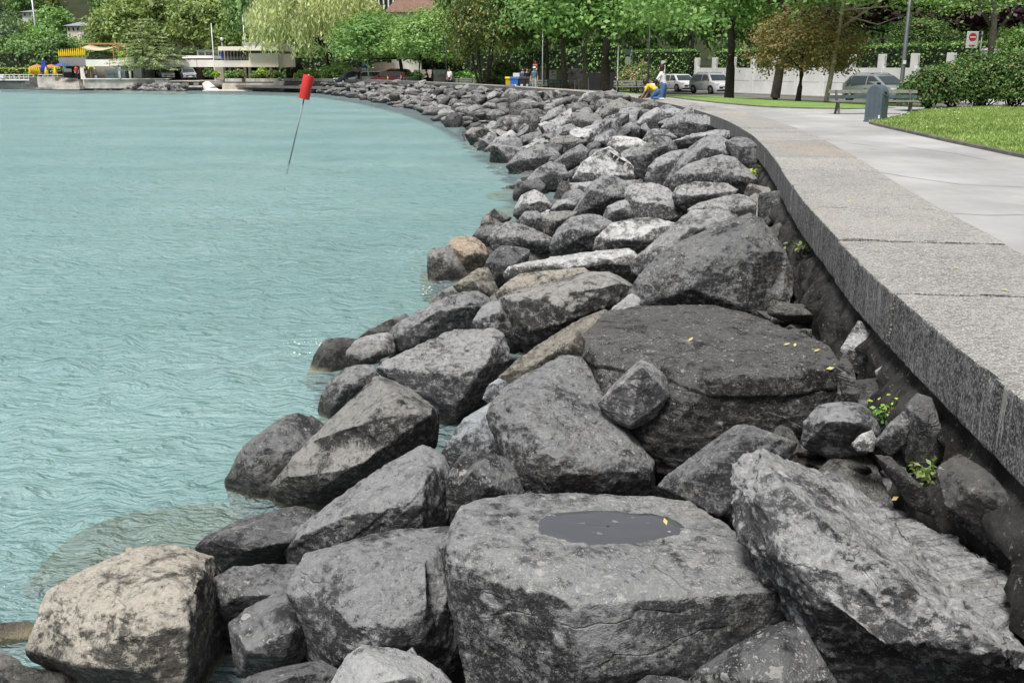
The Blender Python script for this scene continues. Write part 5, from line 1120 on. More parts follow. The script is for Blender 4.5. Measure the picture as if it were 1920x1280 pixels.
# ---- people: one skinned body each
def person(name, label, J, zones, hair, loc, rz, scale=1.0, hair_mat=HAIRB, bun=False, cap_col=None, group=None):
    """J: joints in metres (x right, y forward, z up). zones: part -> material"""
    vs, es, rad, part = [], [], [], []
    def add(p, r, pr, par=None):
        vs.append(Vector(p)); rad.append(r); part.append(pr)
        if par is not None: es.append((par, len(vs) - 1))
        return len(vs) - 1
    pel = add(J['pelvis'], .135, 'legs'); wa = add(J['waist'], .115, 'torso', pel); ch = add(J['chest'], .135, 'torso', wa); nk = add(J['neck'], .05, 'skin', ch)
    hd0 = Vector(J['head']); hb = add(Vector(J['neck']).lerp(hd0, .55), .06, 'skin', nk); hd = add(hd0, .098, 'skin', hb); top = add(hd0 + (hd0 - Vector(J['neck'])).normalized() * .075, .07, 'skin', hd)
    fw = Vector(J.get('face', (0, 1, 0))).normalized(); ns = add(hd0 + fw * .105 + Vector((0, 0, -.01)), .018, 'skin', hd)
    for s in ('l', 'r'):
        sh = add(J['sh' + s], .062, 'torso', ch); el = add(J['el' + s], .045, 'sleeve', sh); wr = add(J['wr' + s], .03, 'skin', el)
        a = (Vector(J['wr' + s]) - Vector(J['el' + s])).normalized(); b = a.cross(Vector((0, 0, 1)));  b = b.normalized() if b.length > .05 else Vector((1, 0, 0)); c = a.cross(b)
        pm = add(Vector(J['wr' + s]) + a * .06, .030, 'skin', wr)
        for k, (o_, L) in enumerate(((-.028, .075), (-.010, .088), (.010, .083), (.027, .065))):
            f1 = add(vs[pm] + b * o_ + a * (.03 + L * .4), .0085, 'skin', pm); add(vs[f1] + a * L * .5 - c * .018, .0075, 'skin', f1)
        th = add(vs[wr] + a * .035 - b * .045, .010, 'skin', wr); add(vs[th] + a * .04 - b * .012, .009, 'skin', th)
        hp = add(J['hp' + s], .098, 'legs', pel); kn = add(J['kn' + s], .068, 'legs', hp); an = add(J['an' + s], .045, 'legs', kn)
        he = add(Vector(J['an' + s]) + Vector((0, 0, -.045)) , .040, 'shoe', an); add(J['to' + s], .034, 'shoe', he)
    me = bpy.data.meshes.new("body"); me.from_pydata([tuple(v) for v in vs], es, [])
    o = bpy.data.objects.new("tmp", me); COL.objects.link(o)
    md = o.modifiers.new("s", 'SKIN'); md.use_smooth_shade = True
    sk = me.skin_vertices[0].data
    for i, r in enumerate(rad): sk[i].radius = (r * (1.22 if r > .05 else 1.08), r * (1.02 if part[i] == 'torso' else (1.2 if r > .06 else 1.05))); sk[i].use_root = (i == 0)
    sb = o.modifiers.new("d", 'SUBSURF'); sb.levels = 1; sb.render_levels = 1
    m2 = bpy.data.meshes.new_from_object(o.evaluated_get(bpy.context.evaluated_depsgraph_get())); bpy.data.objects.remove(o)
    keys = list(zones.keys()); m2.materials.clear()
    for k in keys: m2.materials.append(zones[k])
    # colour zones follow the nearest bone
    A = np.array([vs[e[0]] for e in es]); Bv = np.array([vs[e[1]] for e in es]); pr = [part[e[1]] for e in es]
    C = np.array([p.center for p in m2.polygons]); best = np.full(len(C), 1e9); bi = np.zeros(len(C), int)
    for k in range(len(es)):
        d = Bv[k] - A[k]; u = np.clip(((C - A[k]) @ d) / (d @ d), 0, 1); dist = np.linalg.norm(A[k] + d * u[:, None] - C, axis=1); m = dist < best; best[m] = dist[m]; bi[m] = k
    m2.polygons.foreach_set("material_index", [keys.index(pr[k]) if pr[k] in keys else 0 for k in bi])
    m2.polygons.foreach_set("use_smooth", [True] * len(m2.polygons))
    t = thing(name, label, "person", loc, rz, group); t.scale = (scale,) * 3
    m2.name = "body"; bo = bpy.data.objects.new("body", m2); link(bo, t)
    mb = MB(); hc = hd0 - fw * .022 + Vector((0, 0, .035))
    prof = [(.001, .115), (.06, .10), (.098, .055), (.112, 0.0), (.104, -.06), (.085, -.09 if hair == 'short' else -.16)]
    mb.lathe([(r_, z_) for r_, z_ in prof][::-1], 14, hc)
    mb.v = [tuple(Vector(v) - fw * max(0.0, -(Vector(v) - hd0).dot(fw) * 0) - (fw * .05 if (Vector(v) - hd0).dot(fw) > .05 and v[2] < hd0.z + .06 else Vector())) for v in mb.v]
    if bun: mb.lathe([(.001, -.05), (.045, -.02), (.05, .01), (.03, .045), (.001, .05)], 10, hc - fw * .10 + Vector((0, 0, .10)))
    mb.build("hair", hair_mat, t, True)
    if cap_col is not None: MB().lathe([(.17, -.01), (.165, .0), (.115, .005), (.11, .07), (.001, .10)], 16, hd0 + Vector((0, 0, .06))).build("hat", cap_col, t, True)
    return t
def stand(lean=0.0, walk=0.0, arm_l=None, arm_r=None):
    J = dict(pelvis=(0, 0, .93), waist=(0, lean * .3, 1.08), chest=(0, lean * .7, 1.30), neck=(0, lean * .95, 1.46), head=(0, lean * 1.1 + .02, 1.60), face=(0, 1, -.1),
             shl=(-.18, lean * .8, 1.38), shr=(.18, lean * .8, 1.38), ell=(-.24, lean * .6, 1.12), elr=(.24, lean * .6, 1.12), wrl=(-.23, lean + .08, .88), wrr=(.23, lean + .08, .88),
             hpl=(-.09, 0, .90), hpr=(.09, 0, .90), knl=(-.10, walk * .5 + .02, .50), knr=(.10, -walk * .3 + .02, .50), anl=(-.10, walk, .09), anr=(.10, -walk, .09), tol=(-.11, walk + .15, .03), tor=(.11, -walk + .15, .03))
    if arm_l: J['ell'], J['wrl'] = arm_l
    if arm_r: J['elr'], J['wrr'] = arm_r
    return J
JEANS = cloth("jeans", (0.075, 0.15, 0.30)); WT = cloth("white", (0.78, 0.76, 0.78)); NAVY = cloth("navy", (0.02, 0.028, 0.06)); SHOEW = cloth("shoe_white", (0.7, 0.7, 0.7)); SHOED = cloth("shoe_dark", (0.03, 0.03, 0.03))
pw = at(1245, 150, 41.2)
person("person", "woman in a white T-shirt and jeans with tied-up brown hair leaning over the wall", stand(.10, .03, ((-.22, .22, 1.14), (-.16, .46, 1.02)), ((.20, .26, 1.12), (.08, .50, 1.00))),
       dict(torso=WT, sleeve=WT, skin=SKIN, legs=JEANS, shoe=SHOEW), 'long', (pw.x, 41.2, PATHZ - .02), R(62), 1.02, HAIRB, True)
kid = dict(pelvis=(0, 0, .33), waist=(0, .12, .42), chest=(0, .30, .52), neck=(0, .43, .56), head=(0, .53, .62), face=(0, .8, -.5), shl=(-.13, .34, .54), shr=(.13, .34, .54), ell=(-.18, .42, .34), elr=(.18, .42, .34), wrl=(-.15, .54, .14), wrr=(.15, .54, .14),
           hpl=(-.08, 0, .31), hpr=(.08, 0, .31), knl=(-.10, .20, .075), knr=(.10, .20, .075), anl=(-.10, -.16, .085), anr=(.10, -.16, .085), tol=(-.10, -.26, .055), tor=(.10, -.26, .055))
pk = gz(1232, 188, CAPZ)
person("person", "child in a yellow top and jeans kneeling on the wall", kid, dict(torso=cloth("yellow", (0.75, 0.50, 0.03)), sleeve=cloth("yellow", (0.75, 0.50, 0.03)), skin=SKIN, legs=JEANS, shoe=SHOEW), 'short', (pk.x, pk.y, CAPZ), R(58), .98, HAIRB)
pk = gz(1209, 184.8, CAPZ)
person("person", "dark-haired child in white crouching on the wall left of the yellow one", kid, dict(torso=WT, sleeve=WT, skin=SKIN, legs=NAVY, shoe=SHOED), 'long', (pk.x, pk.y, CAPZ), R(-62), .95, HAIRD)
def stand_at(px, Y, z, label, top, legs, rz, sc=1.0, J=None, hm=HAIRD, hat=None, shoe=SHOED, sleeve=None):
    p = at(px, 140, Y); return person("person", label, J or stand(0, .1), dict(torso=top, sleeve=sleeve or top, skin=SKIN, legs=legs, shoe=shoe), 'short', (p.x, Y, z), rz, sc, hm, False, hat)
stand_at(1002, 76, .98, "man in a teal shirt and open brown jacket by the grey bench", cloth("teal", (0.03, 0.17, 0.25)), cloth("pale_jeans", (0.33, 0.40, 0.48)), R(170), 1.05, sleeve=cloth("brown", (0.16, 0.085, 0.04)), hat=cloth("cap_white", (.6, .6, .6)))
stand_at(988, 77, .98, "person in a black top and maroon trousers beside the dark bin", cloth("black", (0.012, 0.012, 0.013)), cloth("maroon", (0.09, 0.018, 0.025)), R(200), 1.0)
stand_at(980, 79, .98, "person in a blue denim jacket behind the dark bin", cloth("denim", (0.06, 0.10, 0.19)), NAVY, R(180), 1.0)
stand_at(843, 92, .98, "person in white and black standing by the far dark bin", WT, cloth("black", (0.012, 0.012, 0.013)), R(150), 1.0)
stand_at(1744, 46.5, .95, "man in a pale hat walking behind the shrub border", cloth("navy", (0.02, 0.028, 0.06)), cloth("dark_jeans", (0.03, 0.04, 0.075)), R(85), 1.02, J=stand(.05, .24), hat=cloth("hat_beige", (0.62, 0.56, 0.45)))
stand_at(672, 110, .95, "person in dark purple beside the dark blue car", cloth("purple", (0.05, 0.03, 0.07)), NAVY, R(180), .98)
stand_at(224, 129.2, 1.35, "person in a light blue shirt and white trousers beside the sign", cloth("skyblue", (0.35, 0.48, 0.75)), WT, R(180), 1.0)
stand_at(144, 130, 1.35, "person in a red top in the restaurant doorway", cloth("red", (0.5, 0.03, 0.04)), NAVY, R(200), 1.0)
stand_at(161, 129.5, 1.35, "person in dark blue at the restaurant doorway", NAVY, NAVY, R(160), .95)
pc_ = at(727.5, 150, 101)
person("person", "small child in a bright green vest on the far wall", stand(0, .05), dict(torso=cloth("vest", (0.45, 0.75, 0.10)), sleeve=cloth("vest", (0.45, 0.75, 0.10)), skin=SKIN, legs=cloth("coral", (0.7, .25, .2)), shoe=SHOEW), 'short', (pc_.x, 101, PATHZ - .1), R(90), .62, HAIRB)
stand_at(752, 104, .9, "person in grey sitting at the far bench right of the red car", cloth("grey", (0.4, 0.4, 0.42)), NAVY, R(90), .72)

# ---- cars
def car(name, label, paint, loc, rz, L=4.1, W=1.78, H=1.58, hood=.30, shield=.16, rails=False, group=None, mirror=None, van=0.0, plate=True, detail=True):
    t = thing(name, label, "car", loc, rz, group); h = L / 2; zb = H * .60
    xa = h - L * hood * .62; xb = xa - L * shield; xr = -h + L * (.12 - .06 * van)
    side = [(h - .02, .24), (h, .48), (h - .05, zb * .80), (h - .22, zb * .90), (xa, zb * 1.04), (xb, H * .955), (xb - .35, H), (xr + .35, H * .985), (xr, H * .93), (-h + .10, zb * 1.05), (-h, .62), (-h + .03, .26)]
    hw = W / 2
    def wy(z): return hw if z <= zb * 1.06 else hw * (1 - .20 * (z - zb) / (H - zb))
    mb = MB(); n = len(side)
    Lv = [(x, wy(z) * (.90 if abs(x) > h - .1 else 1), z) for x, z in side]; Rv = [(x, -y, z) for x, y, z in Lv]
    mb.add(Lv + Rv, [tuple(range(n)), tuple(range(2 * n - 1, n - 1, -1))] + [(i, n + i, n + (i + 1) % n, (i + 1) % n) for i in range(n)])
    body = mb.build("body", paint, t, True, bevel=.055)
    for p_ in body.data.polygons: p_.use_smooth = True
    # glazing, each pane slightly proud of the shell
    def pane(name, P, off):
        P = [Vector(p) for p in P]; nn = (P[1] - P[0]).cross(P[2] - P[0]).normalized(); nn = nn if nn.dot(Vector(off)) > 0 else -nn
        MB().extr([p - nn * .006 for p in P], (0, 0, 0), nn * .018).build(name, CARGL, t)
    za, zt = zb * 1.08, H * .925
    ya, yt = wy(za), wy(zt)
    pane("windscreen", [(xa - .03, ya * .86, za + .02), (xa - .03, -ya * .86, za + .02), (xb + .06, -yt * .86, zt), (xb + .06, yt * .86, zt)], (1, 0, .6))
    pane("rear_window", [(-h + .14, ya * .8, za + .02), (-h + .14, -ya * .8, za + .02), (xr + .02, -yt * .82, zt), (xr + .02, yt * .82, zt)], (-1, 0, .3))
    xm = (xa + xr) / 2
    for s in (1, -1):
        for q, (x0, x1, x2, x3) in enumerate(((xa - .22, xm + .08, xm + .08, xb - .12), (xm - .02, -h + .75, -h + .80, xm - .02), (-h + .68, -h + .30, xr + .16, -h + .72))):
            pane("side_window", [(x0, s * (ya + .004), za), (x1, s * (ya + .004), za), (x2, s * (yt + .004), zt), (x3, s * (yt + .004), zt)], (0, s, .2))
        # wheels
        for wx in (h - .80, -h + .75):
            r_ = .33; wt = MB().lathe([(.17, -.10), (.30, -.105), (r_, -.07), (r_, .07), (.30, .105), (.17, .10)], 20).xf(Matrix.Translation((wx, s * (hw - .085), r_)) @ Matrix.Rotation(R(90), 4, 'X')).build("wheel", RUB, t, True)
            rm = MB().lathe([(.03, -.11), (.19, -.10), (.20, .10), (.03, .11)], 16).xf(Matrix.Translation((wx, s * (hw - .085), r_)) @ Matrix.Rotation(R(90), 4, 'X')).build("rim", RIM, wt, True)
            ar = []
            for k in range(9):
                a_ = math.pi * k / 8; ar.append((wx + .40 * math.cos(a_), s * (hw + .004), .33 + .38 * math.sin(a_)))
            MB().extr(ar, (0, 0, 0), (0, s * .012, 0)).build("wheel_arch", BLACK, t)
        MB().box((h - .16, s * hw * .72, zb * .80), (.22, hw * .42, .14), rz=s * -.35).build("headlight", LAMPG, t, bevel=.03)
        MB().box((-h + .06, s * hw * .80, zb * .95), (.12, .16, .30)).build("tail_light", RED, t, bevel=.02)
        MB().box((xa - .32, s * (hw + .09), za + .05), (.14, .20, .13)).build("mirror", mirror or BLACK, t, bevel=.03)
        MB().box((xm + .02, s * (hw + .006), zb * .82), (.16, .02, .03)).build("door_handle", BLACK, t)
        if rails: MB().tube([(xb - .25, s * hw * .70, H - .02), (xb - .40, s * hw * .70, H + .045), (xr + .5, s * hw * .70, H + .045), (xr + .3, s * hw * .70, H - .02)], .02, 6).build("roof_rail", DARKM, t)
    MB().box((h - .02, 0, .52), (.08, W * .62, .15)).build("grille", BLACK, t, bevel=.02)
    MB().box((h - .01, 0, .29), (.10, W * .86, .14)).build("bumper", BLACK, t, bevel=.03)
    MB().box((h + .035, 0, .46), (.02, .46, .11)).build("number_plate", WHITE, t)
    return t
heading = math.atan2(wd[1], wd[0])
SILV = car_paint("paint_silver", (0.40, 0.42, 0.44), .5); WHP = car_paint("paint_white", (0.74, 0.74, 0.74)); GRN = car_paint("paint_grey_green", (0.34, 0.38, 0.38), .35); REDP = car_paint("paint_red", (0.42, 0.03, 0.035)); BLUP = car_paint("paint_navy", (0.025, 0.03, 0.06)); LTG = car_paint("paint_light_grey", (0.70, 0.71, 0.73), .1)
p = at(1643, 190, 61.5); car("people_carrier", "grey-green people carrier parked by the villa wall behind the bin", GRN, (p.x, 61.5, ROADZ), heading + .10, 4.3, 1.78, 1.64, .26, .22, True)
p = at(1333, 176, 82); car("parked_car", "light grey compact car with red mirrors parked by the white wall", LTG, (p.x, 82, ROADZ), heading + .06, 4.15, 1.78, 1.60, .30, .15, True, mirror=RED)
p = at(1272, 173, 89.5); car("parked_car", "white hatchback parked behind the light grey car", WHP, (p.x, 89.5, ROADZ), heading + .04, 4.0, 1.75, 1.50, .30, .17)
for px, Y, pt, lab, sz, rz in [(662, 112, BLUP, "dark blue car parked at the far left by the stone wall", (4.0, 1.7, 1.45), 200), (690, 111, WHP, "white car parked left of the red car", (4.1, 1.7, 1.5), 188), (729, 108, REDP, "red car parked in the middle of the far car park", (4.1, 1.72, 1.52), 182), (740, 114, SILV, "pale silver estate car behind the red car", (4.4, 1.8, 1.75), 182)]:
    p = at(px, 150, Y); car("parked_car", lab, pt, (p.x, Y, .90), R(rz), *sz)
for px, lab in [(311, "silver car parked in the open bay beside the pine"), (351, "silver car parked right of the notice in the open bay")]:
    p = at(px, 145, 133); car("parked_car", lab, SILV, (p.x, 133, 1.22), R(-62), 4.1, 1.75, 1.55)

# ---- beacon pole in the lake
b0 = gz(542, 305, 0.0); b1 = at(570, 186, b0.y + .1); b2 = at(575.5, 141, b0.y + .15)
bc = thing("lake_marker", "leaning pole with a red cylinder standing in the lake", "marker", (b0.x, b0.y, -0.4))
O_ = Vector((b0.x, b0.y, -0.4)); d_ = (b2 - b0).normalized()
MB().tube([b0 - d_ * .38 - O_, b1 - O_], .020, 10).build("pole", GREYM, bc, True)
rot = d_.to_track_quat('Z', 'Y').to_matrix().to_4x4(); Lc = (b2 - b1).length
cy_ = MB().lathe([(.02, 0), (.15, 0.0), (.158, .01), (.158, Lc - .01), (.15, Lc), (.02, Lc)], 28).xf(Matrix.Translation(b1 - O_) @ rot).build("cylinder", RED, bc, True, bevel=.004)
MB().lathe([(.035, Lc), (.03, Lc + .02), (.01, Lc + .03)], 12).xf(Matrix.Translation(b1 - O_) @ rot).build("cap", GALV, bc, True)

# ---- litter bin
p = gz(1641, 229, PATHZ); bn = thing("litter_bin", "blue-grey domed metal litter bin at the corner of the lawn", "bin", (p.x, p.y, PATHZ), R(-48))
BINM = M("bin_paint", (0.095, 0.125, 0.148), 0.5, 0.12, 3, 0.1, 20)
prof = [(-.27, 0), (-.27, .78)] + [(-.27 * math.cos(a), .78 + .33 * math.sin(a)) for a in np.linspace(0, math.pi, 15)][1:-1] + [(.27, .78), (.27, 0)]
MB().extr([(x, -.21, z) for x, z in prof], (0, -.21, 0), (0, .21, 0)).build("shell", BINM, bn, False, bevel=.02)
MB().lathe([(.125, 0), (.125, .02), (.105, .025), (.105, 0)], 20).xf(Matrix.Translation((.24, -.02, .88)) @ Matrix.Rotation(R(62), 4, 'Y')).build("opening_rim", BINM, bn, True)
MB().lathe([(.001, 0), (.108, .002), (.108, .014), (.001, .016)], 20).xf(Matrix.Translation((.245, -.02, .882)) @ Matrix.Rotation(R(62), 4, 'Y')).build("opening", DARKIN, bn)
for x in (-.14, .02, .17): MB().b2((x - .006, -.218, .05), (x + .006, -.209, .95 if abs(x) < .15 else .88)).build("rib", BINM, bn)
MB().b2((.19, -.216, .12), (.25, -.2105, .22)).build("sticker", WHITE, bn)
MB().b2((-.28, -.22, .0), (.28, .22, .05)).build("base", BINM, bn)

# ---- benches
def bench(label, loc, rz, L=1.9, wood=WOODG, iron=CIRON, group=None, back=True, colours=None):
    t = thing("park_bench", label, "bench", loc, rz, group)
    for k, y in enumerate((-.19, -.06, .07)): MB().box((0, y, .44 + .012 * k), (L, .115, .035)).build("seat_slat", wood, t, bevel=.006)
    if back:
        for k, (y, z) in enumerate(((.19, .60), (.235, .78))): MB().box((0, y, z), (L, .03, .12), M=Matrix.Rotation(R(-14), 3, 'X')).build("back_slat", (colours or [wood, wood])[k], t, bevel=.006)
    for sx in (-.36, .36):
        x = sx * L
        m_ = MB(); m_.extr([(x - .03, -.24, .415), (x - .03, .16, .43), (x - .03, .26, .84), (x - .03, .20, .84), (x - .03, .08, .40), (x - .03, .20, .0), (x - .03, .12, .0), (x - .03, .0, .36), (x - .03, -.14, .0), (x - .03, -.22, .0), (x - .03, -.10, .38)], (0, 0, 0), (.06, 0, 0))
        m_.build("leg", iron, t)
    return t
p = gz(1604, 214, PATHZ); bench("weathered wooden bench left of the litter bin", (p.x, p.y, PATHZ), R(6), 1.95, WOODG, M("concrete_leg", (0.13, 0.125, 0.115), .9, .2), "pair of benches behind the litter bin", colours=[WOODT, WOODG])
p = gz(1668, 214, PATHZ); bench("weathered wooden bench right of the litter bin", (p.x, p.y, PATHZ), R(-4), 1.95, WOODG, M("concrete_leg", (0.13, 0.125, 0.115), .9, .2), "pair of benches behind the litter bin", colours=[WOODT, WOODG])
for px, Y, z, lab, rz, w in [(1177, 67, 1.07, "dark bench left of the children on the wall", 10, WOODG), (1200, 68.5, 1.07, "dark bench right behind the children on the wall", 8, WOODG), (1024, 82, .98, "green-black bench under the poster wall, left one", 8, WOODT), (1036, 81, .98, "green-black bench under the poster wall, right one", -6, WOODT), (1005, 79, .98, "grey bench behind the man in the brown jacket", 5, WOODG),
                           (867, 93, .98, "far green bench left of the magnolia stems", 12, WOODT), (873, 91.5, .98, "far pale bench beside the green one", 10, WOODG), (763, 104, .95, "far bench under the slim plane tree, left one", 10, WOODT), (772, 103, .95, "far bench under the slim plane tree, right one", 10, WOODT)]:
    p = at(px, 150, Y); bench(lab, (p.x, Y, z), R(rz), 1.75, w)

# ---- lamp posts, poles and signs
def pole(name, label, px, Y, z, h, r, mat, cat="pole", base_r=None, head=None, lean=0.0):
    p = at(px, 140, Y); t = thing(name, label, cat, (p.x, Y, z))
    MB().tube([(0, 0, 0), (lean * .15, 0, h * .15), (lean, 0, h)], [base_r or r, r, r * .8], 12).build("post", mat, t, True)
    MB().lathe([(r * 2.2, 0), (r * 2.2, .03), (r * 1.3, .05)], 12).build("base_plate", mat, t)
    if head == 'lantern':
        MB().lathe([(.05, 0), (.16, .06), (.20, .30), (.05, .42), (.01, .44)], 14, (lean, 0, h)).build("lantern", WHITE, t, True)
    if head == 'arm':
        MB().tube([(lean, 0, h), (lean - .2, 0, h + .3), (lean - 1.1, 0, h + .4)], [.05, .045, .04], 8).build("arm", mat, t, True); MB().box((lean - 1.25, 0, h + .38), (.6, .22, .10)).build("lamp_head", mat, t, bevel=.03)
    return t
lp = pole("lamp_post", "grey lamp post behind the benches left of the shrub border", 1692, 46, 1.0, 8.5, .095, GREYM, "lamp post", .12, 'arm', .02)
MB().box((0, -.11, 1.95), (.14, .01, .16)).build("sticker", WHITE, lp)
pole("lamp_post", "dark lamp post behind the woman in the white T-shirt", 1215.5, 70, 1.0, 5.2, .055, DARKM, "lamp post", .09, 'arm')
pole("lamp_post", "thin grey lamp pole beside the two green-black benches", 1017, 79, .98, 5.2, .05, GALV, "lamp post", .06)
pole("post", "white sign pole right of the broad plane trunk", 1158, 76, .98, 3.3, .05, WHITE, "pole")
pole("lamp_post", "thin dark lamp pole right of the far benches", 883, 92, .98, 4.6, .05, DARKM, "lamp post", .06)
pole("lamp_post", "dark slim pole beside the person at the far dark bin", 837, 94, .98, 4.6, .05, DARKM, "lamp post", .06)
pole("post", "short pale bollard right of the thin plane trunk", 1104, 84, .95, .95, .045, WHITE, "bollard", lean=-.04)
pole("post", "short bollard in front of the painted hoarding, left one", 1078, 86, .95, .75, .045, WHITE, "bollard"); pole("post", "short bollard in front of the painted hoarding, right one", 1086, 86.5, .95, .72, .045, WHITE, "bollard")
pole("flagpole", "white mast in front of the plane trees left of the pavilion", 403, 130, 1.2, 6.9, .06, WHITE, "mast"); pole("flagpole", "tall white mast rising above the pavilion roof", 462.5, 133, 1.2, 8.0, .06, WHITE, "mast")
pole("lamp_post", "lamp with a white globe behind the pavilion balcony", 420.5, 134, 1.2, 4.9, .05, GALV, "lamp post", .06, 'lantern')
pole("floodlight_mast", "tall grey mast with lamps on the hillside", 77, 190, 4.0, 14.0, .2, GALV, "mast", .25, 'arm')
pole("post", "thin pole beside the far white car", 690, 107, .95, 2.6, .035, GALV, "pole")
# no-entry sign on its arm beside the tree
def sign_face(t, c, w, h, disc=None, bar=True, back=WHITE, y=-.02):
    MB().box((c[0], c[1], c[2]), (w, .03, h)).build("panel", back, t, bevel=.02)
    if disc:
        MB().lathe([(.001, 0), (disc, 0), (disc, .006), (.001, .006)], 26).xf(Matrix.Translation((c[0], c[1] - .016, c[2] + h * .16)) @ Matrix.Rotation(R(90), 4, 'X')).build("disc", REDS, t)
        if bar: MB().box((c[0], c[1] - .026, c[2] + h * .16), (disc * 1.45, .006, disc * .36)).build("bar", WHITE, t)
def text(t, s, loc, size, mat, rx=90):
    cu = bpy.data.curves.new("text", 'FONT'); cu.body = s; cu.size = size; cu.align_x = 'CENTER'; cu.align_y = 'CENTER'; cu.extrude = .004
    o = bpy.data.objects.new("tmp", cu); COL.objects.link(o); me = bpy.data.meshes.new_from_object(o.evaluated_get(bpy.context.evaluated_depsgraph_get())); bpy.data.objects.remove(o)
    me.name = "lettering"; me.materials.clear(); me.materials.append(mat); o2 = bpy.data.objects.new("lettering", me); link(o2, t); o2.location = loc; o2.rotation_euler = (R(rx), 0, 0); return o2
p = at(1823, 75, 44.0); sg = thing("no_entry_sign", "white board with a red no-entry disc beside the slender grey trunk", "sign", (p.x, 44.0, 1.1))
hz = p.z - 1.1
sign_face(sg, (0, 0, hz), .50, .68, .165); MB().box((.33, .02, hz + .2), (.20, .04, .04)).build("bracket", GREYM, sg); MB().tube([(.42, .06, 0), (.42, .06, hz + .35)], .04, 10).build("post", GREYM, sg, True)
MB().box((0, -.018, hz - .22), (.30, .004, .03)).build("small_print", GREYM, sg); MB().box((0, -.018, hz - .27), (.22, .004, .025)).build("small_print", GREYM, sg)
p = at(1003.5, 122, 80); sg = thing("no_entry_sign", "small round no-entry sign above the man in the brown jacket", "sign", (p.x, 80, .98)); hz = p.z - .98
MB().lathe([(.001, 0), (.20, 0), (.20, .02), (.001, .02)], 24).xf(Matrix.Translation((0, 0, hz)) @ Matrix.Rotation(R(90), 4, 'X')).build("disc", REDS, sg); MB().box((0, -.026, hz), (.30, .008, .08)).build("bar", WHITE, sg); MB().tube([(0, .03, 0), (0, .03, hz + .3)], .035, 8).build("post", GALV, sg, True); MB().box((0, -.02, hz - .32), (.30, .02, .16)).build("plate", WHITE, sg)
p = at(1177.5, 114, 78); sg = thing("stop_sign", "bus stop pole with a white timetable board behind the dark bench", "sign", (p.x, 78, .98)); hz = p.z - .98
MB().box((0, 0, hz), (.42, .04, .55)).build("timetable_board", WHITE, sg); MB().box((0, 0, hz + .62), (.40, .05, .38)).build("blue_panel", M("sign_bluegrey", (.16, .22, .32), .5), sg); MB().tube([(.30, 0, 0), (.30, 0, hz + .95)], .035, 8).build("post", GALV, sg, True)
p = at(682, 123, 112); sg = thing("parking_sign", "blue parking sign above the stone wall at the far car park", "sign", (p.x, 112, .95)); hz = p.z - .95
MB().box((0, 0, hz), (.42, .04, .42)).build("panel", M("sign_blue", (.02, .09, .38), .5), sg); MB().box((0, 0, hz - .38), (.42, .04, .22)).build("plate", WHITE, sg); MB().tube([(.0, .04, 0), (0, .04, hz + .3)], .035, 8).build("post", GALV, sg, True); text(sg, "P", (0, -.024, hz), .42, WHITE)
p = at(968, 145, 77.5); nb_ = thing("notice_board", "white notice board standing above the blue bin", "board", (p.x, 77.5, .98)); hz = p.z - .98
MB().box((0, 0, hz), (.48, .04, .62)).build("panel", WHITE, nb_); MB().tube([(0, .04, 0), (0, .04, hz)], .04, 8).build("post", GALV, nb_)

# ---- recycling containers
def container(label, px, Y, col, lid, w=.62, h=1.12):
    p = at(px, 150, Y); t = thing("wheeled_bin", label, "bin", (p.x, Y, .98), R(4)); mt = M("bin_" + label[:6], col, .5, .1, 3)
    MB().box((0, 0, h * .47), (w * .86, w * .86, h * .84), M=Matrix.Rotation(R(180), 3, 'X'), taper=.88).build("body", mt, t, bevel=.02)
    MB().extr([(-w / 2, -w / 2, h * .89), (w / 2, -w / 2, h * .89), (w / 2, -w * .45, h * .95), (w / 2 * .9, 0, h), (-w / 2 * .9, 0, h), (-w / 2, -w * .45, h * .95)], (0, 0, 0), (0, w * .95, 0)).build("lid", M("lid_" + label[:6], lid, .5, .1, 3), t, bevel=.01)
    for s in (-1, 1): MB().lathe([(.03, -.03), (.10, -.03), (.10, .03), (.03, .03)], 12).xf(Matrix.Translation((s * w * .36, w * .36, .10)) @ Matrix.Rotation(R(90), 4, 'Y')).build("wheel", RUB, t)
    MB().box((.05, -w * .45, h * .45), (.18, .012, .22)).build("label_plate", WHITE, t)
    return t
container("yellow-lidded wheeled bin left of the blue one", 955, 74, (.62, .45, .03), (.68, .50, .03)); container("bright blue wheeled bin between the yellow and dark ones", 964, 73.4, (.02, .16, .55), (.05, .10, .35)); container("dark grey wheeled bin right of the blue one", 976, 74, (.035, .035, .04), (.03, .03, .035), .68); container("dark grey end bin next to the person in maroon", 986, 74.5, (.035, .035, .04), (.03, .03, .035), .6)
p = at(848, 150, 92.5); t = thing("litter_bin", "dark litter bin beside the person in white and black", "bin", (p.x, 92.5, .98)); MB().lathe([(.25, 0), (.27, .05), (.27, .80), (.20, .95), (.05, .98)], 18).build("shell", WOODT, t, True); MB().lathe([(.28, .76), (.28, .80), (.275, .80)], 18).build("rim", GALV, t)
p = at(908, 152, 84.5); t = thing("litter_bin", "black litter bag holder under the magnolia", "bin", (p.x, 84.5, .98)); MB().lathe([(.18, 0), (.26, .1), (.24, .55), (.28, .62), (.27, .66)], 16).build("bag", BLACK, t, True); MB().lathe([(.29, .62), (.30, .64), (.29, .66)], 16).build("ring", GALV, t)
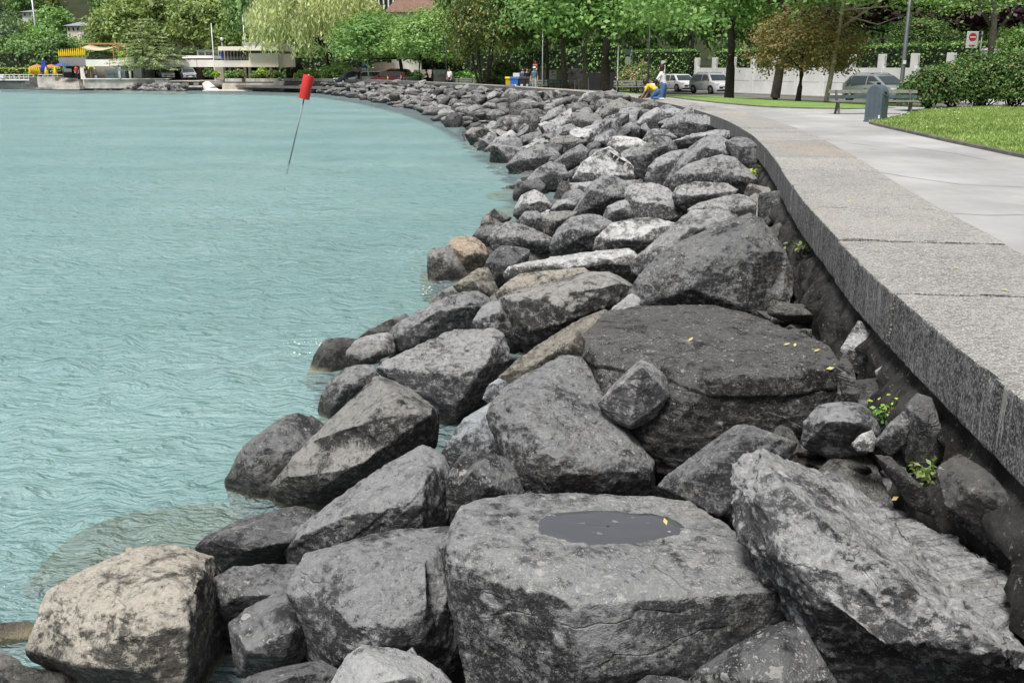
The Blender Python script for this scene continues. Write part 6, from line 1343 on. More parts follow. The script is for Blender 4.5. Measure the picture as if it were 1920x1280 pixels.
# motor scooter with its rider
p = at(796, 145, 100); sc = thing("motor_scooter", "dark motor scooter standing by the far path", "scooter", (p.x, 100, .98), R(200))
for x in (-.6, .6): MB().lathe([(.12, -.05), (.25, -.05), (.27, 0), (.25, .05), (.12, .05)], 16).xf(Matrix.Translation((x, 0, .27)) @ Matrix.Rotation(R(90), 4, 'X')).build("wheel", RUB, sc, True)
MB().extr([(-.75, -.14, .45), (-.2, -.14, .35), (.2, -.14, .30), (.42, -.14, .95), (.52, -.14, .95), (.36, -.14, .25), (-.1, -.14, .22), (-.3, -.14, .75), (-.85, -.14, .72)], (0, 0, 0), (0, .28, 0)).build("body", BLACK, sc, bevel=.03); MB().box((-.5, 0, .78), (.55, .26, .10)).build("seat", RUB, sc, bevel=.03); MB().tube([(.46, -.3, 1.02), (.46, .3, 1.02)], .02, 8).build("handlebar", GALV, sc)
rid = stand(.06, .02); rid.update(pelvis=(0, -.1, .80), waist=(0, -.06, .95), chest=(0, .02, 1.16), neck=(0, .06, 1.32), head=(0, .09, 1.45), shl=(-.18, .03, 1.24), shr=(.18, .03, 1.24), ell=(-.24, .2, 1.05), elr=(.24, .2, 1.05), wrl=(-.2, .42, 1.05), wrr=(.2, .42, 1.05), hpl=(-.1, -.1, .78), hpr=(.1, -.1, .78), knl=(-.16, .3, .72), knr=(.16, .3, .72), anl=(-.18, .22, .32), anr=(.18, .22, .32), tol=(-.18, .36, .27), tor=(.18, .36, .27))
person("person", "rider in an orange-red jacket on the dark scooter", rid, dict(torso=cloth("orange", (.62, .13, .04)), sleeve=cloth("orange", (.62, .13, .04)), skin=SKIN, legs=NAVY, shoe=SHOED), 'short', (p.x + .25, 100.1, .98), R(110), 1.0, HAIRD)

# ---- villa wall with posts and railings
vw = thing("villa_wall", "white rendered garden wall with square posts along the road", "wall", (WA[0], WA[1], ROADZ))
ang = math.atan2(wd[1], wd[0]); vw.rotation_euler = (0, 0, ang)
Lw = float(np.linalg.norm(WB - WA)); sgn = 1.0
MB().b2((0, -.12, 0), (Lw + 4, .12, 2.0)).build("wall_panel", WALLW, vw)
MB().b2((0, -.13, 1.02), (Lw + 4, .13, 1.035)).build("joint", M("joint_grey", (.40, .40, .40), .9), vw)
npst = 15
for k in range(npst):
    s = .25 + k * (Lw + 3) / (npst - 1)
    MB().b2((s - .24, -.155, 0), (s + .24, .155, 2.85)).build("post", WALLW, vw, bevel=.01)
    if k < npst - 1:
        s2 = .25 + (k + 1) * (Lw + 3) / (npst - 1); m_ = MB()
        for z in (2.18, 2.68): m_.b2((s + .26, -.012, z), (s2 - .26, .012, z + .025))
        x = s + .34
        while x < s2 - .3: m_.b2((x - .006, -.008, 2.05), (x + .006, .008, 2.68)); x += .6
        m_.build("railing", DARKM, vw)
p = at(1277, 130, 94); gt = thing("garden_gate", "white gate door set in the hedge left of the villa wall", "gate", (p.x, 94, .75)); MB().box((0, 0, 1.25), (.85, .10, 2.3)).build("door_leaf", WHITE, gt, bevel=.01); MB().box((-.3, -.07, 1.1), (.05, .05, .2)).build("handle", DARKM, gt); MB().box((-1.65, 0, 1.3), (.36, .3, 2.6)).build("gate_post", WALLW, gt)
p = at(1857, 105, 56); t = thing("utility_cabinet", "white block standing beside the no-entry sign behind the shrubs", "cabinet", (p.x, 56, .8)); MB().box((0, 0, 1.4), (.9, .5, 2.85), taper=.96).build("body", WALLW, t, bevel=.02); MB().box((0, 0, 2.86), (1.0, .6, .08)).build("cap", WALLW, t, bevel=.02)

# ---- walls, fences and posters behind the promenade
def wall_px(name, label, cat, px0, px1, Y, ztop, mat, z0=.6, depth=.25, part="panel", Y1=None):
    a, b = at(px0, 128, Y), at(px1, 128, Y1 or Y); t = thing(name, label, cat, (a.x, a.y, z0)); L_ = (b - a).xy.length; t.rotation_euler = (0, 0, math.atan2(b.y - a.y, b.x - a.x))
    MB().b2((0, -depth / 2, 0), (L_, depth / 2, ztop - z0)).build(part, mat, t, bevel=.01); return t, L_
t, L_ = wall_px("garden_wall", "beige wall carrying a poster behind the dark benches", "wall", 1012, 1058, 90, at(960, 130, 90).z, M("beige_wall", (.36, .33, .28), .9, .1, .8)); MB().b2((0, -.18, at(960, 130, 90).z - .6), (L_, .18, at(960, 130, 90).z - .52)).build("coping", STONED, t)
ps, pl_ = wall_px("poster", "white poster with dark figures on the beige wall", "poster", 1030, 1043.5, 89.8, at(960, 132, 89.8).z, WHITE, at(960, 155, 89.8).z, .04, "sheet")
for k, (x, z, w, h) in enumerate([(.18, .85, .10, .06), (.33, .88, .16, .10), (.30, .66, .10, .10), (.47, .62, .07, .14), (.2, .55, .08, .05)]): MB().box((x, -.024, z), (w, .006, h), rz=0).build("printed_mark", BLACK, ps)
wall_px("painted_hoarding", "dark hoarding painted with grey figures between the plane trunks", "hoarding", 1066, 1096, 93, at(960, 129, 93).z, NT("x") and M("mural", (.09, .085, .08), .9, .75, 2.6))
wall_px("dark_fence", "black solid fence below the high hedge", "fence", 1097, 1172, 95, at(960, 137, 95).z, M("fence_dark", (.028, .028, .030), .8, .2, 2))
wall_px("stone_wall", "rough grey stone retaining wall behind the dark blue car", "wall", 640, 702, 118, at(960, 128, 118).z, STONED)
fn, L_ = wall_px("timber_fence", "tall weathered timber fence behind the red car", "fence", 702, 740, 120, at(960, 119, 120).z, TIMBER, .6, .06, "rail")
x = .06
while x < L_ - .06: MB().b2((x, -.055, .05), (x + .15, -.032, at(960, 118.5 - (x * 13) % 2, 120).z - .6)).build("board", TIMBER, fn); x += .165
fn, L_ = wall_px("white_fence", "low white slatted fence behind the far benches", "fence", 808, 840, 104, at(960, 139, 104).z, STONEG, .6, .2, "plinth")
x = 0.05
while x < L_: MB().b2((x, -.03, .3), (x + .09, .03, at(960, 131, 104).z - .6)).build("slat", WHITE, fn); x += .13
wall_px("garden_wall", "pale low wall behind the slim plane tree", "wall", 776, 812, 108, at(960, 131, 108).z, STONEG)
wall_px("side_wall", "pale grey wall behind the far car park trees", "wall", 735, 790, 125, at(960, 112, 125).z, PANEL)

# ---- lakeside restaurant with roof terrace, at the left
Y0 = 131.0
def bx(px0, px1, py0, py1, Ya, Yb):   # box between pixel corners, from Ya back to Yb
    a = at(px0, py1, Ya); b = at(px1, py0, Ya); return (a.x, Ya, a.z), (b.x, Yb, b.z)
def blk(t, name, mat, *q, bevel=0.0):
    o0 = t.location; a, b = bx(*q); return MB().b2([a[i] - o0[i] for i in range(3)], [b[i] - o0[i] for i in range(3)]).build(name, mat, t, bevel=bevel)
p = at(112, 150, Y0); rs_ = thing("lake_restaurant", "low concrete lakeside restaurant with a roof terrace", "building", (p.x, Y0, 1.2))
blk(rs_, "rear_wall", BROWNW, 128, 250, 123, 150, Y0 + 1.2, Y0 + 9)
blk(rs_, "parapet", PANEL, 161.5, 205, 112, 124.5, Y0, Y0 + .5); blk(rs_, "parapet", PANEL, 205.3, 234, 112, 124.5, Y0, Y0 + .5); blk(rs_, "parapet_end", PANEL, 234.3, 250.5, 108.5, 124.5, Y0, Y0 + 9)
blk(rs_, "grey_parapet", M("panel_grey", (.27, .26, .25), .85, .1, .8), 112, 161, 108, 124, Y0 + .1, Y0 + 9)
blk(rs_, "doorway", DARKIN, 127, 147, 125.5, 149, Y0 + 1.1, Y0 + 1.25); blk(rs_, "doorway", DARKIN, 240, 249, 125.5, 149, Y0 + 1.1, Y0 + 1.25)
for x in (152, 157): blk(rs_, "pillar", PANEL, x, x + 2, 124.5, 149, Y0 + .2, Y0 + .5)
for x in (242.5,): blk(rs_, "pillar", WHITE, x, x + 1.4, 124.5, 149, Y0 + .2, Y0 + .5)
blk(rs_, "terrace_rail", DARKM, 163, 249, 107.2, 107.8, Y0 + .3, Y0 + .36); blk(rs_, "terrace_rail", DARKM, 163, 236, 109.6, 110.2, Y0 + .3, Y0 + .36)
for x in range(165, 236, 9): blk(rs_, "rail_post", DARKM, x, x + .8, 107.5, 112, Y0 + .3, Y0 + .36)
blk(rs_, "kiosk_wall", WHITE, 251, 268, 112, 148, Y0 + 1, Y0 + 5)
sb_ = thing("rescue_sign", "pale teal board lettered SAUVETAGE on the restaurant wall", "sign", tuple(at(216, 140, Y0 + 1.0)))
a, b = bx(198, 234, 131, 148, Y0 + .9, Y0 + 1.15); o0 = sb_.location
MB().b2([a[i] - o0[i] for i in range(3)], [b[i] - o0[i] for i in range(3)]).build("board", M("sign_teal", (.36, .47, .48), .6, .06, 1), sb_)
text(sb_, "SAUVETAGE", (0, -.112, .02), .36, M("sign_letter", (.05, .08, .09), .7), 90); text(sb_, "TS", (0, -.112, -.30), .34, M("sign_letter", (.05, .08, .09), .7), 90)
pq = at(180, 144, Y0 + .3); t = thing("notice_board", "dark blue square board with a pale disc beside the palm", "board", tuple(pq)); MB().box((0, 0, 0), (.60, .06, .60)).build("panel", M("board_navy", (.06, .08, .14), .6), t); MB().lathe([(.001, 0), (.18, 0), (.18, .01), (.001, .01)], 18).xf(Matrix.Translation((0, -.03, 0)) @ Matrix.Rotation(R(90), 4, 'X')).build("emblem", LTG, t)
# pergola awning
p = at(195, 90, Y0 + 3); aw = thing("pergola_awning", "beige awning stretched on an orange frame over the terrace", "awning", (p.x, Y0 + 3, at(195, 109, Y0 + 3).z)); ORW = M("orange_wood", (.50, .24, .10), .7, .1)
zt = at(195, 87, Y0 + 3).z - aw.location.z; xl, xr_ = at(158, 90, Y0 + 3).x - p.x, at(234, 90, Y0 + 3).x - p.x
m_ = MB(); n = 12; vs = []
for i in range(n + 1):
    f = i / n; x = xl + .2 + (xr_ - xl - 1.2) * f; sag = -.36 * math.sin(math.pi * f)
    for y, dz in ((-1.4, -.22), (1.4, .2), (1.4, .23), (-1.4, -.19)): vs.append((x, y, zt + sag + dz))
m_.add(vs, [(i * 4 + k, i * 4 + (k + 1) % 4, i * 4 + 4 + (k + 1) % 4, i * 4 + 4 + k) for i in range(n) for k in range(4)]).build("canopy", M("canvas_beige", (.66, .52, .36), .9, .06), aw, True)
for y in (-1.4, 1.4):
    MB().b2((xl, y - .05, zt + .25), (xr_, y + .05, zt + .37)).build("beam", ORW, aw)
    for x in (xl + .1, xr_ - 1.0, xr_ - .3): MB().b2((x - .05, y - .05, -.4), (x + .05, y + .05, zt + .25)).build("post", ORW, aw)
def parasol(label, px, py0, py1, Y, mat, group=None, open_=False, w=None):
    a = at(px, py1, Y); h = at(px, py0, Y).z - a.z; t = thing("parasol", label, "parasol", (a.x, Y, a.z), 0, group)
    r = w or .14
    if open_: MB().lathe([(r, h * .72), (r * .96, h * .75), (r * .5, h * .90), (.03, h), (.01, h)], 16).build("canopy", mat, t)
    else: MB().lathe([(.03, h * .12), (r * .72, h * .06), (r, h * .14), (r * .72, h * .5), (r * .3, h * .85), (.02, h)], 10).build("canopy", mat, t, True)
    MB().tube([(0, 0, -.45 if not open_ else -.4), (0, 0, h + .06)], .025, 6).build("pole", GALV, t)
    return t
for k in range(14):
    f = k / 13; parasol("one of the closed yellow parasols in a row on the restaurant roof terrace", 111.5 + 48 * f, 93.5 - 5 * f, 107.5 - 1.5 * f, Y0 + .9, YEL, "yellow parasols on the roof terrace")
for k, (px, y0, y1) in enumerate([(57, 125, 140), (60.3, 125, 140.5), (63.5, 125, 141), (67, 125, 141), (70.5, 125, 141), (74.5, 124.5, 141.5)]): parasol("one of the closed yellow parasols bunched on the pier", px, y0, y1, 134 + .3 * k, YEL, "yellow parasols bunched on the pier", w=.20)
parasol("single closed yellow parasol right of the blue ones", 87.5, 125, 140.5, 133, YEL, w=.27); parasol("single closed yellow parasol nearest the restaurant", 104, 125, 140.5, 133, YEL, w=.27)
parasol("closed dark blue parasol, left of the pair", 82, 112.5, 138, 136, BLUEP, w=.36); parasol("closed dark blue parasol, right of the pair", 86, 112.5, 138, 136, BLUEP, w=.36)
parasol("open terracotta parasol left of the blue pair", 72, 121, 141, 138, ORNG, None, True, 1.1); parasol("open terracotta parasol right of the blue pair", 98, 121, 141, 138, ORNG, None, True, 1.2)
parasol("open blue and green parasol at the restaurant corner", 119, 117, 142, 130, M("parasol_teal", (.05, .12, .30), .7), None, True, 1.0)
# small palm by the sign, potted bush and roof plants
p = at(171, 148, Y0 + .1); t = thing("palm_tree", "small yellow-green palm in front of the restaurant wall", "palm", (p.x, Y0 + .1, 1.2)); MB().tube([(0, 0, 0), (.05, 0, .8), (0, 0, 1.5)], [.10, .08, .07], 8).build("trunk", BARK['pale'], t)
for k in range(9):
    a_ = k * .7; c_, s_ = math.cos(a_), math.sin(a_); m_ = MB()
    pts = [Vector((c_ * r_, s_ * r_, 1.5 + .35 * math.sin(r_ * 2.2) - .25 * r_ * r_)) for r_ in (0, .3, .6, .9, 1.15)]
    for i in range(4): n_ = Vector((-s_, c_, 0)) * (.16 * (1 - i / 4.5)); m_.add([pts[i] - n_, pts[i] + n_, pts[i + 1] + n_ * .8, pts[i + 1] - n_ * .8], [(0, 1, 2, 3)])
    m_.build("frond", LEAF['limeh'], t)
bush("potted_bush", "round pale bush at the right end of the roof terrace", at(229, 105, Y0 + 1).x, Y0 + 1, at(229, 108.5, Y0 + 1).z, .42, .42, .5, 'limeh', .14, 60, 24, 201)
bush("terrace_plants", "green foliage along the middle of the roof terrace", at(187, 105, Y0 + 2.5).x, Y0 + 2.5, at(187, 109, Y0 + 2).z, 1.5, .6, .55, 'needle', .2, 70, 24, 202)
bush("terrace_plants", "reddish foliage on the roof terrace under the awning", at(204, 105, Y0 + 2.5).x, Y0 + 2.5, at(204, 109, Y0 + 2).z, .8, .5, .45, 'brown', .16, 50, 24, 203)
# quay walls, steps and pier below
qy = thing("quay_wall", "pale stone quay wall below the restaurant", "wall", tuple(at(230, 160, 129.6))); blk(qy, "wall_panel", STONEG, 157, 300, 148.5, 166, 129.4, 130.2); blk(qy, "coping", PANEL, 155, 316, 147.4, 149, 129.2, 130.3); blk(qy, "white_panel", WALLW, 291, 315, 150, 160, 129.3, 129.39)
sp_ = thing("bathing_steps", "concrete bathing steps going down into the lake", "steps", tuple(at(120, 160, 128)))
for k in range(6): blk(sp_, "step", STONEG, 100 - k * 1.0 + 3, 146 + k * .6, 146.5 + k * 2.9, 168, 132 - k * .8, 133)
jt = thing("jetty", "stone jetty with a dark corner block left of the steps", "jetty", tuple(at(88, 160, 130))); blk(jt, "jetty_body", STONEG, 71.5, 103, 144.5, 164.5, 130.6, 134); blk(jt, "dark_end", STONED, 56.5, 71.4, 145.2, 163.5, 131.2, 134.5); blk(jt, "boulder_toe", STONED, 44, 71, 158, 164, 130.8, 134)
pr_ = thing("pier", "long pier with a white railing at the left edge", "pier", tuple(at(20, 152, 136))); blk(pr_, "deck", WHITE, -60, 57, 149, 151.3, 135, 138.5); blk(pr_, "underside", STONED, -60, 45, 151.4, 155, 135.6, 138)
for z in (139.5, 144.2): blk(pr_, "rail", WHITE, -60, 117, z, z + 1.3, 135, 135.08)
for x in range(-55, 116, 9): blk(pr_, "rail_post", WHITE, x, x + .9, 139.5, 149.5, 135.1, 135.16)
blk(pr_, "lifebuoy_box", WHITE, 1, 6, 141, 147, 134.85, 134.98)
kb = thing("kiosk", "small dark drinks kiosk at the restaurant corner", "kiosk", tuple(at(125, 140, 130.2))); blk(kb, "counter", DARKIN, 119, 130, 136, 146, 130, 131); blk(kb, "back_panel", PANEL, 120, 130, 129, 135.8, 130.4, 131)
# flat building with open parking bays
p = at(360, 150, 134); fb = thing("flat_building", "long flat-roofed building with dark open bays beside the pine", "building", (p.x, 134, 1.2))
blk(fb, "rear_wall", BROWNW, 268, 405, 124, 152, 138, 140)
for k, (a_, b_) in enumerate([(290, 327), (327.3, 369), (369.3, 402)]): blk(fb, "roof_panel", PANEL, a_, b_, 112.5, 126, 133, 145)
blk(fb, "roof_block", PANEL, 268, 289.7, 113, 126, 134, 145); blk(fb, "roof_box", WALLW, 341, 398, 104.5, 109.5, 136, 141); blk(fb, "roof_edge", DARKM, 327, 403, 110.6, 112, 133.2, 133.6)
for a_, b_ in [(283, 297), (322, 350), (374, 401)]: blk(fb, "dark_bay", DARKIN, a_, b_, 126.5, 150.5, 137.8, 138.1)
for x in (297, 318, 370, 352): blk(fb, "pillar", BROWNW, x, x + 4, 126, 150.5, 136, 138)
blk(fb, "notice", WALLW, 333, 337, 132, 138, 137.6, 137.79)
gl_ = thing("glass_screen", "glass roof screen with a light frame left of the pavilion", "screen", tuple(at(390, 102, 137))); 
for x in (370, 384, 399, 409): blk(gl_, "post", GALV, x, x + .9, 94, 107, 137, 137.06)
blk(gl_, "top_rail", GALV, 370, 410, 94, 95, 137, 137.06); blk(gl_, "middle_rail", GALV, 370, 410, 97, 97.6, 137, 137.06)
tg = NT("screen_glass"); tr_ = tg.n("ShaderNodeBsdfTransparent"); gg = tg.n("ShaderNodeBsdfGlossy"); gg.inputs["Roughness"].default_value = .1; mx = tg.n("ShaderNodeMixShader"); mx.inputs[0].default_value = .28; tg.l(tr_.outputs[0], mx.inputs[1]); tg.l(gg.outputs[0], mx.inputs[2]); SG = tg.done(mx.outputs[0])
for a_, b_ in ((371, 384), (385, 399), (400, 409)): blk(gl_, "pane", SG, a_, b_, 95.2, 107, 137.02, 137.04)
# beige two-storey pavilion
p = at(465, 150, 128); pv = thing("beige_pavilion", "beige two-storey lake pavilion with a balcony and flat roof", "building", (p.x, 128, 1.2))
blk(pv, "upper_wall", CREAM, 467.5, 521, 100.2, 126, 128, 138); blk(pv, "balcony_front", PANEL, 403, 452, 113.5, 126, 128.2, 128.5); blk(pv, "balcony_front", CREAM, 452.2, 467.4, 113.5, 126, 128.1, 128.4)
blk(pv, "roof_fascia", CREAM, 409, 460, 87.5, 95, 127.6, 138); blk(pv, "roof_fascia", CREAM, 460.3, 521.5, 86, 95, 127.2, 138); blk(pv, "solar_roof", ROOFG, 456, 520, 79.5, 85.8, 129, 137); blk(pv, "balcony_floor", PANEL, 403, 467, 124.5, 126, 128.5, 133)
blk(pv, "window_wall", DARKIN, 414, 467, 95.2, 113, 131, 131.3)
for x in range(416, 466, 6): blk(pv, "window", GLASS, x, x + 4.6, 96, 112, 130.9, 130.99)
for x in range(414, 467, 6): blk(pv, "mullion", BROWNW, x + .3, x + 1.3, 95.2, 113, 130.7, 130.89)
for x0, x1 in ((470, 488), (490, 497), (500, 506), (508, 520)): blk(pv, "strip_window", GLASS, x0, x1, 96, 100, 127.9, 127.99)
for z in (107.3, 110.2): blk(pv, "balcony_rail", GALV, 404, 467, z, z + .8, 128.3, 128.36)
blk(pv, "ground_wall", BROWNW, 402, 420, 126, 150, 132, 136)
blk(pv, "ground_glazing", GLASS, 420, 462, 126.5, 149, 132.5, 133); blk(pv, "ground_recess", DARKIN, 462, 518, 126.5, 149, 133, 133.5)
for x in (420, 430, 441, 458, 466.5, 487, 506): blk(pv, "pillar", BROWNW if x < 455 else CREAM, x, x + 2.6, 126, 150, 130, 130.5)
blk(pv, "hanging_towel", BLUEP, 415, 419, 98, 112, 128.45, 128.55)
pl2 = thing("planter_wall", "pale concrete planters and quay wall below the pavilion", "wall", tuple(at(470, 160, 125)))
for x0, x1 in ((422, 453), (461, 478), (479, 497), (498, 522)): blk(pl2, "planter", STONEG, x0, x1, 147.5, 153.5, 125, 126.6)
blk(pl2, "ledge", STONED, 422, 540, 153.7, 156, 124.8, 127); blk(pl2, "lower_wall", M("stained_wall", (.46, .42, .36), .9, .25, 1.1, .4, 6), 417, 522, 156.2, 170.5, 124.6, 127); blk(pl2, "foot_ledge", PANEL, 380, 474, 169, 171, 123.6, 127)
bay = thing("landing_wall", "dark stone landing steps under the parked silver cars", "wall", tuple(at(345, 160, 128))); blk(bay, "coping", STONEG, 316, 374, 151.5, 153.2, 127.6, 131); blk(bay, "upper_wall", STONED, 316, 374, 153.3, 160.5, 128.2, 131); blk(bay, "ledge", STONEG, 330, 378, 160.6, 164, 127.4, 131); blk(bay, "lower_wall", STONED, 335, 400, 164.1, 169.5, 127.8, 131)
for x0, x1 in ((324, 336), (341, 353), (363, 372)): blk(bay, "pale_block", WALLW, x0, x1, 155.3, 160, 128.05, 128.19)
rp = thing("slipway", "pale concrete slipway sloping down to the lake", "slipway", tuple(at(390, 160, 128))); o0 = rp.location
P = [at(374, 151.5, 130), at(392, 153, 130), at(410, 167.5, 125.6), at(388, 168, 125.6)]; MB().extr([q - o0 for q in P], (0, 0, 0), (0, 0, -.4)).build("ramp", PANEL, rp)

# ---- houses further back
def house(label, px0, px1, py_eave, py_base, py_ridge, Y, wallm, roofm, wins=3, rows=1, depth=9):
    a, b = at(px0, py_base, Y), at(px1, py_eave, Y); cx_ = (a.x + b.x) / 2; t = thing("house", label, "house", (cx_, Y, a.z)); w = b.x - a.x; h = b.z - a.z; hr = at(960, py_ridge, Y).z - a.z
    MB().b2((-w / 2, 0, -6), (w / 2, depth, h)).build("wall", wallm, t)
    e = .6; MB().add([(-w / 2 - e, -e, h - .1), (w / 2 + e, -e, h - .1), (w / 2 + e, depth + e, h - .1), (-w / 2 - e, depth + e, h - .1), (-w / 4, depth / 2, hr), (w / 4, depth / 2, hr)], [(0, 1, 5, 4), (1, 2, 5), (2, 3, 4, 5), (3, 0, 4), (3, 2, 1, 0)]).build("roof", roofm, t)
    for r_ in range(rows):
        for k in range(wins):
            x = -w / 2 + w * (k + .5) / wins; z = h * (r_ + .52) / rows; f = MB().b2((x - w / wins * .22, -.05, z - h / rows * .26), (x + w / wins * .22, .02, z + h / rows * .26)).build("window", WHITE, t)
            MB().b2((x - w / wins * .17, -.08, z - h / rows * .21), (x + w / wins * .17, -.052, z + h / rows * .21)).build("pane", GLASS, f)
    return t
house("white house high on the hill at the top left", 10, 42, 4, 24, -8, 262, WALLW, ROOFB, 4, 2)
house("beige villa with grey roof on the hillside above the yellow parasols", 126, 158, 48, 62, 40, 222, CREAM, ROOFG, 4, 1)
house("house with a brown tiled roof at the top of the hill", 146, 172, 13, 26, -3, 258, PANEL, ROOFB, 3, 1)
house("pale house at the top edge beside the plane trees", 168, 196, 2, 14, -6, 280, WALLW, ROOFG, 3, 1)
house("white house peeking through the hillside trees left of the mast", 42, 62, 22, 34, 17, 236, WALLW, ROOFG, 2, 1)
p = at(180, 70, 182); t = thing("band_pavilion", "pavilion with a thin white canopy roof behind the restaurant", "pavilion", (p.x, 182, 3.0)); zc = at(180, 65, 182).z - 3.0; MB().extr([(-2.2, -2, zc), (2.2, -2, zc + .5), (2.2, -2, zc + .75), (-2.2, -2, zc + .25)], (0, 0, 0), (0, 5, 0)).build("canopy", WHITE, t)
for x in (-1.2, 1.4): MB().tube([(x, -1, 0), (x + .2, -1, zc + .3)], .18, 8).build("column", GALV, t)
MB().b2((-1.6, 1.5, 0), (2.2, 2.5, zc)).build("glazing", GLASS, t)
# office block with vertical fins and tiled-roof house behind the promenade trees
p = at(690, 40, 190); ob = thing("office_block", "office block with pale vertical fins behind the willow", "building", (p.x, 190, 1.0)); zt = at(690, -30, 190).z - 1; zm = at(690, 14, 190).z - 1
xl = at(645, 0, 190).x - p.x; xr_ = at(752, 0, 190).x - p.x
MB().b2((xl, .3, 0), (xr_, 14, zt)).build("glazing", GLASS, ob); MB().b2((xl, -.1, 0), (xr_, .28, zm - .6)).build("lower_wall", M("rose_wall", (.30, .22, .20), .85), ob); MB().b2((xl, .1, zm + 1.6), (xr_, .29, zm + 2.1)).build("floor_band", DARKM, ob)
x = xl
while x < xr_: MB().b2((x, -.25, zm - .4), (x + .22, .28, zt)).build("fin", PANEL, ob); x += .88
p = at(470, 20, 200); ob = thing("office_block", "office block with fins glimpsed above the dark conifer", "building", (p.x, 200, 1.0)); zt = at(470, -30, 200).z - 1; MB().b2((-4.5, .3, 0), (4.5, 12, zt)).build("glazing", GLASS, ob)
for k in range(10): MB().b2((-4.5 + k, -.2, 4), (-4.3 + k, .28, zt)).build("fin", PANEL, ob)
house("house with a broad brown tiled roof behind the light green plane trees", 730, 870, 22, 60, -40, 150, PANEL, ROOFB, 6, 1, 14)
p = at(853, 10, 148.5); t = thing("dormer", "white dormer window on the brown tiled roof", "dormer", tuple(at(853, 22, 148.5))); MB().b2((-.9, 0, -.3), (.9, 3, 3.2)).build("cheek", WALLW, t); w_ = MB().b2((-.45, -.06, .9), (.45, .0, 2.6)).build("window", DARKM, t); MB().b2((-.10, -.09, 1.0), (.10, -.065, 2.5)).build("mullion", WHITE, w_)
# ---- small things on the bank
def poly_on(label, name, cat, pts3, mat, thick=.004):
    t = MB(); n = len(pts3); t.extr(pts3, (0, 0, 0), (0, 0, thick)); o = t.build(name, mat); tag(o, label, cat); return o
# driftwood stick
a = at(578, 782, 0) if False else None
t0 = bank_hit(600, 795) - .42; e_ = Vector((0, 0, CAM_Z)); q0 = e_ + ray(581, 783) * (t0 + .05); q1 = e_ + ray(617, 812) * (t0 - .02)
o = MB().tube([q0, q0.lerp(q1, .4) + Vector((0, 0, .01)), q1], [.022, .020, .024], 8).build("driftwood", M("driftwood", (.085, .055, .035), .8, .3, 20), smooth=True); tag(o, "broken brown stick of driftwood stuck between two boulders", "driftwood")

# ---- rain puddle on the big flat boulder, foam, weeds and fallen leaves
bpy.context.view_layer.update()
dgx = bpy.context.evaluated_depsgraph_get()
def drop(px, py, obj=None, default=None):
    d = ray(px, py)
    if obj is not None:
        im = obj.matrix_world.inverted(); ok, loc, nn, _ = obj.ray_cast(im @ Vector((0, 0, CAM_Z)), im.to_3x3() @ d)
        return (obj.matrix_world @ loc, nn) if ok else None
    ok, loc, nn, _, ob, _ = scn.ray_cast(dgx, Vector((0, 0, CAM_Z)), d); return (loc, nn, ob) if ok else None
rp_ = random.Random(4); ring = []
for k in range(40):
    a_ = 2 * math.pi * k / 40; f = 1 + .07 * math.sin(2 * a_ + 1) + .05 * math.sin(3 * a_ + 2) + .02 * math.sin(7 * a_); ring.append((1140 + 132 * f * math.cos(a_), 988 + 34 * f * math.sin(a_)))
C3 = []; rows = []
for q in (0.02, .25, .5, .75, .92, 1.0): rows.append([(1140 + (x - 1140) * q, 988 + (y - 988) * q) for x, y in ring])
hits = [drop(x, y, PUDDLE_ROCK) for row in rows for x, y in row]
if all(h is not None for h in hits):
    Pp = np.array([h[0] for h in hits]); A_ = np.c_[Pp[:, 0], Pp[:, 1], np.ones(len(Pp))]; cf = np.linalg.lstsq(A_, Pp[:, 2], rcond=None)[0]; fit = A_ @ cf
    Z = np.maximum(fit + .004, Pp[:, 2] + .003); Z[-40:] = Pp[-40:, 2] - .002
    Vp = np.c_[Pp[:, :2], Z]; Fp = [(i * 40 + k, i * 40 + (k + 1) % 40, (i + 1) * 40 + (k + 1) % 40, (i + 1) * 40 + k) for i in range(5) for k in range(40)]
    tw = NT("puddle_water"); PUDW = tw.done(tw.pbr((.085, .088, .097), .03, None, 0, 1.0))
    o = bpy.data.objects.new("rain_puddle", mesh_np("rain_puddle", Vp, np.array(Fp), PUDW, True)); link(o); tag(o, "dark shallow rain puddle on top of the huge flat boulder", "puddle")
YLEAF = M("fallen_leaf", (.55, .47, .20), .7, .2)
for k, (px, py, lab) in enumerate([(1290, 641, "yellow fallen leaf on the middle of the black slab"), (1468, 648, "long yellow willow leaf at the right end of the black slab"), (1490, 651, "second willow leaf at the right end of the black slab"), (1525, 660, "pale fallen leaf near the right tip of the black slab"), (1548, 692, "yellow leaf on the front lip of the black slab"), (1591, 380, "dry leaf lying on the granite cap in the middle distance"), (1650, 472, "dry reddish leaf on the granite cap"), (1802, 506, "curled dry leaf on the granite cap near the right edge"), (1893, 547, "dry leaf at the granite joint on the right edge"), (1670, 938, "reddish dry leaf on the shoulder of the craggy boulder"), (1250, 986, "yellow curled leaf at the right rim of the rain puddle")]):
    h = drop(px, py)
    if h is None: continue
    loc, nn = h[0], h[1]; a_ = rp_.uniform(0, 3.1); u_ = Vector((math.cos(a_), math.sin(a_), 0)); u_ = (u_ - nn * u_.dot(nn)).normalized(); v_ = nn.cross(u_); L_ = .032 + .003 * (loc.length) ; w_ = L_ * .22
    vs = [nn * .004, u_ * L_ * .5 + v_ * w_ + nn * .010, u_ * L_ + nn * .016, u_ * L_ * .5 - v_ * w_ + nn * .010]
    o = MB().add(vs, [(0, 1, 2), (0, 2, 3)]).build("fallen_leaf", YLEAF, loc=loc); tag(o, lab, "leaf")
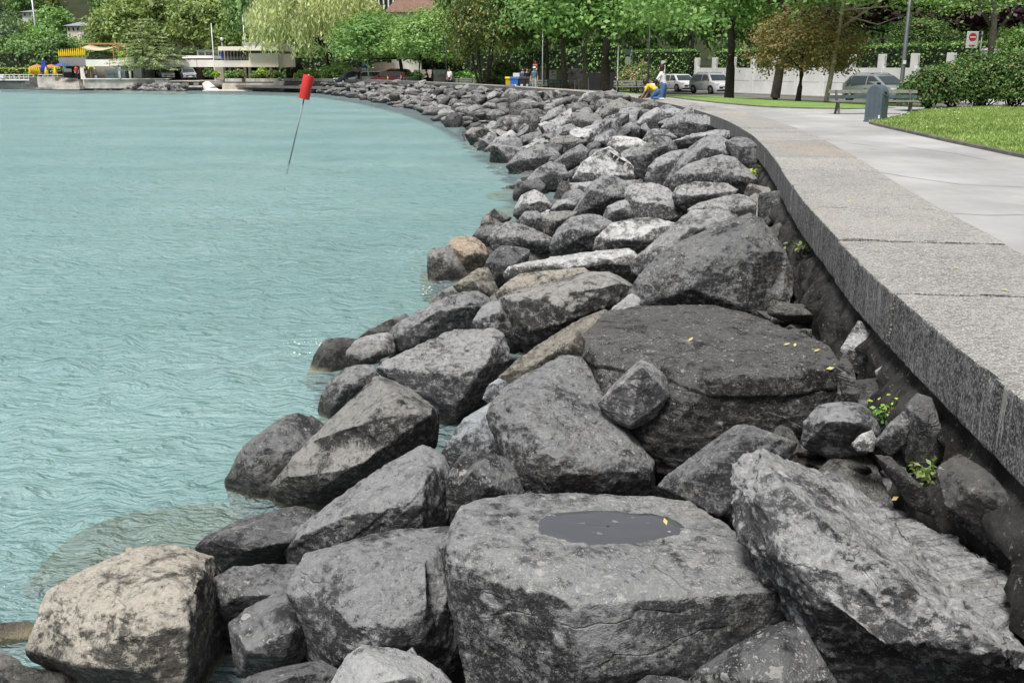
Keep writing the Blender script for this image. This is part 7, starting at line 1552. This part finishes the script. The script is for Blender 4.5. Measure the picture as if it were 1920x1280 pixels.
for k, (px, py, m, n_, sz, lab) in enumerate([(1672, 765, 'limeh', 22, .10, "bright green leafy weed beside the slanted stone at the wall"), (1650, 785, 'hedge', 70, .09, "small dark-leaved weed below the bright green one"), (1742, 892, 'olive', 90, .12, "reddish green weed at the wall foot near the right edge"), (1418, 330, 'limeh', 60, .16, "yellow-green moss tuft in the gap at the wall bend"), (1505, 470, 'olive', 60, .12, "mossy tuft under the wall beside the giant dark boulder")]):
    h = drop(px, py)
    if h is None: continue
    r_ = np.random.default_rng(300 + k); C = r_.normal(size=(n_, 3)) * sz * np.array([.5, .5, .3]); C[:, 2] = np.abs(C[:, 2]) + .01; V_, F_ = leaves(C, r_.normal(size=(n_, 3)) + np.array([0, 0, 1.2]), sz * .35, r_)
    o = bpy.data.objects.new("weed", mesh_np("weed", V_, F_, LEAF[m])); link(o); o.location = h[0]; tag(o, lab, "plant", kind="stuff")
# foam and splashes where wavelets break on the stones
FOAM = M("foam", (.85, .87, .87), .6, .05); VF, FFo, nb = [], [], 0; rf = np.random.default_rng(9)
for (px, py, n_, sx, sy) in [(962, 322, 90, .8, .9), (586, 652, 40, .3, .3), (805, 548, 20, .15, .3), (985, 372, 25, .2, .4), (905, 285, 40, .8, .8)]:
    g = gz(px, py, 0)
    for k in range(n_):
        c = np.array([g.x + rf.normal() * sx * .5, g.y + rf.normal() * sy * .6, .012 + abs(rf.normal()) * .012]); r0 = rf.uniform(.003, .009) * (1 + g.y / 30); a0 = rf.uniform(0, 6)
        m = 5; VF += [(c[0] + r0 * rf.uniform(.6, 1.6) * math.cos(a0 + j * 6.283 / m), c[1] + r0 * rf.uniform(.6, 1.6) * math.sin(a0 + j * 6.283 / m), c[2] + rf.uniform(0, .01)) for j in range(m)]; FFo.append([nb + j for j in range(m)]); nb += m
me = bpy.data.meshes.new("foam"); me.from_pydata(VF, [], FFo); me.materials.append(FOAM); o = bpy.data.objects.new("foam", me); link(o); tag(o, "white foam flecks where wavelets meet the boulders", "foam", kind="stuff")

# ---- grass blades and daisies on the near lawn
rg = np.random.default_rng(77); PA = np.array(lawnA); n_ = 60000
X = rg.uniform(9.2, 19, n_); Yg = 17.5 + 23 * rg.random(n_) ** 1.1
ins = np.zeros(n_, bool); j = len(PA) - 1
for i in range(len(PA)):
    c_ = ((PA[i, 1] > Yg) != (PA[j, 1] > Yg)) & (X < (PA[j, 0] - PA[i, 0]) * (Yg - PA[i, 1]) / (PA[j, 1] - PA[i, 1] + 1e-9) + PA[i, 0]); ins ^= c_; j = i
X, Yg = X[ins], Yg[ins]; Q_ = np.roll(PA, -1, 0); dmin = np.full(len(X), 1e9)
for i in range(len(PA)):
    e = Q_[i] - PA[i]; u = np.clip(((X - PA[i, 0]) * e[0] + (Yg - PA[i, 1]) * e[1]) / (e @ e), 0, 1); dmin = np.minimum(dmin, np.hypot(PA[i, 0] + e[0] * u - X, PA[i, 1] + e[1] * u - Yg))
Zg = PATHZ + .05 + .14 * (1 - np.exp(-dmin / 1.6)); m = len(X); a_ = rg.uniform(0, 6.28, m); h_ = rg.uniform(.03, .085, m); w_ = rg.uniform(.012, .03, m)
V_ = np.stack([np.c_[X - np.cos(a_) * w_, Yg - np.sin(a_) * w_, Zg - .01], np.c_[X + np.cos(a_) * w_, Yg + np.sin(a_) * w_, Zg - .01], np.c_[X + rg.normal(size=m) * .03, Yg + rg.normal(size=m) * .03, Zg + h_]], 1).reshape(-1, 3)
GR = mat_leaf("grass_blade", (0.075, 0.130, 0.026), (0.115, 0.180, 0.042), (0.16, 0.23, 0.075), .3)
o = bpy.data.objects.new("grass", mesh_np("grass", V_, np.arange(3 * m).reshape(-1, 3), GR)); link(o); tag(o, "short mown grass of the lawn beside the path", "grass", kind="stuff")
k_ = rg.choice(m, 420, replace=False); C = np.c_[X[k_], Yg[k_], Zg[k_] + .07]; V_, F_ = leaves(C, np.tile([0, 0, 1.0], (420, 1)) + .3 * rg.normal(size=(420, 3)), .04, rg, 1.0)
o = bpy.data.objects.new("daisies", mesh_np("daisies", V_, F_, WHITE)); link(o); tag(o, "tiny white daisies scattered over the lawn", "flowers", kind="stuff")

# ---- construction seams in the asphalt of the promenade
pth = bpy.data.objects["path"]; SEAM = M("seam_tar", (.31, .305, .30), .9, .2)
for pts in [[(1560, 297), (1620, 318), (1700, 332), (1800, 346), (1930, 352)], [(1520, 262), (1590, 268), (1650, 276)], [(1430, 219), (1500, 221), (1600, 224)], [(1700, 276), (1790, 288), (1850, 300)], [(1780, 400), (1850, 404), (1930, 403)]]:
    W_ = [gz(x, y, PATHZ) for x, y in pts]; vs = []; 
    for i, q in enumerate(W_):
        d_ = (W_[min(i + 1, len(W_) - 1)] - W_[max(i - 1, 0)]).normalized(); n_ = Vector((-d_.y, d_.x, 0)) * .012; vs += [q + n_ + Vector((0, 0, .004)), q - n_ + Vector((0, 0, .004))]
    MB().add(vs, [(2 * i, 2 * i + 1, 2 * i + 3, 2 * i + 2) for i in range(len(W_) - 1)]).build("seam", SEAM, pth)
